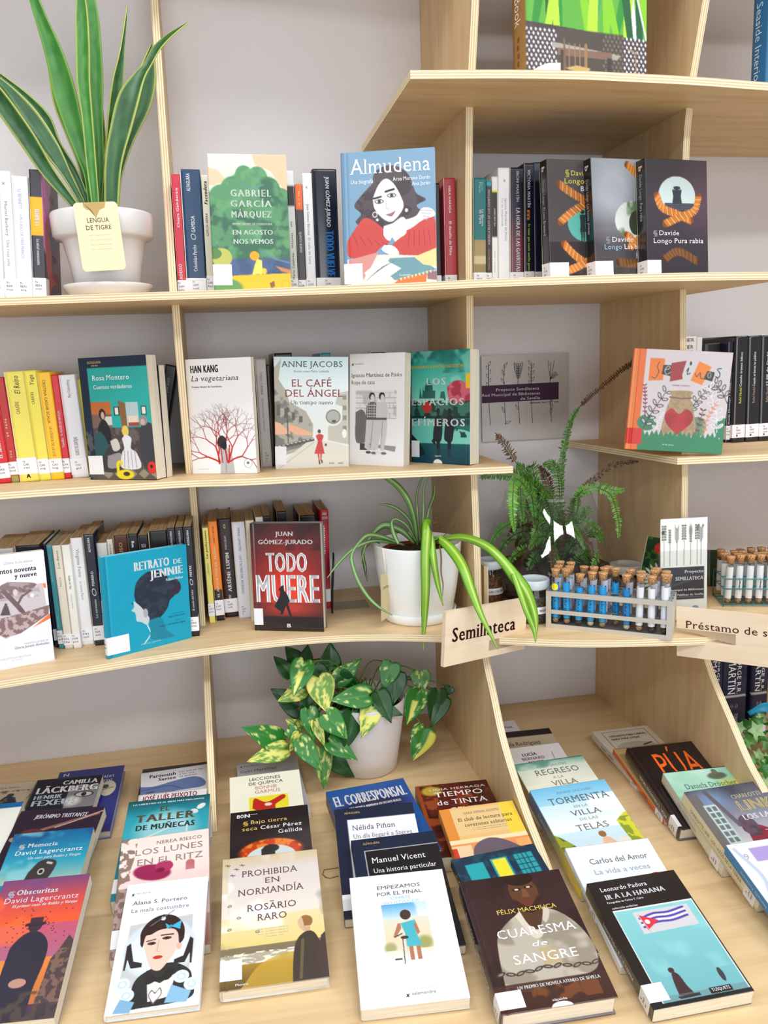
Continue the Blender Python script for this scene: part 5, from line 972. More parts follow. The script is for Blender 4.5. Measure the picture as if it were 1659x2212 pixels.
mb('F2', 'rope cover with a silvery centre and white title, middle of the three alike', gf, a_rope(1), base=(90, 92, 98), spine=(28, 26, 30), ftext=(
    ('Davide', .3, .66, .635, .675, rt, 's'), ('§', .19, .26, .63, .675, (150, 150, 156), 'B'), ('Longo', .16, .46, .695, .735, (150, 190, 214), 's'), ('Las bestias', .5, .98, .695, .735, W_, 's'), ('jóvenes', .7, .99, .755, .8, W_, 's'), ('Las crímenes del Piamonte', .4, .88, .955, .97, rt, 'sb')), stext=(('Davide Longo  Las bestias jóvenes', .16, .6, .4, .66, (190, 186, 190), 's', 'd'), ('b', .05, .09, .35, .7, W_, 'B', 'd')), call='N|LON|pi|2', cv=(.83, .985), cu=.3, m='gloss')
mb('F3', 'rope cover with a climbing figure in the arch, rightmost of the three alike', gf, a_rope(2), base=(66, 60, 66), spine=(28, 26, 30), ftext=(
    ('Davide', .2, .52, .585, .625, rt, 's'), ('§', .1, .17, .585, .625, (150, 150, 156), 'B'), ('Longo', .1, .4, .65, .69, rt, 's'), ('Pura rabia', .44, .92, .65, .69, W_, 's'), ('Las crímenes del Piamonte', .22, .7, .955, .97, rt, 'sb')), stext=(('Davide Longo  Pura rabia', .12, .5, .4, .66, (190, 186, 190), 's', 'd'), ('b', .05, .09, .35, .7, W_, 'B', 'd')), call='N|LON|pi|3', cv=(.83, .985), cu=.22, m='gloss')
# middle shelf, left bay
k1 = (.80, .925)
sp('G0', 'bright red book cut by the left frame edge on the middle shelf', gm, (214, 34, 44), (('EL SILENCIO', .5, .75, .3, .7, W_, 'B', 'u'),), 'N|BRE|cua', cv=(.80, .95))
sp('G1', 'brick red book with faded capitals and an olive foot', gm, (190, 50, 44), (('~', .38, .56, .3, .7, (226, 170, 150), '', 'u'), ('~', .66, .76, .3, .7, (214, 150, 130), '', 'u')), 'N|CAR|tod', cv=k1, bands=((.93, 1, (160, 160, 84)),))
sp('G2', 'wide pale yellow book with a black italic title', gm, (240, 226, 96), (('El Reino', .04, .2, .42, .7, (46, 44, 30), 'is', 'u'), ('CARRÈRE', .27, .38, .36, .54, (90, 86, 50), 's', 'u'), ('A', .93, .965, .38, .62, (30, 28, 24), 'B', 'h')), 'N|CAR|rei', cv=(.78, .93))
sp('G3', 'narrower pale yellow book with a short italic title', gm, (240, 226, 84), (('Yoga', .04, .13, .36, .72, (46, 44, 30), 'is', 'u'), ('CARRÈRE', .19, .3, .32, .56, (90, 86, 50), 's', 'u')), 'N|CAR|yog', cv=(.8, .94))
sp('G4', 'amber orange book with capitals running down the spine', gm, (250, 196, 24), (('CRISTINA CASSAR SCALIA', .07, .47, .34, .56, (110, 84, 20), '', 'd'), ('LA LÓGICA DE LA LUZ', .5, .78, .4, .6, (130, 100, 20), '', 'd')), 'N|CAS|log', cv=(.8, .93))
sp('G5', 'thin scarlet book between the amber and the white one', gm, (206, 30, 46), (('EL VIOLÍN DE MATILDE', .34, .58, .3, .64, W_, 'b', 'u'), ('González', .6, .69, .3, .66, W_, 'b', 'u')), 'N|CHA|vio', cv=(.8, .94))
sp('G6', 'white book with a slim grey name, rightmost wide spine before the teal cover', gm, (232, 233, 238), (('Mary Ouimombring', .05, .22, .4, .6, (130, 130, 138), '', 'u'), ('GUISO DE LENTEJAS', .6, .78, .4, .62, (70, 70, 76), '', 'u')), 'N|CHO|gul', cv=(.81, .97))
sp('G7', 'sliver of an olive yellow book touching the teal kitchen cover', gm, (214, 200, 50), ())
sp('G8', 'slim black book slumped against the first upright on the middle shelf', gm, (30, 32, 40), (('nunca el paraíso', .12, .42, .3, .6, (176, 176, 184), 'is', 'u'),), None)
FITS['H1'] = (FITS['H1'][0], .035) + tuple(FITS['H1'][2:])
mb('H1', 'navy framed book with a teal panel and crowded kitchen scene, cover out', gf, a_kitchen, base=(26, 40, 62), ftext=(
    ('Rosa Montero', .185, .73, .145, .185, W_, 's'), ('Cuentos verdaderos', .19, .76, .222, .255, W_, 's'), ('ALFAGUARA', .13, .34, .03, .05, (206, 176, 110), 's'), ('oo', .19, .29, .055, .072, (206, 176, 110), 'B')), call='N|MON', cv=(.8, .955), cu=.22, res=800)
FITS['H9'] = ('F', .022, FITS['H1'][2] + .0203, FITS['H1'][3] + .0305, .6906, FITS['H1'][5], FITS['H1'][6], 0.0, .15, .222)
mb('H9', 'black backed book standing behind the teal kitchen cover, only its pages showing', gf, None, base=(28, 28, 34), res=80)
mb('H2', 'white book with red branching trees growing round a dark haired figure', gf, a_hankang, base=(244, 244, 246), ftext=(
    ('HAN KANG', .075, .5, .055, .118, (36, 34, 38), 'B'), ('La vegetariana', .08, .8, .145, .19, (60, 58, 62), 'is'), ('Premio Nobel de Literatura', .08, .54, .232, .247, (60, 58, 62), 'b'), ('~', .08, .26, .955, .962, LG, '')), res=1000)
sp('I1', 'grey spine between the red tree cover and the street cafe cover', gm, (166, 160, 154), (('TODO CAMBIA', .12, .33, .42, .6, (80, 76, 74), 's', 'd'), ('Elizabeth Jane Howard', .36, .66, .44, .6, (120, 116, 112), 's', 'd'), ('N', .855, .87, .45, .55, K_, '', 'h'), ('HOW', .88, .895, .45, .75, K_, '', 'h'), ('tod', .905, .92, .45, .65, K_, '', 'h'), ('5', .93, .945, .45, .55, K_, '', 'h')))
sp('I2', 'very thin black book beside the grey spine', gm, (24, 24, 28), ())
sp('I3', 'black topped book hidden behind the street cover', gm, (26, 26, 28), (), pages='tan_pages')
sp('I4', 'teal book whose top edge peeks out behind the street cover', gm, (34, 140, 160), ())
sp('I5', 'black book peeking out behind the white photograph cover', gm, (30, 28, 30), ())
mb('H3', 'pale book with a street cafe scene and a woman in a red dress', gf, a_cafe, base=(206, 222, 224), spine=(176, 178, 166), ftext=(
    ('ANNE JACOBS', .1, .92, .04, .09, (70, 82, 88), 's'), ('Escrito como Marie Lamballe', .27, .74, .118, .137, (110, 126, 130), 's'), ('EL CAFÉ', .24, .77, .2, .262, (150, 60, 70), 's'), ('DEL ÁNGEL', .15, .92, .29, .352, (150, 60, 70), 's'), ('Un tiempo nuevo', .22, .79, .385, .42, (90, 92, 90), 's'), ('PLAZA', .73, .8, .94, .955, (90, 90, 84), ''), ('JANÉS', .85, .92, .94, .955, (90, 90, 84), '')), call='N|JAC', cv=(.795, .96), cu=.15, res=900)
mb('H4', 'white book with a black and white photograph of a standing couple', gf, a_ropa, base=(236, 237, 240), ftext=(
    ('Seix Barral', .1, .26, .082, .097, GR, 's'), ('x', .04, .09, .075, .105, K_, 'bi'), ('Ignacio Martínez de Pisón', .04, .95, .175, .208, (66, 56, 60), 's'), ('Ropa de casa', .04, .47, .238, .272, (96, 92, 96), 's')), res=900)
mb('H5', 'teal cover with two dark walkers by a river and a red tree', gf, a_efimeros, base=(34, 130, 124), back=(26, 26, 28), ftext=(
    ('FERNANDO GARCÍA CALDERÓN', .0, .9, .125, .152, (236, 206, 60), 'b'), ('LOS', .28, .6, .24, .3, (242, 246, 246), 'bw'), ('ESPACIOS', .01, .9, .42, .48, (242, 246, 246), 'bw'), ('EFÍMEROS', .01, .92, .6, .665, (242, 246, 246), 'bw'), ('algaida', .41, .52, .925, .938, W_, 'b')), call='N|GAR', cv=(.8, .95), cu=.14, res=900)
# lower shelf
sp('J0', 'grey book topped with tan pages at the left frame edge, lower shelf', gl, (206, 204, 206), (), pages='tan_pages')
sp('J1', 'wide black book with tan page top behind the white orange and brown tree cover', gl, (26, 28, 36), (), pages='tan_pages')
sp('J2', 'very thin dark navy book beside the pale teal spine', gl, (28, 34, 58), (('~', .3, .7, .3, .6, (70, 90, 130), '', 'd'),), 'N|ES|si', cv=(.82, .93))
sp('J3', 'pale teal thin book on the lower shelf', gl, (72, 152, 166), (('~', .1, .35, .3, .6, (150, 206, 214), '', 'd'), ('~', .68, .8, .3, .6, (150, 206, 214), '', 'd')), 'N|ES|sil', cv=(.82, .95), pages='tan_pages')
sp('J4', 'cream book with an italic title beside the pale teal spine', gl, (226, 218, 202), (('Los llanos', .05, .22, .4, .66, (80, 76, 70), 'is', 'u'), ('FALCO', .3, .39, .42, .6, (110, 104, 96), '', 'u')), 'N|FAL|lla', cv=(.85, .96), pages='tan_pages')
sp('J5', 'narrow white book with small dark title halfway up the spine', gl, (236, 234, 228), (('PIEL DE HIENA', .29, .42, .42, .64, (60, 56, 54), 's', 'u'), ('Paula Farias', .47, .61, .42, .6, LG, 's', 'u')), 'N|FAR|pie', cv=(.85, .96), pages='tan_pages')
sp('J6', 'tall white book with a grey name and pale title running down', gl, (236, 236, 238), (('Virginia Feito', .1, .36, .4, .66, (120, 120, 130), 's', 'd'), ('La señora March', .4, .57, .42, .62, (150, 150, 158), 's', 'd')), 'N|FEI|señ', cv=(.84, .96), pages='tan_pages')
sp('J7', 'tall navy book left of the bright teal portrait cover', gl, (26, 30, 48), (('ALFAGUARA', .03, .16, .4, .62, W_, 's', 'u'), ('FERRERO', .33, .46, .4, .62, W_, 's', 'u'), ('O', .48, .55, .3, .72, (190, 196, 206), 'i', 'u'), ('Los astronautas', .58, .75, .4, .62, (220, 220, 226), 's', 'u')), 'N|FER|ast', cv=(.82, .95), pages='tan_pages', m='gloss')
sp('J8', 'short white book rising behind the left corner of the bright teal portrait cover', gl, (234, 232, 228), (), pages='tan_pages')
sp('J9', 'narrow cream book with black italic title behind the bright teal cover', gl, (230, 224, 212), (('humor vitreo', .05, .35, .36, .66, (50, 46, 44), 'is', 'u'),), pages='tan_pages')
sp('J10', 'brown book with gold capitals behind the bright teal cover', gl, (84, 44, 34), (('LIBRO RUSO', .07, .4, .42, .66, (226, 186, 120), 'b', 'u'),), pages='tan_pages')
sp('J11', 'black book with bold white letters behind the bright teal cover', gl, (36, 34, 42), (('la lo', .07, .24, .38, .66, W_, 'B', 'd'),), pages='tan_pages')
sp('J12', 'black book with a tiny white mark behind the bright teal cover', gl, (30, 32, 42), (('BIGNI', .085, .12, .3, .75, (206, 206, 210), '', 'h'),), pages='tan_pages')
sp('J13', 'very wide black book behind the bright teal cover', gl, (32, 30, 34), (), pages='tan_pages')
for b_, l_ in (('J14', 'left of the two narrow navy books behind the right corner of the teal cover'), ('J15', 'right of the two narrow navy books behind the right corner of the teal cover')):
    sp(b_, l_, gl, (28, 32, 46), (('ALFAGUARA', .03, .17, .36, .62, W_, 's', 'u'),), pages='tan_pages')
sp('J16', 'narrow navy book between the bright teal cover and the first upright', gl, (26, 28, 40), (('ALFAGUARA', .03, .17, .36, .62, W_, 's', 'u'), ('FREYRE', .35, .45, .36, .62, W_, 's', 'u'), ('O', .47, .53, .28, .7, (190, 196, 206), 'i', 'u'), ('El miedo del lobo', .57, .76, .36, .62, (214, 214, 220), 's', 'u')), 'N|FRE|mie', cv=(.82, .95), pages='tan_pages')
mb('K1', 'white book with a brown tree picture and orange corners, lower left', gf, a_ochocientos, base=(232, 235, 244), ftext=(
    ('Olive Schreiner', .47, .85, .065, .088, (170, 170, 180), 's'), ('Mil ochocientos noventa', .0, .88, .12, .165, (46, 44, 54), 'b'), ('y nueve', .59, .88, .175, .215, (46, 44, 54), 'b'), ('Traducción y prólogo de', .62, .94, .79, .805, LG, ''), ('Gloria Jurado Andrades', .5, .95, .815, .835, (90, 88, 96), 'is'), ('BIBLIOTECA EDITOLA', .3, .7, .9, .915, (190, 190, 200), ''), ('~', .44, .58, .928, .935, LG, '')), call='N|SCH', cv=(.75, .95), cu=.33, m='gloss', res=900)
mb('K2', 'bright teal book with the back of a woman with a dark bun', gf, a_jennie, base=(10, 158, 190), hard=True, ftext=(
    ('RETRATO', .36, .78, .1, .185, W_, 'Bs'), ('DE', .83, .93, .13, .18, W_, 'bs'), ('JENNIE', .54, .94, .205, .285, W_, 'Bs'), ('Robert Nathan', .73, .935, .312, .338, W_, 'b'), ('~', .78, .93, .68, .69, (8, 100, 130), ''), ('Elena Ferrándiz', .73, .93, .7, .72, (8, 90, 120), ''), ('~', .8, .93, .75, .76, (8, 100, 130), ''), ('Luis C. Hernández Eguía', .62, .93, .775, .795, (8, 90, 120), ''), ('ediciones narrativa', .38, .62, .92, .935, (190, 236, 244), 'b')), stext=(('RETRATO DE JENNIE', .42, .68, .25, .65, W_, 'bs', 'u'), ('Robert Nathan', .14, .34, .3, .6, W_, '', 'u')), call='N|NAT|ret', cv=(.79, .965), cu=.25, res=900)
K3 = mb('K3', 'black and red thriller with huge white block title, cover out on the lower shelf', gf, a_muere, base=(34, 28, 34), spine=(26, 24, 28), hard=True, ftext=(
    ('JUAN', .36, .61, .075, .115, W_, 'b'), ('GÓMEZ-JURADO', .11, .89, .15, .19, W_, 'b'), ('TODO', .21, .8, .27, .445, W_, 'B'), ('MUERE', .05, .96, .475, .73, W_, 'B'), ('B', .475, .53, .93, .965, W_, 'B')), call='N|GOM|tod', cv=(.79, .945), cu=.13, m='gloss', res=900)
_f = FITS['K3']; _w, _h = _f[8], _f[9]
_sil = [(.42, .575), (.45, .57), (.455, .62), (.5, .66), (.53, .72), (.5, .74), (.55, .86), (.52, .86), (.47, .76), (.42, .84), (.38, .84), (.4, .82), (.3, .77), (.38, .68), (.4, .63), (.37, .61)]
bm = bmesh.new(); bm.faces.new([bm.verts.new((u * _w, -0.0006, (1 - v) * _h)) for u, v in _sil]); bm_obj('printed_silhouette', bm, mat('black_print', (34, 30, 34), 0.4)[0], K3)
sp('L1', 'thin yellow book with black italic title right of the first upright', gl, (236, 222, 120), (('Las perfecciones', .03, .32, .3, .66, (50, 46, 30), 'bis', 'u'), ('LATRONICO', .37, .49, .4, .66, (110, 100, 60), '', 'u')), 'N|LAT|per', cv=(.79, .92), pages='tan_pages')
sp('L2', 'orange and black book with white capitals on the lower shelf', gl, (240, 132, 30), (('CHRISTY LEFTERI', .05, .22, .44, .64, (80, 50, 30), '', 'u'), ('EL APICULTOR DE ALEPO', .25, .76, .4, .64, W_, 'b', 'u')), 'N|LEF|api', cv=(.79, .945), bands=((.68, 1, (28, 26, 30)),), pages='tan_pages')
sp('L3', 'thick dark purple hardback with ornate white title beside the orange one', gl, (42, 28, 34), (('MAURICE LEBLANC', .17, .31, .42, .56, (214, 206, 206), '', 'u'), ('ARSÈNE LUPIN', .34, .74, .4, .66, W_, 'Bs', 'u'), ('EL ÚLTIMO AMOR DE', .77, .86, .4, .56, W_, '', 'u'), ('o', .055, .1, .34, .6, (206, 206, 110), 'B', 'u')), 'N|LEB|ult', cv=(.81, .95), hard=True, pages='tan_pages')
sp('L4', 'white book with slim capitals left of the red thriller', gl, (226, 228, 240), (('PIERRE LEMAITRE', .06, .3, .42, .6, (110, 110, 122), '', 'd'), ('LOS COLORES DEL INCENDIO', .34, .74, .4, .58, (110, 110, 122), '', 'd'), ('N', .87, .885, .3, .4, K_, '', 'h'), ('LEM', .895, .91, .3, .6, K_, '', 'h'), ('col', .92, .935, .3, .5, K_, '', 'h'), ('2', .945, .96, .3, .38, K_, '', 'h')), pages='tan_pages')
sp('L5', 'cream book half covered by the left edge of the red thriller', gl, (222, 212, 190), (), pages='tan_pages')
sp('L6', 'white spine book peeking over the red thriller on its left', gl, (228, 226, 222), (), pages='tan_pages')
sp('L7', 'small black book peeking over the red thriller beside the white one', gl, (30, 26, 28), (), pages='tan_pages')
sp('L8', 'tall black book rising over the middle of the red thriller', gl, (32, 28, 30), (), pages='tan_pages')
sp('L9', 'wide black book rising over the right half of the red thriller', gl, (30, 28, 30), (), pages='tan_pages')
sp('L10', 'red hardback with white lettering behind the right edge of the thriller', gl, (176, 28, 44), (('ANNE', .03, .055, .3, .8, W_, '', 'h'), ('CROWE', .07, .095, .25, .9, W_, '', 'h'), ('~', .16, .45, .3, .6, W_, '', 'd')), 'N', hard=True, art=lambda c: (c.G(0, (60, 70, 64), 1, (40, 24, 28)), c.R(0, 0, .12, 1, (176, 28, 44))), pages='tan_pages', cv=(.8, .93))
# right of the third upright
mb('V9', 'square children\'s picture book with orange spine, cloth sack and red heart', gf, a_semillas, base=(214, 204, 208), spine=(232, 132, 74), hard=True, ftext=(('DESIRÉE ACEVEDO', .42, .6, .335, .35, (130, 120, 130), 'i'), ('A fin buen', .38, .5, .925, .94, (226, 240, 226), 'i')), res=850)
sp('V1', 'white book with black capitals beside the third upright', gr, (236, 232, 228), (('JAVIER', .02, .05, .1, .9, (60, 56, 60), '', 'h'), ('JAVIER', .08, .115, .2, .86, (60, 56, 60), '', 'h'), ('MORO', .13, .165, .32, .86, (60, 56, 60), '', 'h')))
sp('V2', 'narrow white book with a single letter beside the black hardbacks', gr, (232, 228, 232), (('o', .17, .19, .2, .8, (90, 86, 92), '', 'h'),))
sp('V3', 'black book with tan pages behind the top edge of the picture book', gr, (30, 26, 28), (), pages='tan_pages', hard=True)
sp('V4', 'thin navy book with tiny white lettering touching the picture book', gr, (30, 32, 56), (('Xuela Monteys / Petita', .4, .82, .25, .5, W_, 'b', 'u'), ('~', .3, .6, .6, .8, (150, 150, 170), '', 'u')), 'N|MON|pe', cv=(.83, .97))
for b_, n_, t1, l_ in (('V5', 1, 'Cuando éramos felices', 'glossy black hardback with a yellow name on the spine'), ('V6', 2, 'Cuando se borran las palabras', 'glossy black hardback with a longer white title, middle of the three alike'), ('V7', 3, 'El fill de l\'italià', 'glossy black hardback at the right frame edge, last of the three alike')):
    sp(b_, l_, gr, (26, 24, 28), ((t1, .15, .47, .42, .6, W_, 'b', 'u'), ('Rafel Nadal', .48, .63, .42, .6, (220, 214, 90) if n_ == 1 else (170, 150, 140), 's', 'u')), 'N|NAD|cua|1', cv=(.83, .955), m='gloss', hard=True)
mb('X1', 'large garden photo book with a wooden chair and lattice fence on the cover, top right', gf, a_garden, base=(90, 80, 70), spine=(164, 124, 74), hard=True, stext=(('The Garden Book', .1, .66, .3, .68, (236, 226, 206), '', 'd'), ('~', .72, .9, .35, .6, (120, 86, 50), '', 'd')), res=650)
mb('X2', 'blue interiors book with white spine lettering at the top right corner', gf, None, base=(60, 120, 160), spine=(42, 108, 158), res=60, hard=True, stext=(('New Seaside Interiors', .2, .97, .3, .66, (190, 214, 230), '', 'd'),))
for b_, l_ in (('W1', 'leftmost of the three navy fantasy volumes under the right sign'), ('W2', 'middle of the three navy fantasy volumes under the right sign'), ('W3', 'rightmost of the three navy fantasy volumes, with a white call number label')):
    sp(b_, l_, 'navy fantasy volumes at the right', (22, 30, 62), (('GEORGE R.R.', .12, .56, .58, .74, W_, 's', 'd'), ('MARTIN', .2, .56, .22, .52, W_, 's', 'd'), ('TORMENTA' if b_ != 'W3' else 'FESTÍN DE', .76, .9, .5, .66, (206, 206, 216), 's', 'd'), ('DE ESPADAS' if b_ != 'W3' else 'CUERVOS', .76, .9, .3, .44, (206, 206, 216), 's', 'd'), ('o', .63, .71, .35, .65, (150, 156, 180), 'B', 'h')), 'N|MAR|can' if b_ == 'W3' else None, bands=((.58, .59, (206, 206, 214)), (.73, .74, (206, 206, 214))), hard=True, cv=(.86, .99))
# books on the deck, far left column
mb('M1', 'sand coloured book with small birds, at the back of the far left column', gd, a_pajaros, base=(200, 188, 166), ftext=(('Care Santos', .5, .8, .06, .085, (120, 112, 104), 's'), ('de los pájaros', .45, 1.0, .11, .135, (130, 120, 112), 's')), m='matte')
mb('M0', 'white book with a blue top band at the left frame edge', gd, a_m0, base=(238, 240, 232))
mb('N1', 'blue violet book at the back of the second column from the left', gd, a_najat, base=(40, 46, 128), ftext=(('N', .08, .16, .04, .09, W_, 'b'), ('El Hachmi', .2, .5, .17, .22, W_, 's'), ('Najat', .62, .88, .13, .18, (206, 206, 230), 's'), ('hmi', .66, .86, .2, .25, (206, 206, 230), 's')), hard=True)
mb('N2', 'dark crime novel with big white names and a staring eye', gd, a_lack, base=(22, 24, 44), ftext=(('CAMILLA', .42, .95, .045, .1, W_, 'B'), ('LÄCKBERG', .06, .98, .12, .2, W_, 'B'), ('HENRIK', .06, .48, .225, .275, (196, 220, 226), 'B'), ('FEXEUS', .06, .72, .29, .36, (206, 222, 230), 'B')), res=900)
mb('N3', 'dark purple book with a curved wooden bow on the cover', gd, a_trist, base=(44, 32, 52), ftext=(('JERÓNIMO TRISTANTE', .2, .83, .06, .105, W_, 'bi'),), res=800, spine=(40, 30, 46))
mb('N4', 'sky blue thriller with a grey skull shape, third cover from the front', gd, a_memoria, base=(30, 130, 170), ftext=(('Memoria', .23, .6, .115, .155, W_, 'bs'), ('§', .12, .2, .12, .16, (190, 200, 206), 'B'), ('David Lagercrantz', .11, .93, .185, .225, W_, 's'), ('Un caso para Rekke y Vargas', .29, .93, .25, .275, W_, 'bi')), res=900)
mb('N5', 'orange sunset thriller with a man in a hat seen from behind, front left corner', gd, a_obscuritas, base=(116, 66, 118), ftext=(('Obscuritas', .2, .67, .085, .125, W_, 'bs'), ('§', .1, .18, .09, .13, (190, 180, 200), 'B'), ('David Lagercrantz', .09, .93, .145, .185, (226, 206, 226), 's'), ('El primer caso de Rekke y Vargas', .2, .93, .2, .222, W_, 'bi')), res=1100)
# second deck column
mb('O1', 'black book at the back of the pile left of the first upright', gd, a_strip((0, 1, (44, 26, 28))), base=(44, 26, 28), res=200)
mb('O2', 'grey book with a blue veiled face beside the first upright', gd, a_parinoush, base=(210, 210, 214), ftext=(('Parinoush', .13, .52, .05, .095, (40, 36, 40), 'b'), ('Saniee', .26, .52, .11, .15, (40, 36, 40), 'b'), ('Los que se van', .57, .93, .045, .07, GR, ''), ('y los que', .57, .8, .08, .105, GR, ''), ('se quedan', .57, .84, .115, .14, GR, '')), res=800)
mb('O3', 'white strip of a book with red capitals above the teal dolls cover', gd, a_strip((0, 1, (232, 230, 232))), base=(232, 230, 232), ftext=(('JOSÉ LUÍS PEIXOTO', .06, .86, .03, .09, (176, 26, 60), 'b'),), res=200)
mb('O4', 'teal book with golden capitals and a small bow on the cover', gd, a_taller, base=(30, 130, 146), spine=(40, 60, 62), ftext=(('LA LIBERTAD ES EL BIEN MÁS PRECIADO', .06, .93, .035, .05, W_, 'B'), ('EL', .4, .52, .09, .14, (96, 104, 84), 'Bs'), ('TALLER', .12, .84, .17, .245, (110, 100, 76), 'Bs'), ('DE MUÑECAS', .14, .84, .28, .335, (60, 74, 74), 'Bs')), res=900, call='N|PUJ|tal', cv=(.8, .93), cu=.1)
mb('O5', 'pale pink book with a plum coloured hat on the cover', gd, a_lunes, base=(244, 222, 214), spine=(120, 100, 92), ftext=(('NEREA RIESCO', .4, .92, .055, .085, (120, 96, 92), 's'), ('LOS LUNES', .17, .93, .115, .17, (150, 126, 124), ''), ('EN EL RITZ', .2, .93, .21, .265, (150, 126, 124), '')), res=900, call='N|RIE|lun', cv=(.78, .92), cu=.1)
mb('O6', 'white book with a portrait wearing a blue hair bow, front of its column', gd, a_mala, base=(240, 244, 252), hard=True, ftext=(('Seix Barral', .13, .3, .085, .097, LG, 's'), ('x', .07, .11, .08, .11, K_, 'bi'), ('Alana S. Portero', .1, .76, .16, .19, (90, 90, 96), 's'), ('La mala costumbre', .1, .79, .225, .255, (130, 130, 138), 's')), res=1300, m='gloss')
# third deck column
mb('P1', 'grey book with a small serif name at the back of the third column', gd, a_gabi, base=(196, 196, 202), ftext=(('Seix Barral', .12, .36, .045, .065, GR, 's'), ('x', .06, .1, .04, .075, K_, 'bi'), ('Gabi Martínez', .05, .64, .13, .175, (110, 106, 108), 's')), m='matte')
mb('P2', 'cream book with a red figure on a yellow block', gd, a_lecc, base=(240, 238, 218), ftext=(('LECCIONES', .28, .72, .045, .085, (60, 56, 56), ''), ('DE QUÍMICA', .27, .75, .105, .145, (60, 56, 56), ''), ('BONNIE', .36, .66, .165, .205, (196, 126, 116), ''), ('GARMUS', .35, .7, .22, .26, (196, 126, 116), ''), ('LAS DELICIOSAS', .25, .78, .5, .54, (80, 76, 70), '')), res=800, m='matte')
mb('P3', 'black book with a flame red hairline and yellow serif title', gd, a_bajo, base=(28, 22, 32), ftext=(('80', .08, .17, .035, .075, W_, 's'), ('N', .18, .25, .035, .075, W_, 'B'), ('~', .26, .35, .04, .05, W_, ''), ('Bajo tierra', .26, .72, .115, .155, (226, 196, 110), 's'), ('§', .16, .23, .12, .16, (206, 176, 80), 'B'), ('seca', .15, .34, .185, .225, (226, 196, 110), 's'), ('César Pérez', .38, .9, .185, .225, W_, 's'), ('Gellida', .6, .9, .25, .29, W_, 's')), res=900, m='gloss')
mb('P4', 'sepia novel with a woman in a coat by the sea, front of the third column', gd, a_normandia, base=(214, 200, 176), spine=(206, 200, 190), hard=True, ftext=(('PROHIBIDA', .2, .78, .125, .175, (96, 72, 76), 's'), ('EN', .44, .59, .2, .245, (96, 72, 76), 's'), ('NORMANDÍA', .16, .83, .28, .33, (96, 72, 76), 's'), ('-', .48, .52, .37, .41, (96, 72, 76), ''), ('ROSARIO', .25, .74, .41, .46, (96, 72, 76), 's'), ('RARO', .35, .64, .49, .54, (96, 72, 76), 's'), ('~', .35, .66, .6, .608, LG, ''), ('~', .35, .66, .62, .628, LG, ''), ('~', .35, .66, .64, .648, LG, ''), ('~', .42, .6, .66, .668, LG, ''), ('Planeta', .14, .26, .965, .98, W_, 'b')), call='N|RAR|pro', cv=(.8, .94), cu=.2, res=1200, m='gloss')
# fourth deck column
mb('Q1', 'blue book with heavy white block title behind the navy covers', gd, a_corresp, base=(34, 86, 158), spine=(30, 50, 100), ftext=(('EL CORRESPONSAL', .05, .95, .1, .24, W_, 'B'), ('UNA NOVELA INSPIRADA EN HECHOS REALES', .2, .84, .28, .31, W_, 'B')), res=800)
mb('Q2', 'navy framed white cover with two grey lines of text', gd, a_pinon, base=(24, 34, 60), ftext=(('ALFAGUARA', .12, .32, .04, .06, (206, 176, 110), 's'), ('Nélida Piñon', .2, .73, .18, .23, (90, 92, 100), 's'), ('Un día llegaré a Sagres', .2, .92, .27, .31, (130, 132, 140), 's')), call='N|PIÑ|dia', cv=(.8, .93), cu=.1, res=800)
mb('Q3', 'black cover with a thin frame line and white serif text', gd, a_vicent, base=(24, 36, 62), ftext=(('ALFAGUARA', .13, .33, .04, .06, (206, 176, 110), 's'), ('Manuel Vicent', .2, .82, .19, .24, W_, 's'), ('Una historia particular', .2, .92, .29, .33, W_, 's')), res=700)
mb('Q4', 'white book with a small photo of a turquoise dress and bicycle', gd, a_empez, base=(242, 244, 249), ftext=(('EMPEZAMOS', .28, .73, .1, .13, (70, 70, 74), ''), ('POR EL FINAL', .27, .74, .155, .185, (70, 70, 74), ''), ('CHRIS', .4, .61, .2, .225, (150, 200, 226), ''), ('WHITAKER', .32, .7, .235, .258, (170, 206, 226), ''), ('~', .48, .7, .9, .905, LG, ''), ('salamandra', .48, .7, .92, .94, (120, 120, 126), ''), ('x', .42, .46, .92, .95, K_, 'bi')), res=1200)
# fifth deck column
mb('R1', 'dark red book with white serif capitals near the second upright', gd, a_tinta, base=(92, 34, 28), spine=(60, 60, 64), ftext=(('LIDIA HERBADA', .17, .95, .07, .1, (236, 220, 206), 's'), ('TIEMPO', .22, .88, .13, .2, W_, 's'), ('de TINTA', .22, .9, .25, .32, W_, 's'), ('y CENIZA', .24, .88, .37, .44, W_, 's')), res=800)
mb('R2', 'orange book with a dark haired reader on the cover', gd, a_club, base=(232, 186, 120), spine=(226, 150, 70), ftext=(('SARA NISHA ADAMS', .3, .77, .06, .085, (160, 130, 84), 's'), ('El club de lectura para', .2, .92, .12, .155, (84, 62, 40), 's'), ('corazones solitarios', .26, .88, .18, .215, (84, 62, 40), 's'), ('~', .35, .8, .235, .242, (140, 110, 70), ''), ('~', .35, .8, .255, .262, (140, 110, 70), '')), res=900)
mb('R3', 'dark blue book with turquoise windows and one lit yellow window', gd, a_casa, base=(26, 52, 76), spine=(20, 34, 50), stext=(('CASA', .12, .3, .3, .75, (226, 206, 70), 'b', 'd'),), res=800)
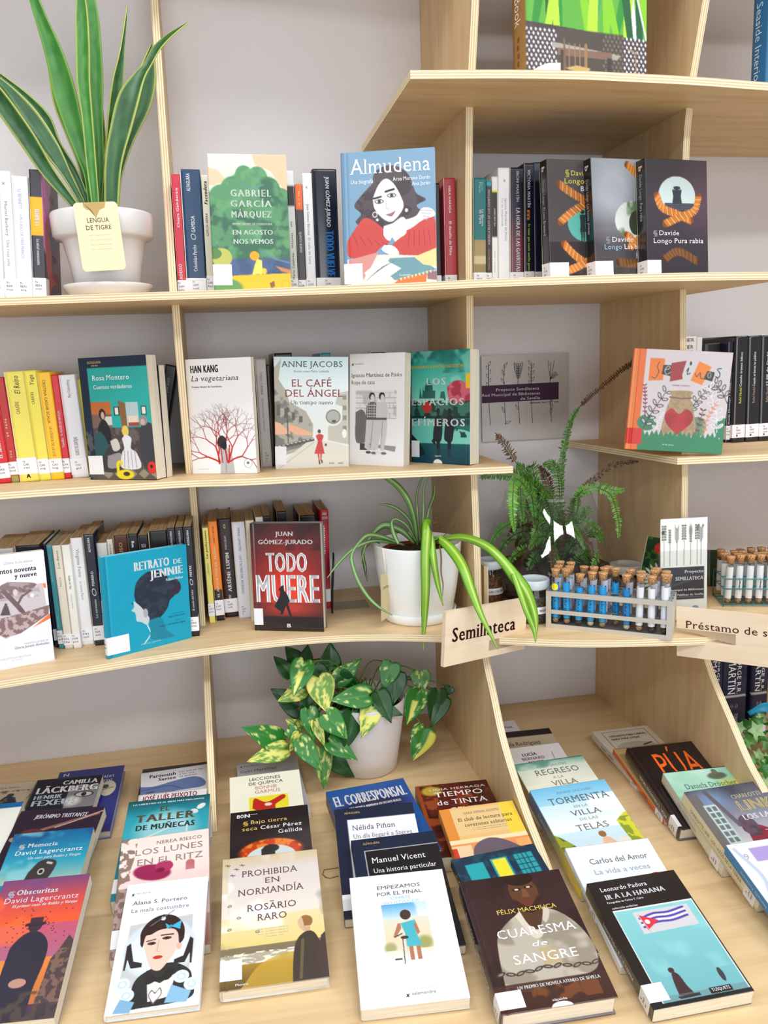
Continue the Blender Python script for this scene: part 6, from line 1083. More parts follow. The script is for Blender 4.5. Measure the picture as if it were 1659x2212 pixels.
mb('R4', 'dark brown novel with a man in a white shirt and a chain', gd, a_cuaresma, base=(58, 40, 44), spine=(46, 32, 36), hard=True, ftext=(('FÉLIX MACHUCA', .25, .82, .28, .315, (226, 200, 90), ''), ('CUARESMA', .18, .92, .435, .5, W_, 's'), ('de', .46, .6, .545, .585, W_, 'is'), ('SANGRE', .25, .83, .63, .695, W_, 's'), ('LIV PREMIO DE NOVELA ATENEO DE SEVILLA', .2, .93, .84, .862, W_, 'b'), ('algaida', .45, .58, .95, .965, W_, 'b')), stext=(('FÉLIX MACHUCA  CUARESMA DE SANGRE', .2, .78, .3, .6, (214, 206, 200), '', 'd'),), call='N|MAC|cua', cv=(.86, .975), cu=.22, res=1200, m='gloss')
# sixth deck column
mb('S1', 'small white book at the very back right of the second upright', gd, a_strip((0, 1, (232, 230, 234))), base=(232, 230, 234), ftext=(('Diaz', .72, .9, .12, .17, K_, ''),), res=200)
mb('S2', 'beige cover with black top band and a serif surname', gd, a_rodr, base=(196, 184, 158), ftext=(('Paula Rodríguez', .05, .72, .18, .24, (70, 58, 50), 's'),), res=500)
mb('S3', 'white cover with a red torn shape and three short lines', gd, a_lucia, base=(238, 236, 240), ftext=(('LUCÍA', .3, .54, .1, .14, (60, 56, 60), 'b'), ('BERNARD', .26, .64, .16, .2, (176, 140, 144), 'b'), ('MINIER', .34, .6, .22, .26, (196, 60, 60), 'b')), res=700)
mb('S4', 'pale green and cream historical novel right of the second upright', gd, a_regreso, base=(200, 214, 196), spine=(150, 150, 120), ftext=(('ANNE JACOBS', .28, .72, .06, .085, (120, 150, 140), 's'), ('REGRESO', .22, .84, .12, .19, (110, 112, 104), 's'), ('A LA', .42, .58, .22, .25, (150, 160, 150), 's'), ('VILLA', .36, .72, .28, .34, (110, 112, 104), 's')), res=800)
mb('S5', 'blue sky novel with green hedges and a woman seen from behind', gd, a_torm, base=(200, 226, 238), spine=(96, 112, 150), fade=(.3, .8, (226, 206, 60)), ftext=(('ANNE JACOBS', .3, .76, .065, .09, (100, 160, 190), 's'), ('TORMENTA', .15, .93, .13, .2, (96, 104, 108), 's'), ('EN LA', .42, .6, .235, .26, (140, 150, 154), 's'), ('VILLA', .33, .72, .29, .345, (96, 104, 108), 's'), ('DE LAS', .4, .63, .375, .4, (140, 150, 154), 's'), ('TELAS', .3, .7, .44, .5, (110, 114, 116), 's')), stext=(('TORMENTA EN LA VILLA DE LAS TELAS', .2, .9, .35, .62, (206, 200, 170), 's', 'd'),), res=900)
mb('S6', 'plain pale blue white book with a red round badge', gd, lambda c: (c.mix(np.ones(c.U.shape), (232, 238, 245)), c.E(.86, .36, .07, .045, (220, 60, 70))), base=(232, 238, 245), ftext=(('Carlos del Amor', .2, .88, .13, .18, (100, 106, 112), ''), ('La vida a veces', .2, .84, .23, .275, (160, 172, 184), ''), ('4.ª', .83, .9, .345, .375, W_, 'b')), stext=(('La vida a veces', .2, .5, .3, .6, LG, '', 'd'),), call='N|AMO|vid', cv=(.5, .62), cu=.05, res=900)
mb('S7', 'black book with a turquoise picture of a striped flag and a walking man', gd, a_habana, base=(26, 26, 30), ftext=(('Leonardo Padura', .1, .62, .06, .095, W_, 's'), ('IR A LA HABANA', .11, .78, .125, .165, W_, 'bs'), ('Fotografías de Carlos T. Cairo', .1, .5, .185, .2, W_, 's'), ('colección andanzas', .12, .4, .235, .252, W_, 'bis'), ('TUSQUETS', .62, .8, .935, .955, W_, 's')), stext=(('Leonardo Padura  IR A LA HABANA', .3, .75, .35, .62, (226, 226, 226), 's', 'd'),), call='N|PAD|ir', cv=(.83, .955), cu=.2, res=1200, m='gloss')
# seventh deck column
mb('T1', 'ivory book with a thin frame and two short capital lines, back right', gd, a_cerv, base=(222, 216, 204), ftext=(('CERVANTES PARA CABRAS,', .2, .86, .13, .165, (60, 56, 54), 'b'), ('MARX PARA OVEJAS', .2, .7, .19, .225, (60, 56, 54), 'b')), stext=(('~', .2, .5, .3, .6, GR, '', 'd'),), call='N|ORT|cer', cv=(.84, .97), cu=.05, res=700, m='matte')
mb('T2', 'tan book with a burnt orange spine under the black and orange title', gd, a_strip((0, 1, (196, 164, 112))), base=(196, 164, 112), spine=(222, 100, 44), stext=(('Daniel López', .3, .5, .35, .6, (120, 50, 20), 'b', 'd'), ('GORDO', .6, .7, .35, .6, (120, 50, 20), 'b', 'd')), call='N|LOP|gor', cv=(.84, .97), cu=.05, res=300)
mb('T3', 'black hardback with giant orange capitals', gd, a_pua, base=(30, 22, 28), hard=True, ftext=(('PÚA', .28, .9, .12, .42, (242, 106, 32), ''),), stext=(('PÚA  LORENZO SILVA', .3, .8, .38, .62, W_, 'b', 'u'),), call='N|SIL|pua', cv=(.84, .97), cu=.05, res=500, m='gloss')
mb('T4', 'mint green book with a grey shrub shape and a serif name', gd, a_drosch, base=(160, 210, 188), spine=(224, 220, 200), ftext=(('Daniela Dröscher', .17, .87, .16, .215, (90, 110, 100), 's'),), stext=(('Una cuestión de peso', .3, .6, .35, .6, LG, 's', 'd'),), call='N|DRO|men', cv=(.82, .95), cu=.05, res=800, m='matte')
mb('T5', 'smoky grey thriller with a woman in a dark red coat', gd, a_link, base=(120, 122, 136), spine=(226, 220, 186), ftext=(('CHARLOTTE', .5, .88, .1, .14, (214, 206, 180), 'b'), ('LINK', .5, .94, .165, .265, (216, 196, 140), 'b'), ('LOS LAZOS', .46, .99, .3, .35, W_, 'b'), ('de la', .74, .9, .39, .43, W_, 'i'), ('TIERRA', .6, .99, .46, .51, W_, 'b')), stext=(('CHARLOTTE LINK  LOS LAZOS DE LA TIERRA', .12, .8, .36, .6, (150, 144, 110), '', 'd'),), call='N|LIN|laz', cv=(.84, .96), cu=.04, res=900)
mb('T6', 'white and lilac book with a bright blue spine at the right frame edge', gd, a_nana, base=(232, 234, 244), spine=(30, 130, 196), ftext=(('9', .1, .15, .1, .15, LG, ''),), stext=(('A. Natsuchi Yeshimoto', .2, .55, .35, .62, (214, 234, 246), 'b', 'u'),), res=700)
PLANTS={'snake':[[(-0.2431,-0.26,1.201,0.0131),(-0.2834,-0.275,1.2612,0.0235),(-0.3122,-0.29,1.3168,0.0313),(-0.3467,-0.305,1.3757,0.0306),(-0.3673,-0.32,1.4099,0.0201)],[(-0.2325,-0.245,1.2058,0.011),(-0.2537,-0.25,1.2566,0.0152),(-0.2803,-0.255,1.3082,0.0322),(-0.314,-0.26,1.3603,0.0403),(-0.3419,-0.265,1.4013,0.0251),(-0.3651,-0.27,1.4262,0.0104)],[(-0.226,-0.23,1.2085,0.0111),(-0.2454,-0.228,1.2718,0.0132),(-0.2739,-0.226,1.3237,0.0175),(-0.2904,-0.224,1.3668,0.0239),(-0.3194,-0.222,1.4051,0.0151),(-0.3601,-0.22,1.4425,0.0064)],[(-0.2184,-0.24,1.2067,0.0133),(-0.2187,-0.2425,1.2647,0.0176),(-0.2269,-0.245,1.3052,0.024),(-0.2349,-0.2475,1.3452,0.0324),(-0.2449,-0.25,1.4044,0.0407),(-0.2546,-0.2525,1.4624,0.0339),(-0.2701,-0.255,1.519,0.0231),(-0.2811,-0.2575,1.5595,0.0166),(-0.2874,-0.26,1.5865,0.0041)],[(-0.2252,-0.22,1.2103,0.009),(-0.2349,-0.216,1.2913,0.0133),(-0.2493,-0.212,1.3441,0.0177),(-0.2631,-0.208,1.4005,0.0241),(-0.2703,-0.204,1.4584,0.0153),(-0.2724,-0.2,1.5138,0.0022)],[(-0.2095,-0.26,1.203,0.0131),(-0.2099,-0.2633,1.2807,0.0173),(-0.2089,-0.2667,1.3605,0.0192),(-0.2087,-0.27,1.4189,0.0233),(-0.2036,-0.2733,1.4763,0.0241),(-0.1995,-0.2767,1.5327,0.0208),(-0.197,-0.28,1.573,0.0083)],[(-0.2081,-0.22,1.2103,0.0135),(-0.2008,-0.2167,1.2915,0.0156),(-0.1975,-0.2133,1.3757,0.0199),(-0.1952,-0.21,1.4382,0.0264),(-0.1939,-0.2067,1.5002,0.0285),(-0.1947,-0.2033,1.5614,0.0283),(-0.1951,-0.2,1.6161,0.013)],[(-0.2213,-0.2,1.214,0.0113),(-0.2123,-0.1933,1.318,0.018),(-0.205,-0.1867,1.4039,0.0202),(-0.2029,-0.18,1.4806,0.0013)],[(-0.2017,-0.22,1.2103,0.009),(-0.1819,-0.216,1.3128,0.0134),(-0.17,-0.212,1.3766,0.02),(-0.1562,-0.208,1.4399,0.0221),(-0.143,-0.204,1.4968,0.0099),(-0.127,-0.2,1.5735,0.0018)],[(-0.1814,-0.27,1.1992,0.024),(-0.17,-0.2675,1.2801,0.0304),(-0.1497,-0.265,1.346,0.0389),(-0.1309,-0.2625,1.3974,0.0409),(-0.1114,-0.26,1.4326,0.0258),(-0.0952,-0.2575,1.4539,0.0173),(-0.0762,-0.255,1.4832,0.0194),(-0.0514,-0.2525,1.5068,0.0151),(-0.0157,-0.25,1.5328,0.0013)],[(-0.1822,-0.2,1.214,0.0137),(-0.1731,-0.192,1.276,0.0182),(-0.1505,-0.184,1.3424,0.025),(-0.1191,-0.176,1.4089,0.0341),(-0.104,-0.168,1.4646,0.0341),(-0.0895,-0.16,1.5265,0.0018)],[(-0.2185,-0.19,1.2136,0.0114),(-0.2109,-0.185,1.2772,0.0136),(-0.1967,-0.18,1.3427,0.0136),(-0.1956,-0.175,1.4075,0.0113),(-0.1909,-0.17,1.4636,0.0014)],[(-0.2289,-0.21,1.21,0.009),(-0.2396,-0.1967,1.2532,0.0135),(-0.2673,-0.1833,1.2985,0.0135),(-0.2801,-0.17,1.3228,0.0018)]],'spider':[(0,[(0.3983,-0.28,0.5141,0.0129),(0.3939,-0.31,0.549,0.021),(0.3935,-0.335,0.573,0.0232),(0.3843,-0.37,0.5617,0.0227),(0.3761,-0.385,0.5138,0.0222),(0.3732,-0.39,0.4528,0.0202),(0.3697,-0.39,0.4004,0.0163),(0.3653,-0.39,0.354,0.0082),(0.3632,-0.39,0.3177,0.0008)]),(0,[(0.4023,-0.3,0.5246,0.0106),(0.3966,-0.35,0.5526,0.0123),(0.3906,-0.385,0.5126,0.0141),(0.3964,-0.39,0.4612,0.0101),(0.4054,-0.395,0.4133,0.001)]),(0,[(0.4072,-0.28,0.5156,0.0107),(0.4074,-0.34,0.5412,0.0145),(0.4136,-0.38,0.5449,0.0202),(0.4248,-0.42,0.5301,0.0248),(0.4329,-0.46,0.5066,0.0243),(0.4371,-0.49,0.4741,0.021),(0.4447,-0.52,0.4327,0.0132),(0.4606,-0.53,0.3928,0.0076),(0.4742,-0.53,0.3606,0.0011)]),(0,[(0.4116,-0.28,0.5153,0.0086),(0.4207,-0.33,0.5339,0.0104),(0.446,-0.37,0.5466,0.0143),(0.4675,-0.41,0.548,0.016),(0.4874,-0.45,0.5388,0.0176),(0.5053,-0.48,0.5172,0.0193),(0.5201,-0.5,0.4931,0.023),(0.5384,-0.51,0.4644,0.023),(0.5505,-0.515,0.4309,0.0173),(0.5546,-0.52,0.402,0.0106),(0.5535,-0.52,0.3639,0.0012)]),(0,[(0.5181,-0.5,0.4973,0.0115),(0.5245,-0.52,0.4645,0.0133),(0.5326,-0.53,0.4312,0.0123),(0.5466,-0.53,0.394,0.0095),(0.5485,-0.53,0.3698,0.001)]),(0,[(0.3852,-0.27,0.513,0.0075),(0.3788,-0.28,0.5659,0.0117),(0.3636,-0.3,0.6135,0.0136),(0.3411,-0.31,0.6481,0.0134),(0.3135,-0.315,0.6714,0.0103),(0.2929,-0.315,0.6789,0.0016)]),(0,[(0.3922,-0.26,0.5169,0.003),(0.3908,-0.255,0.5824,0.0048),(0.3921,-0.25,0.6209,0.0047),(0.4018,-0.245,0.648,0.0039),(0.4124,-0.24,0.662,0.0009)]),(0,[(0.3943,-0.27,0.5189,0.0039),(0.4013,-0.2667,0.5837,0.0052),(0.4059,-0.2633,0.6416,0.0043),(0.4228,-0.26,0.6617,0.0009)]),(0,[(0.4061,-0.25,0.5249,0.0039),(0.4199,-0.2367,0.5771,0.0066),(0.438,-0.2233,0.6161,0.0066),(0.441,-0.21,0.6408,0.0011)]),(0,[(0.3856,-0.25,0.5153,0.0055),(0.3764,-0.2475,0.56,0.0076),(0.3512,-0.245,0.59,0.0069),(0.3279,-0.2425,0.6011,0.0054),(0.3087,-0.24,0.6031,0.0009)]),(0,[(0.3787,-0.27,0.5179,0.0075),(0.3578,-0.2686,0.5434,0.0129),(0.3344,-0.2671,0.557,0.0141),(0.3152,-0.2657,0.5614,0.0141),(0.2955,-0.2643,0.5495,0.0107),(0.2774,-0.2629,0.5266,0.0077),(0.2669,-0.2614,0.5007,0.0043),(0.2635,-0.26,0.4808,0.0011)]),(0,[(0.3809,-0.28,0.5221,0.0043),(0.3604,-0.288,0.5601,0.0059),(0.3376,-0.296,0.5784,0.0055),(0.3241,-0.304,0.5766,0.0054),(0.3248,-0.312,0.5546,0.0094),(0.333,-0.32,0.5312,0.0062)]),(0,[(0.3544,-0.28,0.5176,0.0047),(0.3077,-0.3,0.5428,0.0084),(0.2726,-0.32,0.5549,0.0082),(0.2508,-0.335,0.5461,0.0053),(0.2322,-0.35,0.528,0.0057),(0.2288,-0.36,0.5098,0.0081),(0.2379,-0.37,0.4742,0.0084),(0.2561,-0.375,0.4405,0.0073),(0.2769,-0.38,0.418,0.0053),(0.3031,-0.38,0.3986,0.0012)]),(0,[(0.3371,-0.28,0.5233,0.0053),(0.287,-0.295,0.5365,0.0067),(0.2417,-0.31,0.5267,0.0058),(0.207,-0.325,0.5033,0.0049),(0.179,-0.34,0.4768,0.0008)]),(0,[(0.3043,-0.27,0.526,0.0053),(0.2863,-0.2625,0.528,0.0064),(0.2693,-0.255,0.5057,0.0064),(0.2734,-0.2475,0.4681,0.0078),(0.2778,-0.24,0.4343,0.0013)]),(1,[(0.4103,-0.36,0.5315,0.0021),(0.4119,-0.3638,0.5059,0.0029),(0.4102,-0.3675,0.4753,0.0025),(0.4128,-0.3712,0.4505,0.0021),(0.4098,-0.375,0.4284,0.0006)]),(1,[(0.4318,-0.28,0.5247,0.0017),(0.4578,-0.26,0.5363,0.0017),(0.4797,-0.24,0.5454,0.0007)]),(1,[(0.4908,-0.2,0.5219,0.0018),(0.4971,-0.2,0.5422,0.0032),(0.5021,-0.2,0.558,0.0009)]),(1,[(0.4326,-0.22,0.5484,0.0031),(0.4467,-0.21,0.5478,0.0031),(0.4548,-0.2,0.5315,0.0018)])],'pothos':[(0.1204,-0.22,0.2605,0.0944,-0.2,0.2931,0.0314,0),(0.1333,-0.24,0.2627,0.1437,-0.22,0.2991,0.0275,0),(0.1011,-0.24,0.2412,0.0675,-0.22,0.2802,0.0311,0),(0.1856,-0.24,0.2414,0.1935,-0.23,0.3017,0.046,0),(0.1998,-0.25,0.2184,0.2582,-0.24,0.259,0.0387,1),(0.1277,-0.29,0.2856,0.098,-0.33,0.2286,0.0438,5),(0.155,-0.3,0.2508,0.1675,-0.33,0.183,0.0512,2),(0.1235,-0.28,0.2219,0.0669,-0.3,0.2077,0.0338,2),(0.1258,-0.24,0.1566,0.0566,-0.22,0.2054,0.0498,0),(0.1301,-0.3,0.1821,0.1387,-0.32,0.116,0.0355,1),(0.2594,-0.31,0.203,0.1752,-0.32,0.2059,0.0444,1),(0.2621,-0.29,0.1809,0.258,-0.27,0.2215,0.031,1),(0.1638,-0.33,0.1797,0.2056,-0.35,0.1291,0.0439,1),(0.142,-0.31,0.1585,0.1576,-0.33,0.1078,0.0213,2),(0.0685,-0.28,0.1061,-0.0086,-0.3,0.1598,0.0463,1),(0.0761,-0.29,0.0944,-0.005,-0.32,0.0916,0.0372,2),(0.1131,-0.28,0.1293,0.0823,-0.28,0.1573,0.027,2),(0.1076,-0.3,0.1297,0.0853,-0.31,0.0963,0.0249,2),(0.1072,-0.32,0.1239,0.1467,-0.35,0.0624,0.037,1),(0.1495,-0.31,0.0944,0.1518,-0.35,0.0225,0.0444,3),(0.2217,-0.31,0.1695,0.2025,-0.33,0.0913,0.0482,0),(0.1689,-0.32,0.112,0.2263,-0.34,0.0739,0.0338,1),(0.1844,-0.28,0.0573,0.2253,-0.29,0.0071,0.0459,0),(0.15,-0.25,0.253,0.1869,-0.26,0.2083,0.0383,0),(0.1381,-0.27,0.2066,0.1226,-0.29,0.1576,0.0414,0),(0.2078,-0.25,0.2291,0.2455,-0.25,0.1975,0.0332,0),(0.1687,-0.3,0.1295,0.1741,-0.3,0.0901,0.0234,0),(0.0858,-0.29,0.1393,0.1123,-0.3,0.1175,0.025,1),(0.3221,-0.26,0.2493,0.2956,-0.28,0.1989,0.0386,1),(0.3307,-0.26,0.2249,0.3138,-0.29,0.164,0.0442,0),(0.2825,-0.3,0.2019,0.3038,-0.33,0.1432,0.0378,0),(0.2705,-0.3,0.1745,0.3311,-0.32,0.1536,0.0325,0),(0.2669,-0.31,0.1773,0.2358,-0.34,0.1232,0.041,2),(0.3952,-0.22,0.2063,0.392,-0.24,0.1613,0.0399,3),(0.3812,-0.25,0.1736,0.3513,-0.27,0.1041,0.0506,5),(0.4354,-0.22,0.155,0.4188,-0.23,0.0742,0.0443,0),(0.4709,-0.2,0.153,0.4543,-0.2,0.1322,0.0215,0),(0.4509,-0.22,0.1348,0.4103,-0.24,0.0758,0.0327,0),(0.3961,-0.25,0.0812,0.358,-0.28,0.0226,0.051,9)],'fern':[(0,9,[(0.7516,-0.19,0.4814,0.0097),(0.7478,-0.192,0.6054,0.0096),(0.749,-0.194,0.6656,0.0095),(0.7557,-0.196,0.7121,0.0095),(0.7691,-0.198,0.7609,0.0094),(0.7881,-0.2,0.7883,0.0094)]),(1,6,[(0.7881,-0.2,0.7883,0.0063),(0.8111,-0.203,0.8102,0.0063),(0.8475,-0.206,0.8367,0.0063),(0.8826,-0.209,0.8653,0.0063),(0.9078,-0.212,0.8818,0.0063),(0.9113,-0.215,0.9073,0.0062)]),(0,16,[(0.7301,-0.2,0.4907,0.0171),(0.6906,-0.2133,0.5824,0.0168),(0.6524,-0.2267,0.6448,0.0165),(0.6204,-0.24,0.6742,0.0163)]),(1,11,[(0.6204,-0.24,0.6742,0.0112),(0.5957,-0.25,0.7122,0.0111),(0.5663,-0.26,0.7447,0.0109)]),(0,15,[(0.7187,-0.2,0.4915,0.0161),(0.6668,-0.2175,0.6059,0.0156),(0.6275,-0.235,0.6422,0.0154),(0.5785,-0.2525,0.6557,0.0151),(0.5254,-0.27,0.6501,0.0149)]),(2,12,[(0.713,-0.2,0.5029,0.0128),(0.6316,-0.28,0.6174,0.012),(0.5858,-0.33,0.6523,0.0116),(0.5685,-0.36,0.6238,0.0114),(0.5645,-0.37,0.587,0.0114),(0.572,-0.36,0.5456,0.0115)]),(0,11,[(0.7188,-0.2,0.4586,0.0118),(0.6748,-0.225,0.5429,0.0115),(0.6213,-0.25,0.5461,0.0113),(0.5694,-0.275,0.534,0.0111),(0.5374,-0.3,0.5078,0.0109)]),(0,17,[(0.7244,-0.2,0.4801,0.0182),(0.6965,-0.2125,0.5605,0.0179),(0.6749,-0.225,0.617,0.0177),(0.6591,-0.2375,0.6613,0.0174),(0.6563,-0.25,0.6711,0.0173)]),(1,14,[(0.7386,-0.18,0.4748,0.0152),(0.7297,-0.1733,0.5734,0.0151),(0.7233,-0.1667,0.6219,0.0151),(0.7066,-0.16,0.6546,0.015)]),(0,12,[(0.7438,-0.2,0.4896,0.0129),(0.7375,-0.2,0.6201,0.0127),(0.7239,-0.2,0.6582,0.0126),(0.6983,-0.2,0.6608,0.0126)]),(1,7,[(0.7586,-0.2,0.4884,0.0075),(0.7715,-0.2083,0.5654,0.0074),(0.7844,-0.2167,0.598,0.0074),(0.8141,-0.225,0.624,0.0074),(0.8492,-0.2333,0.6515,0.0073),(0.8901,-0.2417,0.6595,0.0073),(0.9082,-0.25,0.6615,0.0073)]),(2,11,[(0.7586,-0.2,0.4884,0.0118),(0.7732,-0.212,0.5766,0.0117),(0.7957,-0.224,0.6016,0.0116),(0.826,-0.236,0.6056,0.0115),(0.854,-0.248,0.5981,0.0115),(0.8726,-0.26,0.6018,0.0115)]),(2,9,[(0.8079,-0.25,0.6088,0.0094),(0.8333,-0.2625,0.5932,0.0093),(0.842,-0.275,0.561,0.0093),(0.843,-0.2875,0.5263,0.0093),(0.836,-0.3,0.4946,0.0092)]),(0,14,[(0.7474,-0.2,0.4452,0.0151),(0.7103,-0.22,0.5179,0.0148),(0.6743,-0.24,0.5615,0.0145),(0.6393,-0.26,0.583,0.0143),(0.6103,-0.28,0.5781,0.0141)]),(0,12,[(0.7532,-0.2,0.4447,0.0129),(0.7727,-0.2067,0.5106,0.0128),(0.7944,-0.2133,0.5484,0.0128),(0.8141,-0.22,0.5481,0.0128)]),(0,12,[(0.7532,-0.2,0.4447,0.0129),(0.7808,-0.2267,0.4922,0.0127),(0.802,-0.2533,0.5068,0.0126),(0.8062,-0.28,0.4853,0.0124)]),(0,12,[(0.7474,-0.2,0.4452,0.0129),(0.6936,-0.2333,0.5003,0.0126),(0.6581,-0.2667,0.5047,0.0123),(0.6234,-0.3,0.4886,0.0121)]),(2,12,[(0.7559,-0.22,0.4271,0.0128),(0.7841,-0.2567,0.466,0.0126),(0.7889,-0.2933,0.4632,0.0123),(0.7552,-0.33,0.4433,0.0121)]),(0,14,[(0.7416,-0.2,0.4678,0.0151),(0.6883,-0.2325,0.5962,0.0145),(0.6268,-0.265,0.6309,0.0141),(0.6091,-0.2975,0.6014,0.0139),(0.6017,-0.33,0.5574,0.0137)]),(0,13,[(0.7358,-0.2,0.4902,0.0139),(0.6749,-0.225,0.6065,0.0135),(0.6487,-0.25,0.6325,0.0133),(0.6441,-0.275,0.5954,0.0131),(0.6395,-0.3,0.5591,0.013)]),(0,11,[(0.7439,-0.2,0.4676,0.0118),(0.7577,-0.2267,0.5586,0.0116),(0.7621,-0.2533,0.5892,0.0114),(0.7447,-0.28,0.5583,0.0112)]),(0,13,[(0.7506,-0.2,0.4891,0.014),(0.7185,-0.2267,0.572,0.0136),(0.6852,-0.2533,0.61,0.0133),(0.6635,-0.28,0.5949,0.0131)])]}
# ------------------------------------------------------------------ plants
def ribbon(rows, cols_fn, nseg, fold=0.25, twist=0.0, nc=7, nrm0=(0.12, -1.0, 0.12)):
    """leaf blade along rows (x, y, z, width); returns verts, faces, colours"""
    R = resample(rows, nseg); V = []; K = []; n0 = Vector(nrm0).normalized()
    for i in range(nseg):
        p = Vector(R[i][:3]); t = (Vector(R[min(i + 1, nseg - 1)][:3]) - Vector(R[max(i - 1, 0)][:3])).normalized()
        w = max(R[i][3], 0.0006); b_ = t.cross(n0).normalized(); n = b_.cross(t).normalized()
        a = twist * i / nseg; b2 = b_ * math.cos(a) + n * math.sin(a); n2 = n * math.cos(a) - b_ * math.sin(a)
        for k in range(nc):
            s = (k / (nc - 1) - 0.5) * 2; V.append(p + b2 * (s * w / 2) + n2 * (-abs(s) * 0 + (s * s) * w * fold)); K.append(cols_fn(i / (nseg - 1), s))
    F = [(i * nc + k, i * nc + k + 1, (i + 1) * nc + k + 1, (i + 1) * nc + k) for i in range(nseg - 1) for k in range(nc - 1)]
    return V, F, K
def thick_leaf(name, V, F, K, parent, th, m='leaf'):
    o = mesh_obj(name, V, F, M[m], parent, cols=lin(K), smooth=True)
    md = o.modifiers.new('thickness', 'SOLIDIFY'); md.thickness = th; md.offset = 0; return o

# snake plant on the top shelf
sp_ = empty('snake_plant', (-0.203, -0.24, 1.0406), 'snake plant with tall yellow edged leaves in a white clay pot on the top shelf', 'potted plant', None)
def rel(o, pts): l = o.location; return [(p[0] - l[0], p[1] - l[1], p[2] - l[2]) + tuple(p[3:]) for p in pts]
lathe('pot', [(0.052, 0.018), (0.060, 0.019), (0.066, 0.06), (0.075, 0.102), (0.078, 0.106), (0.086, 0.108), (0.0915, 0.113), (0.0935, 0.15), (0.0915, 0.1545), (0.087, 0.154), (0.084, 0.14), (0.078, 0.132), (0.0, 0.132)],
      [M['ceramic'], M['soil']], sp_, 56, midx=[0] * 11 + [1])
lathe('saucer', [(0.0, 0.0), (0.066, 0.0), (0.072, 0.006), (0.079, 0.016), (0.0825, 0.021), (0.082, 0.025), (0.078, 0.024), (0.070, 0.014), (0.0, 0.012)], M['ceramic'], sp_, 56)
rnd = random.Random(11)
for li, rows in enumerate(PLANTS['snake']):
    sd = rnd.randrange(60); back = li in (4, 7, 9 + 1, 11, 12)
    def col(t, s, sd=sd, li=li):
        a = abs(s)
        if a > 0.78: return (186, 196, 96) if li not in (3, 6) else (120, 168, 60)
        nb = float(vnoise(np.array([s * 1.2 + 3]), np.array([t * 9.0]), 3.2, sd)[0])
        d = np.array((26, 74, 34) if li not in (3, 5, 6) else (40, 112, 36)); l_ = np.array((62, 116, 62) if li not in (3, 5, 6) else (84, 150, 60))
        return tuple(d * (1 - nb) + l_ * nb)
    base = rows[0]; ext = [(base[0] * .6 + -0.203 * .4, base[1] * .7 - .24 * .3, base[2] - 0.045, base[3] * .8)] + list(rows)
    V, F, K = ribbon(rel(sp_, ext), col, 46, fold=0.16 if li != 9 else 0.1, twist=(0.5, -0.4, 0.3, 0.5, -.3, .3, -.2, .2, -.8, .9, -.3, .2, .1)[li], nc=9)
    thick_leaf('leaf', V, F, K, sp_, 0.0022)
# tag leaning on the pot
tg = empty('plant_tag', None, 'cream card tag reading lengua de tigre leaning on the white clay pot', 'tag', None)
A0 = Vector((-0.239, -0.347, 1.200)); A1 = Vector((-0.164, -0.338, 1.207)); A2 = Vector((-0.204, -0.335, 1.0905))
ux = (A1 - A0).normalized(); h_ = 0.117; w__ = 0.075
ux = Vector((0.985, 0.06, 0.05)).normalized(); uz = Vector((0.16, 0.07, 1)); uz = (uz - ux * uz.dot(ux)).normalized() * -1; uz = Vector((0.17, 0.06, -0.98)); uz = (uz - ux * uz.dot(ux)).normalized()
nn = ux.cross(uz).normalized(); TL = Vector((-0.2385, -0.340, 1.198))
m4 = Matrix.Identity(4)
for i in range(3): m4[i][0] = ux[i]; m4[i][1] = nn[i]; m4[i][2] = -uz[i]; m4[i][3] = (TL + uz * h_)[i]
if nn.y > 0: pass
tg.matrix_world = m4
def rrect(w, h, r, n=5):
    P = []
    for cx, cz, a0 in ((w - r, h - r, 0), (r, h - r, 90), (r, r, 180), (w - r, r, 270)):
        for k in range(n + 1): a = math.radians(a0 + 90 * k / n); P.append((cx + r * math.cos(a), cz + r * math.sin(a)))
    return P
def plate(name, ring, y0, y1, m, parent):
    n = len(ring); V = [(a, y0, b) for a, b in ring] + [(a, y1, b) for a, b in ring]
    F = [tuple(range(n)), tuple(range(2 * n - 1, n - 1, -1))] + [(i, i + n, (i + 1) % n + n, (i + 1) % n) for i in range(n)]
    return mesh_obj(name, V, F, m, parent)
plate('card', rrect(w__, h_, 0.007), -0.0005, 0.0005, M['cream_card'], tg)
front = -0.0008
ink = Ink(); ink.text('LENGUA', (0, front, 0), (1, 0, 0), (0, 0, 1), .0195, .0575, .083, .0905, (84, 66, 44), 's'); ink.text('DE TIGRE', (0, front, 0), (1, 0, 0), (0, 0, 1), .0165, .0595, .0705, .078, (84, 66, 44), 's')
cpts = [(.017, .117), (.055, .117), (.053, .108), (.044, .104), (.040, .098), (.036, .091), (.033, .098), (.030, .104), (.022, .105), (.017, .110)]
ink.add(np.array([(a, front, b) for a, b in cpts]), np.array([(0, i, i + 1) for i in range(1, len(cpts) - 1)]), (196, 166, 106))
for q in range(4): ink.text('~', (0, front, 0), (1, 0, 0), (0, 0, 1), .018, .058, .060 - q * .008, .063 - q * .008, (226, 210, 172), '')
ink.build('lettering', M['matte'], tg)

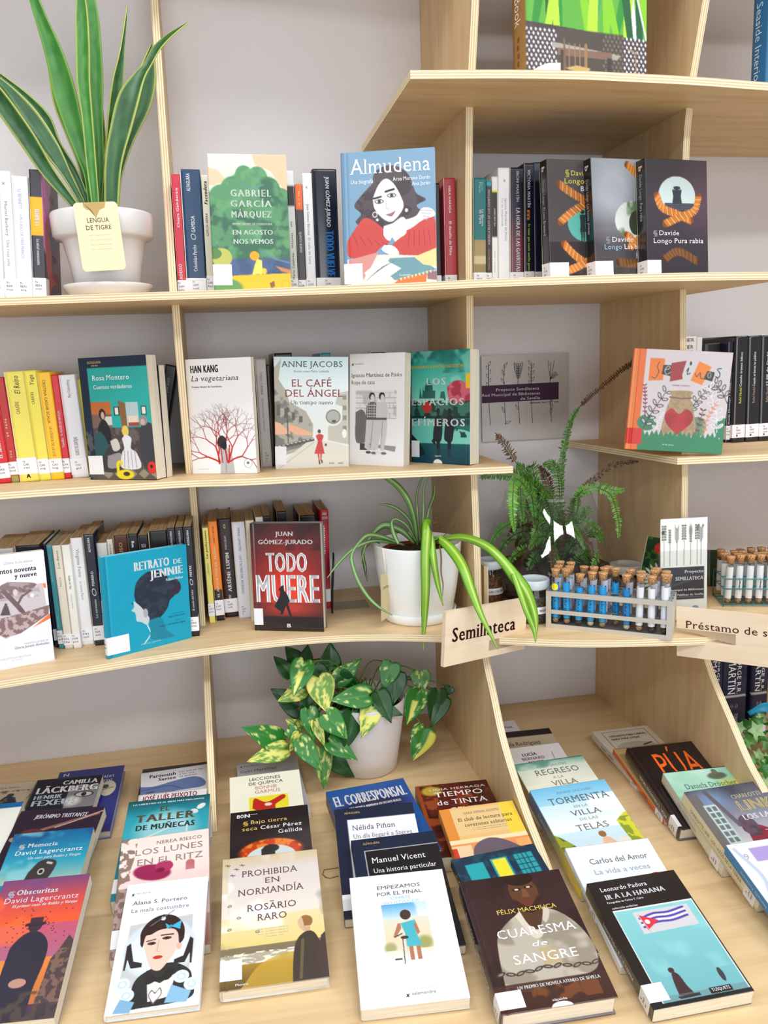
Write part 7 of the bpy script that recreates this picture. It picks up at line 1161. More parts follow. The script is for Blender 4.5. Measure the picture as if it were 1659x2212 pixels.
# spider plant on the lower shelf
sd_ = empty('spider_plant', (0.385, -0.268, 0.355), 'spider plant with long arching leaves in a white plastic pot on the lower shelf', 'potted plant')
lathe('pot', [(0.0, 0.004), (0.070, 0.004), (0.074, 0.02), (0.0835, 0.07), (0.0905, 0.12), (0.0945, 0.165), (0.0945, 0.168), (0.0915, 0.168), (0.090, 0.15), (0.084, 0.142), (0.0, 0.142)], [M['plastic'], M['soil']], sd_, 64, midx=[0] * 9 + [1])
lathe('saucer', [(0.0, 0.0), (0.074, 0.0), (0.0785, 0.006), (0.081, 0.022), (0.0795, 0.023), (0.076, 0.012), (0.0, 0.008)], M['plastic'], sd_, 64)
lathe('inner_pot', [(0.074, 0.10), (0.079, 0.150), (0.0775, 0.152), (0.074, 0.146)], mat('terracotta_plastic', (128, 52, 34), 0.5)[0], sd_, 40)
for li, (kind, rows) in enumerate(PLANTS['spider']):
    def col(t, s, kind=kind, li=li):
        if kind: return (138, 110, 66)
        a = abs(s); fr = (118, 176, 44) if li < 5 else (98, 140, 76)
        if a < 0.3: return (196, 216, 110) if li < 5 else (176, 200, 140)
        if a > 0.85: return tuple(x * .8 for x in fr)
        return fr if li != 14 else (52, 84, 50)
    r2 = list(rows)
    V, F, K = ribbon(rel(sd_, r2), col, 44, fold=-0.22 if not kind else .3, nc=7 if not kind else 3, twist=0.25 * (-1) ** li)
    thick_leaf('leaf' if not kind else 'dried_leaf', V, F, K, sd_, 0.0009)
# price style tag hanging on strings from the spider plant pot
ht = empty('hanging_tag', (0.300, -0.318, 0.372), 'beige swing tag on white strings hanging from the rim of the spider plant pot', 'tag')
ht.rotation_euler = (0.03, 0, 0.85)
plate('card', [(-.0165, 0), (.0165, -.0), (.0165, .095), (.010, .100), (-.0165, .100)], -.0005, .0005, M['kraft'], ht)
ink = Ink(); ink.text('CINTA', (0, -0.0008, 0), (1, 0, 0), (0, 0, 1), -.010, .012, .066, .0715, (90, 80, 66), ''); ink.build('lettering', M['matte'], ht)
tubes_obj('string', [[(0, -.001, .092), (-.003, -.001, .12), (-.001, .004, .150), (.004, .012, .1535)], [(0, -.001, .092), (.003, .0, .12), (.004, .006, .150), (.006, .014, .1535)]], 0.0008, M['string'], ht, 5)

# pothos on the deck
po = empty('pothos_plant', (0.262, -0.228, 0.0), 'pothos with heart shaped variegated leaves spilling from a pale plastic pot on the deck', 'potted plant')
lathe('pot', [(0.0, 0.0), (0.064, 0.0), (0.069, 0.004), (0.074, 0.04), (0.082, 0.09), (0.089, 0.135), (0.092, 0.165), (0.0905, 0.168), (0.087, 0.166), (0.084, 0.14), (0.0, 0.138)], [M['plastic_grey'], M['soil']], po, 64, midx=[0] * 9 + [1])
def heart(B, T, W, kind, seed, parent):
    B = Vector(B); T = Vector(T); ax = T - B; L = ax.length; ax.normalize(); n0 = Vector((0.1, -1, 0.35)).normalized()
    rr = random.Random(seed); n0 = (n0 + Vector((rr.uniform(-.35, .35), 0, rr.uniform(-.25, .35)))).normalized()
    b_ = ax.cross(n0).normalized(); n = b_.cross(ax).normalized(); nl, nw = 20, 13; V = []; K = []
    base = {0: (22, 78, 30), 1: (38, 122, 40), 2: (96, 146, 48), 3: (198, 204, 122)}[kind % 4]; light = {0: (44, 98, 50), 1: (214, 222, 130), 2: (222, 220, 110), 3: (70, 128, 54)}[kind % 4]
    thr = {0: .86, 1: .79, 2: .60, 3: .58}[kind % 4]
    for i in range(nl):
        t = i / (nl - 1)
        prof = (math.sin(math.pi * min(1, (t * 0.93 + 0.07)) ** 0.62)) ** 0.8 * (1 - 0.35 * t) * 1.12
        if i == nl - 1: prof = 0.01
        for k in range(nw):
            s = (k / (nw - 1) - 0.5) * 2
            lobe = -0.11 * L * (1 - t) ** 4 * math.sin(min(1, abs(s) * 1.4) * math.pi / 1.4)
            cur = -0.35 * L * (t - .35) ** 2 * 0.5 if t > .35 else 0
            p = B + ax * (t * L + lobe) + b_ * (s * prof * W * .58) + n * (-(abs(s) ** 1.3) * -0.05 * W * prof - 0.02 * W * (1 - min(1, abs(s) * 7)) + cur + 0.012 * W * math.sin(9 * t + 3 * s + seed))
            V.append(p)
            f = float(fbm(np.array([s * 1.6 + 5]), np.array([t * 3.2 - abs(s) * 1.5 + 7]), 2.1, seed, 4)[0])
            c = np.array(base, float)
            if f > thr - .14: c = c * .0 + np.array(light) if f > thr - .1 else (c + np.array(light)) / 2
            if kind == 5 and abs(s) < .15 + .1 * t and t > .3: c = np.array((226, 226, 110))
            if kind == 9 and s < -.35 and t > .1: c = np.array((206, 206, 70))
            if abs(s) < .05: c = c * .88 + np.array((180, 206, 120)) * .12
            K.append(tuple(c))
    F = [(i * nw + k, i * nw + k + 1, (i + 1) * nw + k + 1, (i + 1) * nw + k) for i in range(nl - 1) for k in range(nw - 1)]
    o = mesh_obj('leaf', V, F, M['leaf'], parent, cols=lin(K), smooth=True)
    md = o.modifiers.new('thickness', 'SOLIDIFY'); md.thickness = 0.0007; md.offset = 0
    return o
stems = []
for k, (x0, y0, z0, x1, y1, z1, w, kind) in enumerate(PLANTS['pothos']):
    l = po.location
    heart((x0 - l[0], y0 - l[1], z0 - l[2]), (x1 - l[0], y1 - l[1], z1 - l[2]), w, kind, k + 3, po)
    s0 = Vector((random.Random(k).uniform(-.04, .04), random.Random(k + 9).uniform(-.03, .03), .140)); e = Vector((x0 - l[0], y0 - l[1], z0 - l[2])); mid = (s0 + e) / 2 + Vector((0, .02, .045))
    stems.append([tuple(p) for p in resample([s0, mid, e], 9)])
for st in stems: tubes_obj('stem', [st], 0.0015, M['stem'], po, 5)
V = [(-.205, -.01, .175), (-.216, -.012, .178), (-.207, -.013, .166), (-.215, -.01, .158), (-.204, -.014, .155), (-.196, -.01, .148), (-.192, -.012, .165), (-.196, -.008, .182)]
thick_leaf('dried_leaf', [(a + .06, b, c) for a, b, c in V], [tuple(range(8))], [(140, 96, 66)] * 8, po, .001)

# ------------------------------------------------------------------ fern in the glass vase
BX, BY = 0.716, -0.19
fe = empty('fern', (BX, BY, 0.362), 'sword fern with browned long frond growing out of the clear glass vase', 'plant')
def frond(kind, pl, rows, parent, seed):
    rr = random.Random(seed); R = resample(rows, max(14, int(8 * len(rows)))); V = []; F = []; K = []
    tot = sum((Vector(R[i + 1][:3]) - Vector(R[i][:3])).length for i in range(len(R) - 1)); step = 0.0046 if kind != 1 else 0.0036; n = int(tot / step)
    R = resample(rows, n + 2); cg = {0: (74, 122, 46), 1: (96, 68, 40), 2: (112, 172, 66)}[kind]; L0 = R[0][3]
    v, f = tube([tuple(r[:3]) for r in R], 0.0009 if kind != 1 else 0.0011, 4); V += [Vector(q) for q in v]; F += f; K += [tuple(.7 * x for x in cg) if kind != 1 else (84, 56, 36)] * len(v)
    for i in range(2, n):
        p = Vector(R[i][:3]); t = (Vector(R[i + 1][:3]) - Vector(R[i - 1][:3])).normalized(); n0 = Vector((.15, -1, .2)).normalized(); b_ = t.cross(n0).normalized(); nn_ = b_.cross(t)
        tt = i / n; ln = R[i][3] * (1.15 if tt < .7 else 1.15 * (1.02 - (tt - .7) * 2.4)) * rr.uniform(.8, 1.15)
        if ln < .002: continue
        for sg in (-1, 1):
            d = (b_ * sg + t * rr.uniform(.05, .4) + nn_ * rr.uniform(-.35, .25)).normalized(); w = step * rr.uniform(.36, .5); side = d.cross(nn_).normalized() * w
            cc = tuple(max(0, x + rr.uniform(-16, 16)) for x in cg); o = len(V); curl = nn_ * (ln * rr.uniform(-.25, .1) * (2.2 if kind == 1 else 1))
            V += [p, p + d * ln * .35 + side, p + d * ln * .35 - side, p + d * ln * .8 + side * .7 + curl, p + d * ln * .8 - side * .7 + curl, p + d * ln + curl * 1.5]; K += [cc] * 6
            F += [(o, o + 2, o + 1), (o + 1, o + 2, o + 4, o + 3), (o + 3, o + 4, o + 5)]
    l = parent.location
    return mesh_obj('frond', [(q[0] - l[0], q[1] - l[1], q[2] - l[2]) for q in V], F, M['leaf'], parent, cols=lin(K))
for k, (kind, pl, rows) in enumerate(PLANTS['fern']): frond(kind, pl, rows, fe, k)
rr = random.Random(8)
for k in range(34):
    a = rr.uniform(0, 6.28); r0 = rr.uniform(0, .03); r1 = rr.uniform(.04, .115); zt = rr.uniform(.435, .52); kind = rr.choice([0, 0, 0, 2, 1])
    P = [(BX + r0 * math.cos(a), BY + r0 * math.sin(a), .40, .009), (BX + r1 * .5 * math.cos(a), BY + r1 * .5 * math.sin(a), zt + .01, .011), (BX + r1 * math.cos(a), BY + r1 * math.sin(a), zt - .005, .010), (BX + min(.13, r1 * 1.25) * math.cos(a), BY + min(.13, r1 * 1.25) * math.sin(a), zt - .04, .008)]
    frond(kind, 9, P, fe, 50 + k)
for k in range(26):
    a = rr.uniform(0, 6.28); r1 = rr.uniform(.02, .085)
    pts = [(.0, .0, .028), (r1 * .5 * math.cos(a), r1 * .5 * math.sin(a), .09), (r1 * math.cos(a), r1 * math.sin(a), .19)]
    tubes_obj('stem', [[tuple(p) for p in resample(pts, 8)]], .0009, M['brown_stem'], fe, 4)
va = empty('glass_vase', (BX, BY, 0.355), 'large clear onion shaped glass vase holding the fern behind the seed tubes', 'vase')
prof = [(0.0, 0.003), (0.085, 0.003), (0.125, 0.018), (0.150, 0.045), (0.157, 0.072), (0.150, 0.105), (0.132, 0.150), (0.113, 0.195), (0.101, 0.228), (0.0985, 0.240)]
pf = resample(prof, 40); lathe('vessel', [(max(0, a), b) for a, b in pf], M['glass'], va, 72)
v, f = tube([(0.0985 * math.cos(2 * math.pi * k / 64), 0.0985 * math.sin(2 * math.pi * k / 64), 0.2405) for k in range(64)], 0.0014, 8, close=True)
mesh_obj('rim', v, f, M['glass'], va, smooth=True)
sb = [(0.0, 0.006), (0.084, 0.006), (0.123, 0.020), (0.147, 0.046), (0.1535, 0.060)]; sbp = resample(sb, 14)
nsoil = 14; Vv = []
o = lathe('soil', [(max(0, a), b) for a, b in sbp] + [(0.13, 0.066), (0.09, 0.072), (0.04, 0.078), (0.0, 0.08)], M['soil'], va, 48)
for i, vx in enumerate(o.data.vertices):
    if vx.co.z > .06: vx.co.z += 0.008 * math.sin(vx.co.x * 90) * math.cos(vx.co.y * 70)

# ------------------------------------------------------------------ jars
def jar(x, y, r, h, label, fill, text, lid='lid', rot=0.0, tw=.9):
    j = empty('glass_jar', (x, y, 0.355), label, 'jar', 'seed jars on the lower shelf'); j.rotation_euler = (0, 0, rot)
    lathe('vessel', [(0, 0.001), (r * .92, 0.001), (r, .006), (r, h - .014), (r * .93, h - .006), (r * .9, h)], M['glass'], j, 40)
    lathe('lid', [(r * .93, h - .004), (r * 1.0, h - .004), (r * 1.02, h - .002), (r * 1.02, h + .011), (r * .97, h + .0145), (r * .8, h + .0145), (r * .76, h + .013), (0, h + .013)], M[lid], j, 44)
    lathe('seeds', [(0, .003), (r * .9, .003), (r * .955, .008), (r * .955, h * .72), (r * .5, h * .76), (0, h * .73)], fill, j, 32)
    if text:
        n = 16; a0 = -math.pi / 2 - tw; a1 = -math.pi / 2 + tw; rr_ = r + .0004; z0, z1 = h * .30, h * .30 + .015
        ring = [(rr_ * math.cos(a0 + (a1 - a0) * k / n), rr_ * math.sin(a0 + (a1 - a0) * k / n)) for k in range(n + 1)]
        mesh_obj('paper_label', [(a, b, z0) for a, b in ring] + [(a, b, z1) for a, b in ring], [(i, i + 1, i + n + 2, i + n + 1) for i in range(n)], M['sticker'], j)
        P2, T2 = layout(text, 'b'); P2 = P2.copy(); sc = 0.0048; L_ = (P2[:, 0].max()) * sc * .8
        ang = -math.pi / 2 + (P2[:, 0] * sc * .8 - L_ / 2) / rr_
        Pp = np.stack([(rr_ + .0003) * np.cos(ang), (rr_ + .0003) * np.sin(ang), z0 + .005 + P2[:, 1] * sc], 1)
        mesh_obj('lettering', Pp, T2, M['matte'], j, cols=np.repeat([lin((50, 50, 54))], len(Pp), 0))
    return j
def seedmat(name, c1, c2, sc):
    m, nt, b = mat(name, c1, .8); v = coords(nt); n = noise(nt, v, sc, 3, .6); nt.links.new(ramp(nt, n, [(.4, c1), (.6, c2)]), b.inputs['Base Color']); bump(nt, b, n, 1, .003); return m
jar(0.5625, -0.222, 0.0305, 0.088, 'small glass jar of brown seeds with a pale blue lid, beside the second upright', seedmat('brown_seed_fill', (58, 34, 22), (126, 78, 46), 180), 'ALGAS COLORES', rot=.12, tw=1.2)
jar(0.6085, -0.372, 0.0325, 0.078, 'small jar of dark seeds with pale blue lid, left of the steel rack', seedmat('dark_seed_fill', (36, 32, 28), (84, 76, 66), 220), 'NIGELA', rot=.3, tw=.85)
jar(0.893, -0.232, 0.0385, 0.052, 'squat glass jar with a grey white lid behind the right end of the steel rack', seedmat('mixed_seed_fill', (70, 50, 36), (150, 120, 84), 180), None, lid='lid_white')
# slim card standing between the second upright and the first jar
cd = empty('slim_card', (0.5235, -0.30, 0.355), 'narrow cream card standing on edge beside the second upright', 'card')
bm = bmesh.new(); box(bm, 0, 0, 0, .0075, .10, .108); bm_obj('board', bm, M['kraft'], cd)
bm = bmesh.new(); box(bm, .0076, 0.0005, 0.0005, .0100, .10, .106); bm_obj('backing', bm, M['pages'], cd)

# ------------------------------------------------------------------ steel rack with test tubes
RX = Vector((0.615, -0.422, 0.355)); ryaw = math.atan2(-0.144, 0.198); RL, RD, RH = 0.245, 0.070, 0.078
rk = empty('test_tube_rack', RX, 'brushed steel rack of three rows holding corked seed tubes on the lower shelf', 'rack'); rk.rotation_euler = (0, 0, ryaw)
def frame_bar(name, x0, y0, z0, x1, y1, z1, m=None):
    bm = bmesh.new(); box(bm, x0, y0, z0, x1, y1, z1); bmesh.ops.bevel(bm, geom=list(bm.edges), offset=.0005, segments=1); return bm_obj(name, bm, m or M['steel'], rk)
t_ = .0012
for y in (0, RD - t_):
    frame_bar('top_rail', .011, y, RH - .0105, RL - .011, y + t_, RH); frame_bar('middle_rail', .011, y, .031, RL - .011, y + t_, .0395); frame_bar('bottom_rail', .011, y, 0, RL - .011, y + t_, .0095)
    frame_bar('end_post', 0, y, 0, .0108, y + t_, RH); frame_bar('end_post', RL - .0108, y, 0, RL, y + t_, RH)
frame_bar('end_plate', 0, t_, 0, t_, RD - t_, RH); frame_bar('end_plate', RL - t_, t_, 0, RL, RD - t_, RH)
nxh, nyh = 10, 3; px0 = .0165; pdx = (RL - 2 * px0) / 9; pys = (.013, .035, .057); TR = .0079; HR = .0086
def holed(name, z, m):
    V = []; F = []; K = 16; ys = [t_, .024, .046, RD - t_]; xs = [t_] + [px0 + pdx * (k + .5) for k in range(9)] + [RL - t_]
    for i in range(nxh):
        for j in range(nyh):
            x0, x1, y0, y1 = xs[i], xs[i + 1], ys[j], ys[j + 1]; cx = px0 + pdx * i; cy = pys[j]; o = len(V)
            for k in range(K):
                a = 2 * math.pi * k / K; c_, s_ = math.cos(a), math.sin(a); V.append((cx + HR * c_, cy + HR * s_, z))
            for k in range(K):
                a = 2 * math.pi * k / K; c_, s_ = math.cos(a), math.sin(a); q = 1e9
                if c_ > 1e-6: q = min(q, (x1 - cx) / c_)
                if c_ < -1e-6: q = min(q, (x0 - cx) / c_)
                if s_ > 1e-6: q = min(q, (y1 - cy) / s_)
                if s_ < -1e-6: q = min(q, (y0 - cy) / s_)
                V.append((cx + q * c_, cy + q * s_, z))
            for k in range(K): F.append((o + k, o + (k + 1) % K, o + K + (k + 1) % K, o + K + k))
    ob = mesh_obj(name, V, F, m, rk); md = ob.modifiers.new('gauge', 'SOLIDIFY'); md.thickness = .001; md.offset = 0
holed('perforated_shelf', RH - .0006, M['steel_dark']); holed('perforated_shelf', .036, M['steel_dark'])
frame_bar('base_tray', t_, t_, .0065, RL - t_, RD - t_, .0075, M['steel_dark'])
RM = Matrix.Translation(RX) @ Matrix.Rotation(ryaw, 4, 'Z')
blue = (18, 160, 226); blue2 = (20, 130, 200)
SM = {'tan': seedmat('tan_seeds', (196, 168, 120), (130, 96, 60), 380), 'pale': seedmat('pale_seeds', (226, 212, 184), (170, 150, 120), 340), 'dark': seedmat('dark_seeds', (96, 78, 60), (40, 34, 30), 420)}
def test_tube(mtx, L, label, group, paper, seed, dot=None, ptop=.78, pbot=.12, cork=True, rad=TR, parts=True, writing=None):
    o = empty('test_tube', None, label, 'test tube', group, mtx)
    r = rad - .0002
    lathe('glass', [(0, 0), (r * .5, r * .13), (r * .87, r * .5), (r, r), (r, L)], M['tube_glass'], o, 18)
    ck = [(0, L - .009), (r * .82, L - .009), (r * 1.02, L + .002), (r * 1.2, L + .006), (r * 1.15, L + .0075), (0, L + .0075)]
    lathe('cork', ck, M['cork'], o, 18)
    if paper is not None:
        n = 20; a0, a1 = math.radians(-90 - 160), math.radians(-90 + 160); rr_ = r * .9; ring = [(rr_ * math.cos(a0 + (a1 - a0) * k / n), rr_ * math.sin(a0 + (a1 - a0) * k / n)) for k in range(n + 1)]
        zb, zt = L * pbot, L * ptop
        mesh_obj('paper_roll', [(a, b, zb) for a, b in ring] + [(a, b, zt) for a, b in ring], [(i, i + 1, i + n + 2, i + n + 1) for i in range(n)], M['matte'], o, cols=np.repeat([lin(paper)], 2 * (n + 1), 0), smooth=True)
        if writing:
            ik = Ink(); rq = rr_ + .0006
            ik.text(writing, (0, -rq, 0), (0, 0, -1), (1, 0, 0), -L * .62, -L * .25, -.002, .003, (30, 40, 70), 'i'); ik.build('lettering', M['matte'], o)
    if seed: lathe('seeds', [(0, .0006), (r * .5, r * .2), (r * .8, r * .6), (r * .86, r * 1.1), (r * .5, r * 1.5), (0, r * 1.35)], SM[seed], o, 14)
    if dot is not None:
        n = 14; D = [(rad * 1.05 * math.sin(.9 * math.cos(2 * math.pi * k / n)), -rad * 1.06 * math.cos(.9 * math.cos(2 * math.pi * k / n)), dot + .0075 * math.sin(2 * math.pi * k / n)) for k in range(n)]
        mesh_obj('round_sticker', D + [(0, -rad * 1.08, dot)], [(k, (k + 1) % n, n) for k in range(n)], yel, o)
    return o
yel = mat('yellow_sticker', (242, 226, 20), .5)[0]
front_row = [(blue, 'tan', .078), (blue, 'tan', None), (blue, 'dark', None), (blue, 'pale', None), (blue, 'tan', None), (None, None, None), (blue2, 'pale', None), ((236, 238, 242), 'tan', None), ((240, 241, 246), 'dark', None), ((236, 240, 250), 'dark', None)]
ordn = ['first', 'second', 'third', 'fourth', 'fifth', 'sixth', 'seventh', 'eighth', 'ninth', 'tenth']
rr = random.Random(3)
for i in range(10):
    for j in range(3):
        if j == 0:
            pc, sdk, dot = front_row[i]
            if i == 5: continue
            nm = 'bright blue' if i < 7 else 'white'
        else:
            if (i, j) in ((2, 1), (3, 2), (5, 2), (6, 2), (7, 2)): continue
            if i == 5 and j == 1: pc, sdk, dot, nm = blue, 'tan', None, 'bright blue'
            else: pc, sdk, dot, nm = rr.choice([(232, 236, 246), (226, 230, 240), (206, 214, 232)]), rr.choice(['tan', 'dark', 'pale']), None, 'white'
        L = .1085 + rr.uniform(-.004, .004) - (.006 if j == 0 and i in (2,) else 0)
        mt = RM @ Matrix.Translation((px0 + pdx * i, pys[j], .0085)) @ Matrix.Rotation(rr.uniform(-.03, .03), 4, 'Y')
        test_tube(mt, L, '%s paper seed tube, %s from left, %s row of the steel rack%s' % (nm, ordn[i], ('front', 'middle', 'back')[j], ', yellow dot' if dot else ''), 'corked seed tubes in the steel rack', pc, sdk, dot, ptop=.80 if nm != 'white' else .84, writing='mkro' if nm == 'bright blue' else None)

# ------------------------------------------------------------------ teal wire rack with more tubes at the right
tx, ty = 1.030, -0.405; tyaw = -0.33
TM = Matrix.Translation((tx, ty, .355)) @ Matrix.Rotation(tyaw, 4, 'Z')
tr_ = empty('wire_tube_rack', None, 'teal wire rack packed with corked seed tubes behind the right sign', 'rack', None, TM)
wires = []; cs = .0215
nX, nY = 9, 4
for z in (.004, .040, .062):
    for j in range(nY + 1): wires.append([(0, j * cs, z), (nX * cs, j * cs, z)])
    for i in range(nX + 1): wires.append([(i * cs, 0, z), (i * cs, nY * cs, z)])
for (a, b_) in ((0, 0), (nX * cs, 0), (0, nY * cs), (nX * cs, nY * cs)): wires.append([(a, b_, 0.0), (a, b_, .064)])
for w in wires: tubes_obj('wire', [w], .0011, M['teal_wire'], tr_, 5)
rr = random.Random(6)
for i in range(nX):
    for j in range(nY):
        if (i, j) in ((0, 2), (1, 3), (3, 2), (6, 3)): continue
        dot = .072 if (i, j) == (4, 0) else None
        mt = TM @ Matrix.Translation(((i + .5) * cs, (j + .5) * cs, .0055)) @ Matrix.Rotation(rr.uniform(-.05, .05), 4, 'Y') @ Matrix.Rotation(rr.uniform(-.04, .04), 4, 'X')
        test_tube(mt, .098 + rr.uniform(-.003, .003), 'white paper tube, %s from left, %s row of the teal wire rack%s' % (ordn[i], ('front', 'second', 'third', 'back')[j], ', yellow band' if dot else ''), 'corked tubes in the teal wire rack', (232, 236, 238), 'tan' if j == 0 else None, dot, ptop=.84, rad=.0082, writing='x' if j == 0 and i % 2 else None)
pb = empty('photo_card', None, 'dark green photo card standing behind the teal wire rack', 'card', None, Matrix.Translation((1.02, -.235, .355)) @ Matrix.Rotation(-.3, 4, 'Z'))
bm = bmesh.new(); box(bm, 0, 0, 0, .105, .004, .088); bm_obj('board', bm, mat('dark_green_photo', (38, 54, 28), .4)[0], pb)

# ------------------------------------------------------------------ leaflets in an acrylic holder, flower booklet, acrylic wall sign
HX = Vector((0.862, -0.497, 0.355)); hy = -0.12
hd = empty('leaflet_holder', None, 'clear acrylic stand holding a stack of white seed library leaflets', 'leaflet holder', None, Matrix.Translation((.846, -.462, .355)) @ Matrix.Rotation(hy, 4, 'Z') @ Matrix.Rotation(-0.06, 4, 'X'))
bm = bmesh.new(); box(bm, -.004, -.006, 0.0015, .104, -.0045, .150); bm_obj('front_panel', bm, M['acrylic'], hd)
bm = bmesh.new(); box(bm, -.004, .012, 0.0015, .104, .0135, .215); bm_obj('back_panel', bm, M['acrylic'], hd)
bm = bmesh.new(); box(bm, -.004, -.03, 0.0, .104, .0135, .003); bm_obj('base', bm, M['acrylic'], hd)
HM = hd.matrix_world.copy()
def leaflet_art(c):
    c.A[:] = (238, 240, 232)
    kinds = [(.08, 0), (.2, 2), (.35, 1), (.5, 0), (.64, 2), (.78, 0), (.86, 1)]
    for u, k in kinds: stalk(c, u, .06 + .02 * (k % 3), .45, k, (120, 122, 116), .006)
    c.E(.5, .12, .04, .05, (150, 152, 146)); c.E(.64, .11, .035, .055, (130, 132, 126), soft=.4); c.E(.06, .12, .035, .02, (70, 70, 68)); c.E(.79, .09, .03, .03, (110, 112, 106)); c.E(.9, .07, .02, .015, (110, 112, 106))
    c.R(0, .47, .93, .79, (34, 34, 46)); c.R(0, .765, .93, .772, (150, 150, 160)); c.E(.75, .88, .07, .025, (130, 160, 200)); c.E(.3, .9, .03, .02, (206, 208, 210))
ordn_ = ['first', 'second', 'third', 'fourth', 'fifth', 'sixth']
for k in range(6):
    lf = empty('leaflet', None, 'white seed library leaflet with drawn grasses, front of the stack in the acrylic stand' if k == 0 else ordn_[k] + ' white leaflet from the front of the stack in the acrylic stand', 'leaflet', 'leaflets in the acrylic stand', HM @ Matrix.Translation((.001 + .0012 * k, -.0035 + k * .0024, .004)))
    lw, lh = .098, .208
    if k == 0:
        cv_ = Cv(80, 160, lw / lh, (240, 240, 236)); leaflet_art(cv_); A = cv_.out(); ny_, nx_ = A.shape[:2]
        V = [(lw * i / (nx_ - 1), 0, lh * (1 - j / (ny_ - 1))) for j in range(ny_) for i in range(nx_)]; F = [(j * nx_ + i, (j + 1) * nx_ + i, (j + 1) * nx_ + i + 1, j * nx_ + i + 1) for j in range(ny_ - 1) for i in range(nx_ - 1)]
        mesh_obj('printed_face', V, F, M['print'], lf, cols=lin(A.reshape(-1, 3)))
        ik = Ink()
        for s_, a, b_, c_, d_ in (('Proyecto', .52, .92, .5, .53), ('SEMILLATECA', .32, .92, .565, .6), ('Red Municipal de Bibliotecas', .05, .92, .685, .705), ('Públicas de Sevilla', .36, .92, .735, .755)): ik.text(s_, (0, -.0004, 0), (1, 0, 0), (0, 0, 1), a * lw, b_ * lw, (1 - d_) * lh, (1 - c_) * lh, W_, 'b')
        ik.build('lettering', M['matte'], lf)
    bm = bmesh.new(); box(bm, 0, .0002, 0, lw, .0016, lh + .0015 * (k % 2)); bm_obj('paper', bm, M['sticker'], lf)
bk = empty('flower_booklet', None, 'small tilted booklet with red, pink and white flowers behind the leaflet stand', 'booklet', None, Matrix.Translation((.868, -.318, .3565)) @ Matrix.Rotation(-.2, 4, 'Z') @ Matrix.Rotation(-0.12, 4, 'X') @ Matrix.Rotation(.22, 4, 'Y'))
def a_flow(c):
    c.A[:] = (22, 56, 26); c.N(14, 3, (60, 110, 50), .52, .6)
    c.E(.4, .16, .22, .1, (226, 44, 30)); c.E(.36, .14, .08, .05, (246, 90, 60)); 
    for (cu, cv2, col, r) in ((.85, .3, (206, 110, 170), .3), (.45, .62, (232, 232, 232), .42), (.95, .6, (150, 50, 80), .2)):
        for k in range(22):
            a = 2 * math.pi * k / 22; c.E(cu + r * .6 * math.cos(a), cv2 + r * .36 * math.sin(a), r * .42, r * .05, col, ang=math.degrees(math.atan2(math.sin(a) * .6, math.cos(a) * .6 )))
        c.E(cu, cv2, r * .2, r * .12, (216, 150, 60))
cv_ = Cv(70, 100, .7, (0, 0, 0)); a_flow(cv_); A = cv_.out(); ny_, nx_ = A.shape[:2]; lw, lh = .105, .150
mesh_obj('printed_face', [(lw * i / (nx_ - 1), -.0003, lh * (1 - j / (ny_ - 1))) for j in range(ny_) for i in range(nx_)], [(j * nx_ + i, (j + 1) * nx_ + i, (j + 1) * nx_ + i + 1, j * nx_ + i + 1) for j in range(ny_ - 1) for i in range(nx_ - 1)], M['print'], bk, cols=lin(A.reshape(-1, 3)))
bm = bmesh.new(); box(bm, 0, 0, 0, lw, .006, lh); bm_obj('pages', bm, M['pages'], bk)

ws = empty('wall_poster', (0.619, -0.0085, 0.700), 'transparent acrylic panel with drawn wheat and grasses and a dark purple band on the wall', 'poster')
bm = bmesh.new(); box(bm, 0, 0, 0, .227, .003, .209); bm_obj('acrylic_panel', bm, mat('frosted_grey_acrylic', (190, 186, 184), .25)[0], ws)
ik = Ink(); inkc = (66, 62, 62)
def stroke(pts, w, c=inkc, o=-.0004):
    P = resample(pts, max(2, len(pts) * 4 if len(pts) > 2 else 2))
    for (x0, z0), (x1, z1) in zip(P[:-1], P[1:]):
        dx, dz = x1 - x0, z1 - z0; n = math.hypot(dx, dz) + 1e-9; a, b_ = -dz / n * w / 2, dx / n * w / 2
        ik.add(np.array([(x0 + a, o, z0 + b_), (x1 + a, o, z1 + b_), (x1 - a, o, z1 - b_), (x0 - a, o, z0 - b_)]), np.array([(0, 1, 2), (0, 2, 3)]), c)
def blade(x, z, ln, ang, wd=.3, c=(120, 116, 112)):
    a = math.radians(ang); d = (math.cos(a), math.sin(a)); q = (-d[1], d[0]); w = ln * wd / 2
    stroke([(x, z), (x + d[0] * ln * .4 + q[0] * w, z + d[1] * ln * .4 + q[1] * w), (x + d[0] * ln, z + d[1] * ln)], .0009); stroke([(x, z), (x + d[0] * ln * .4 - q[0] * w, z + d[1] * ln * .4 - q[1] * w), (x + d[0] * ln, z + d[1] * ln)], .0009)
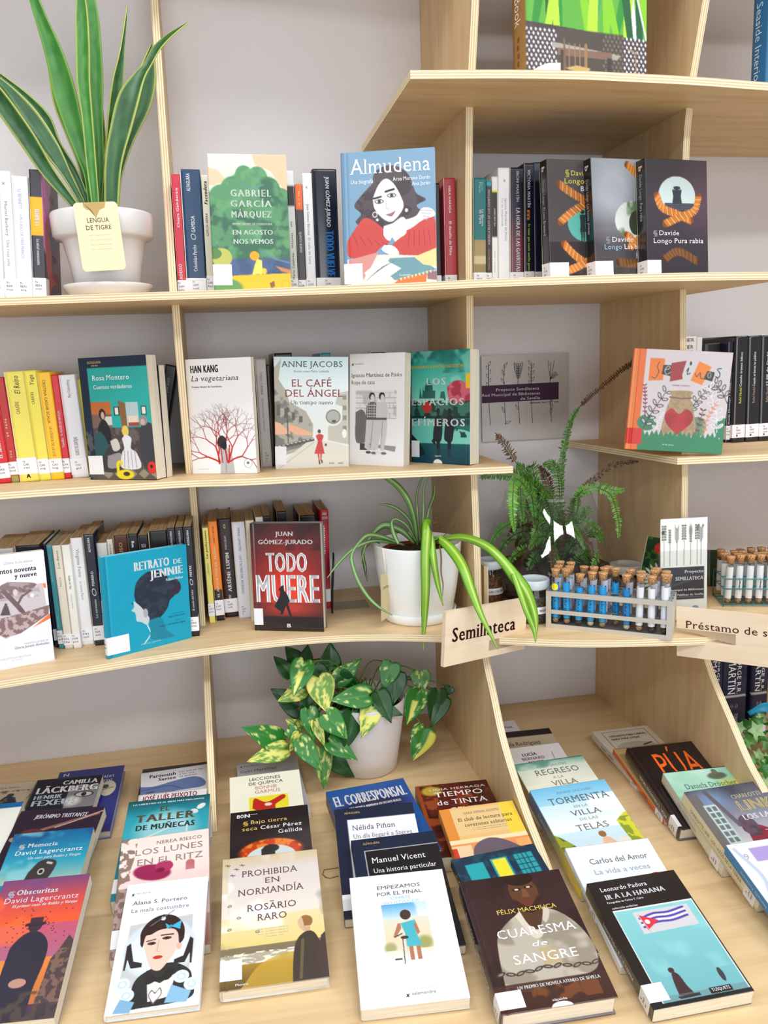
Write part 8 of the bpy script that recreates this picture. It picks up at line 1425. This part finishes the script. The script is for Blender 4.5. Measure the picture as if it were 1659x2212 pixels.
for x, k in ((.018, 0), (.058, 1), (.094, 2), (.128, 3), (.178, 4)):
    stroke([(x + .003, .040), (x, .09), (x - .001, .15), (x, .188)], .0013)
    if k == 0: [blade(x, .135 + .010 * q, .012, 60 if q % 2 else 120, .5) for q in range(6)]
    if k == 1: [blade(x, z, .016, a) for z, a in ((.14, 120), (.16, 115), (.178, 60), (.07, 115), (.1, 50))]; blade(x, .042, .018, 20)
    if k == 2:
        for q in range(6): blade(x, .152 + .006 * q, .008, 50, .6); blade(x, .152 + .006 * q, .008, 130, .6); stroke([(x, .150 + .005 * q), (x + .009, .17 + .004 * q), (x + .011, .19)], .0006); stroke([(x, .150 + .005 * q), (x - .009, .17 + .004 * q), (x - .011, .19)], .0006)
        blade(x, .075, .016, 120)
    if k == 3: [blade(x, .135 + .008 * q, .014, 55 if q % 2 else 125, .4) for q in range(7)]; 
    if k == 4: stroke([(x, .145), (x - .004, .17), (x - .006, .192)], .0012); stroke([(x, .145), (x + .006, .17), (x + .010, .192)], .0012); [blade(x, .148, .022, a, .25) for a in (25, 38, 50)]; [blade(x, .062 + .01 * q, .014, 60 if q % 2 else 75, .4) for q in range(4)]
pc = (62, 34, 62); o = -.0008
ik.add(np.array([(-.0, o, .095), (.1995, o, .0965), (.1995, o, .1385), (0, o, .137)]), np.array([(0, 1, 2), (0, 2, 3)]), pc)
for s_, a, b_, z in (('Proyecto Semillateca', .036, .148, .1225), ('Red Municipal de Bibliotecas', .0, .150, .1105), ('de Sevilla', .099, .150, .099)): ik.text(s_, (0, -.0012, 0), (1, 0, 0), (0, 0, 1), a, b_, z, z + .0068, (222, 214, 224), 's')
for s_, a, b_ in (('bibliotecas', .124, .151), ('icas', .156, .167), ('~', .169, .181), ('nodo', .187, .199)): ik.text(s_, (0, -.0006, 0), (1, 0, 0), (0, 0, 1), a, b_, .0885, .0925, (60, 52, 58), 'b')
ik.build('printed_drawing', M['matte'], ws)

# ------------------------------------------------------------------ wooden signs slotted on to the shelf edge
def slot_sign(name, mtx, w, h, slot_x0, slot_x1, sz0, sz1, label, text, tx0, tx1, tz0, tz1, style):
    o = empty(name, None, label, 'sign', None, mtx); th_ = .009
    if slot_x1 >= w: ring = [(0, 0), (w, 0), (w, sz0), (slot_x0, sz0), (slot_x0, sz1), (w, sz1), (w, h), (0, h)]
    else: ring = [(0, 0), (w, 0), (w, h), (0, h), (0, sz1), (slot_x1, sz1), (slot_x1, sz0), (0, sz0)]
    bm = bmesh.new(); vf = [bm.verts.new((a, 0, b_)) for a, b_ in ring]; vb = [bm.verts.new((a, th_, b_)) for a, b_ in ring]; bm.faces.new(vf); bm.faces.new(vb[::-1]); n = len(ring)
    for i in range(n): bm.faces.new((vf[i], vb[i], vb[(i + 1) % n], vf[(i + 1) % n]))
    bmesh.ops.triangulate(bm, faces=[f for f in bm.faces if len(f.verts) > 4]); bm_obj('board', bm, M['sign'], o)
    ik = Ink(); ik.text(text, (0, -.0005, 0), (1, 0, 0), (0, 0, 1), tx0, tx1, tz0, tz1, (84, 40, 30), style); ik.build('burnt_lettering', M['burnt'], o)
    return o
m1 = book_matrix('F', .371, -.518, .332, .459, .0, -.085, .2)
slot_sign('shelf_sign', m1, .222, .107, .118, .3, .0125, .0345, 'pale wooden board reading Semillateca slotted on the lower shelf edge', 'Semillateca', .018, .190, .046, .073, 'bs')
m2 = book_matrix('F', .846, -.531, .3085, -.78, .0, .035, .2)
slot_sign('shelf_sign', m2, .30, .100, .0, .109, .036, .0575, 'pale wooden board reading Préstamo de semillas at the right, slotted on the shelf edge', 'Préstamo de semillas', .017, .235, .060, .0745, 's')

# ------------------------------------------------------------------ bookend and small things
be = empty('bookend', (0.205, -0.175, 0.355), 'black wire bookend with a thin metal foot beside the red hardback', 'bookend')
tubes_obj('frame_loop', [[(-.001, -.02, .002), (.003, -.018, .07), (.008, -.012, .138), (.012, .02, .118), (.010, .05, .06), (.006, .055, .002), (-.001, -.02, .002)]], .0016, M['black_metal'], be, 6)
bm = bmesh.new(); box(bm, .008, .0, .0003, .088, .062, .0016); bm_obj('foot_plate', bm, mat('dull_metal_plate', (150, 138, 104), .35, .7)[0], be)
bm = bmesh.new(); vs = [bm.verts.new(p) for p in [(.004, -.019, .06), (.010, -.011, .136), (.0135, .022, .112), (.011, .03, .075)]]; bm.faces.new(vs); o = bm_obj('side_panel', bm, M['black_metal'], be); md = o.modifiers.new('t', 'SOLIDIFY'); md.thickness = .0012
lp = empty('label_clip', (0.588, -0.492, 1.3867), 'small clear plastic shelf label clip in front of the garden photo book', 'clip')
bm = bmesh.new(); v = [bm.verts.new(p) for p in [(-.03, 0, 0), (.022, -.006, 0), (.022, -.006, .013), (.002, -.004, .013), (-.012, -.002, .009)]]; bm.faces.new(v); o = bm_obj('plastic_flap', bm, mat('frosted_plastic', (226, 222, 214), .3)[0], lp); md = o.modifiers.new('t', 'SOLIDIFY'); md.thickness = .001
# artificial garland, ribbon and crumpled paper at the right edge
gd_ = empty('leaf_garland', (1.095, -0.47, 0.0), 'bright green artificial leaf garland on the deck at the right frame edge', 'garland')
rr = random.Random(21)
for k in range(46):
    x, y, z = rr.uniform(-.045, .09), rr.uniform(-.07, .05), rr.uniform(.006, .105); s_ = rr.uniform(.014, .024); a = rr.uniform(0, 6.3); nrm = Vector((rr.uniform(-.6, .6), -1, rr.uniform(.2, 1.4))).normalized(); u = nrm.cross(Vector((0, 0, 1))).normalized(); w = nrm.cross(u)
    P = []; 
    for q in range(10):
        an = a + 2 * math.pi * q / 10; r_ = s_ * (1.0 if q % 2 == 0 else .5); P.append(Vector((x, y, z)) + u * (r_ * math.cos(an)) + w * (r_ * math.sin(an)) + nrm * rr.uniform(-.002, .002))
    cc = rr.choice([(96, 176, 84), (140, 206, 130), (50, 130, 50), (180, 226, 160)])
    thick_leaf('leaf', P + [Vector((x, y, z)) + nrm * .002], [(q, (q + 1) % 10, 10) for q in range(10)], [cc] * 10 + [tuple(.7 * t for t in cc)], gd_, .0006)
tubes_obj('stem', [[(-.03, .0, .01), (0, -.02, .05), (.03, 0, .085), (.08, .02, .095)], [(.0, -.05, .01), (.03, -.03, .05), (.07, -.02, .08)]], .0014, M['stem'], gd_, 5)
rb = empty('ribbon_bow', (1.135, -0.41, 0.112), 'blue gauze ribbon at the right frame edge above the garland', 'ribbon')
V, F, K = ribbon([(-.035, .0, -.01, .012), (-.01, -.01, .006, .02), (.02, -.012, .004, .024), (.06, 0, .012, .03), (.1, .01, .0, .02)], lambda t, s: (24, 150, 190), 20, fold=.2, nc=5); thick_leaf('loop', V, F, K, rb, .0006)
pp = empty('crumpled_paper', (1.06, -0.40, 0.03), 'white crumpled paper wrapped behind the green garland', 'paper')
bm = bmesh.new(); bmesh.ops.create_icosphere(bm, subdivisions=3, radius=.04)
for v in bm.verts: v.co *= 1 + .16 * math.sin(v.co.x * 160 + 1) * math.cos(v.co.z * 130) ; v.co.z = v.co.z * .9
bm_obj('sheet', bm, M['sticker'], pp); pp.location.z = .040
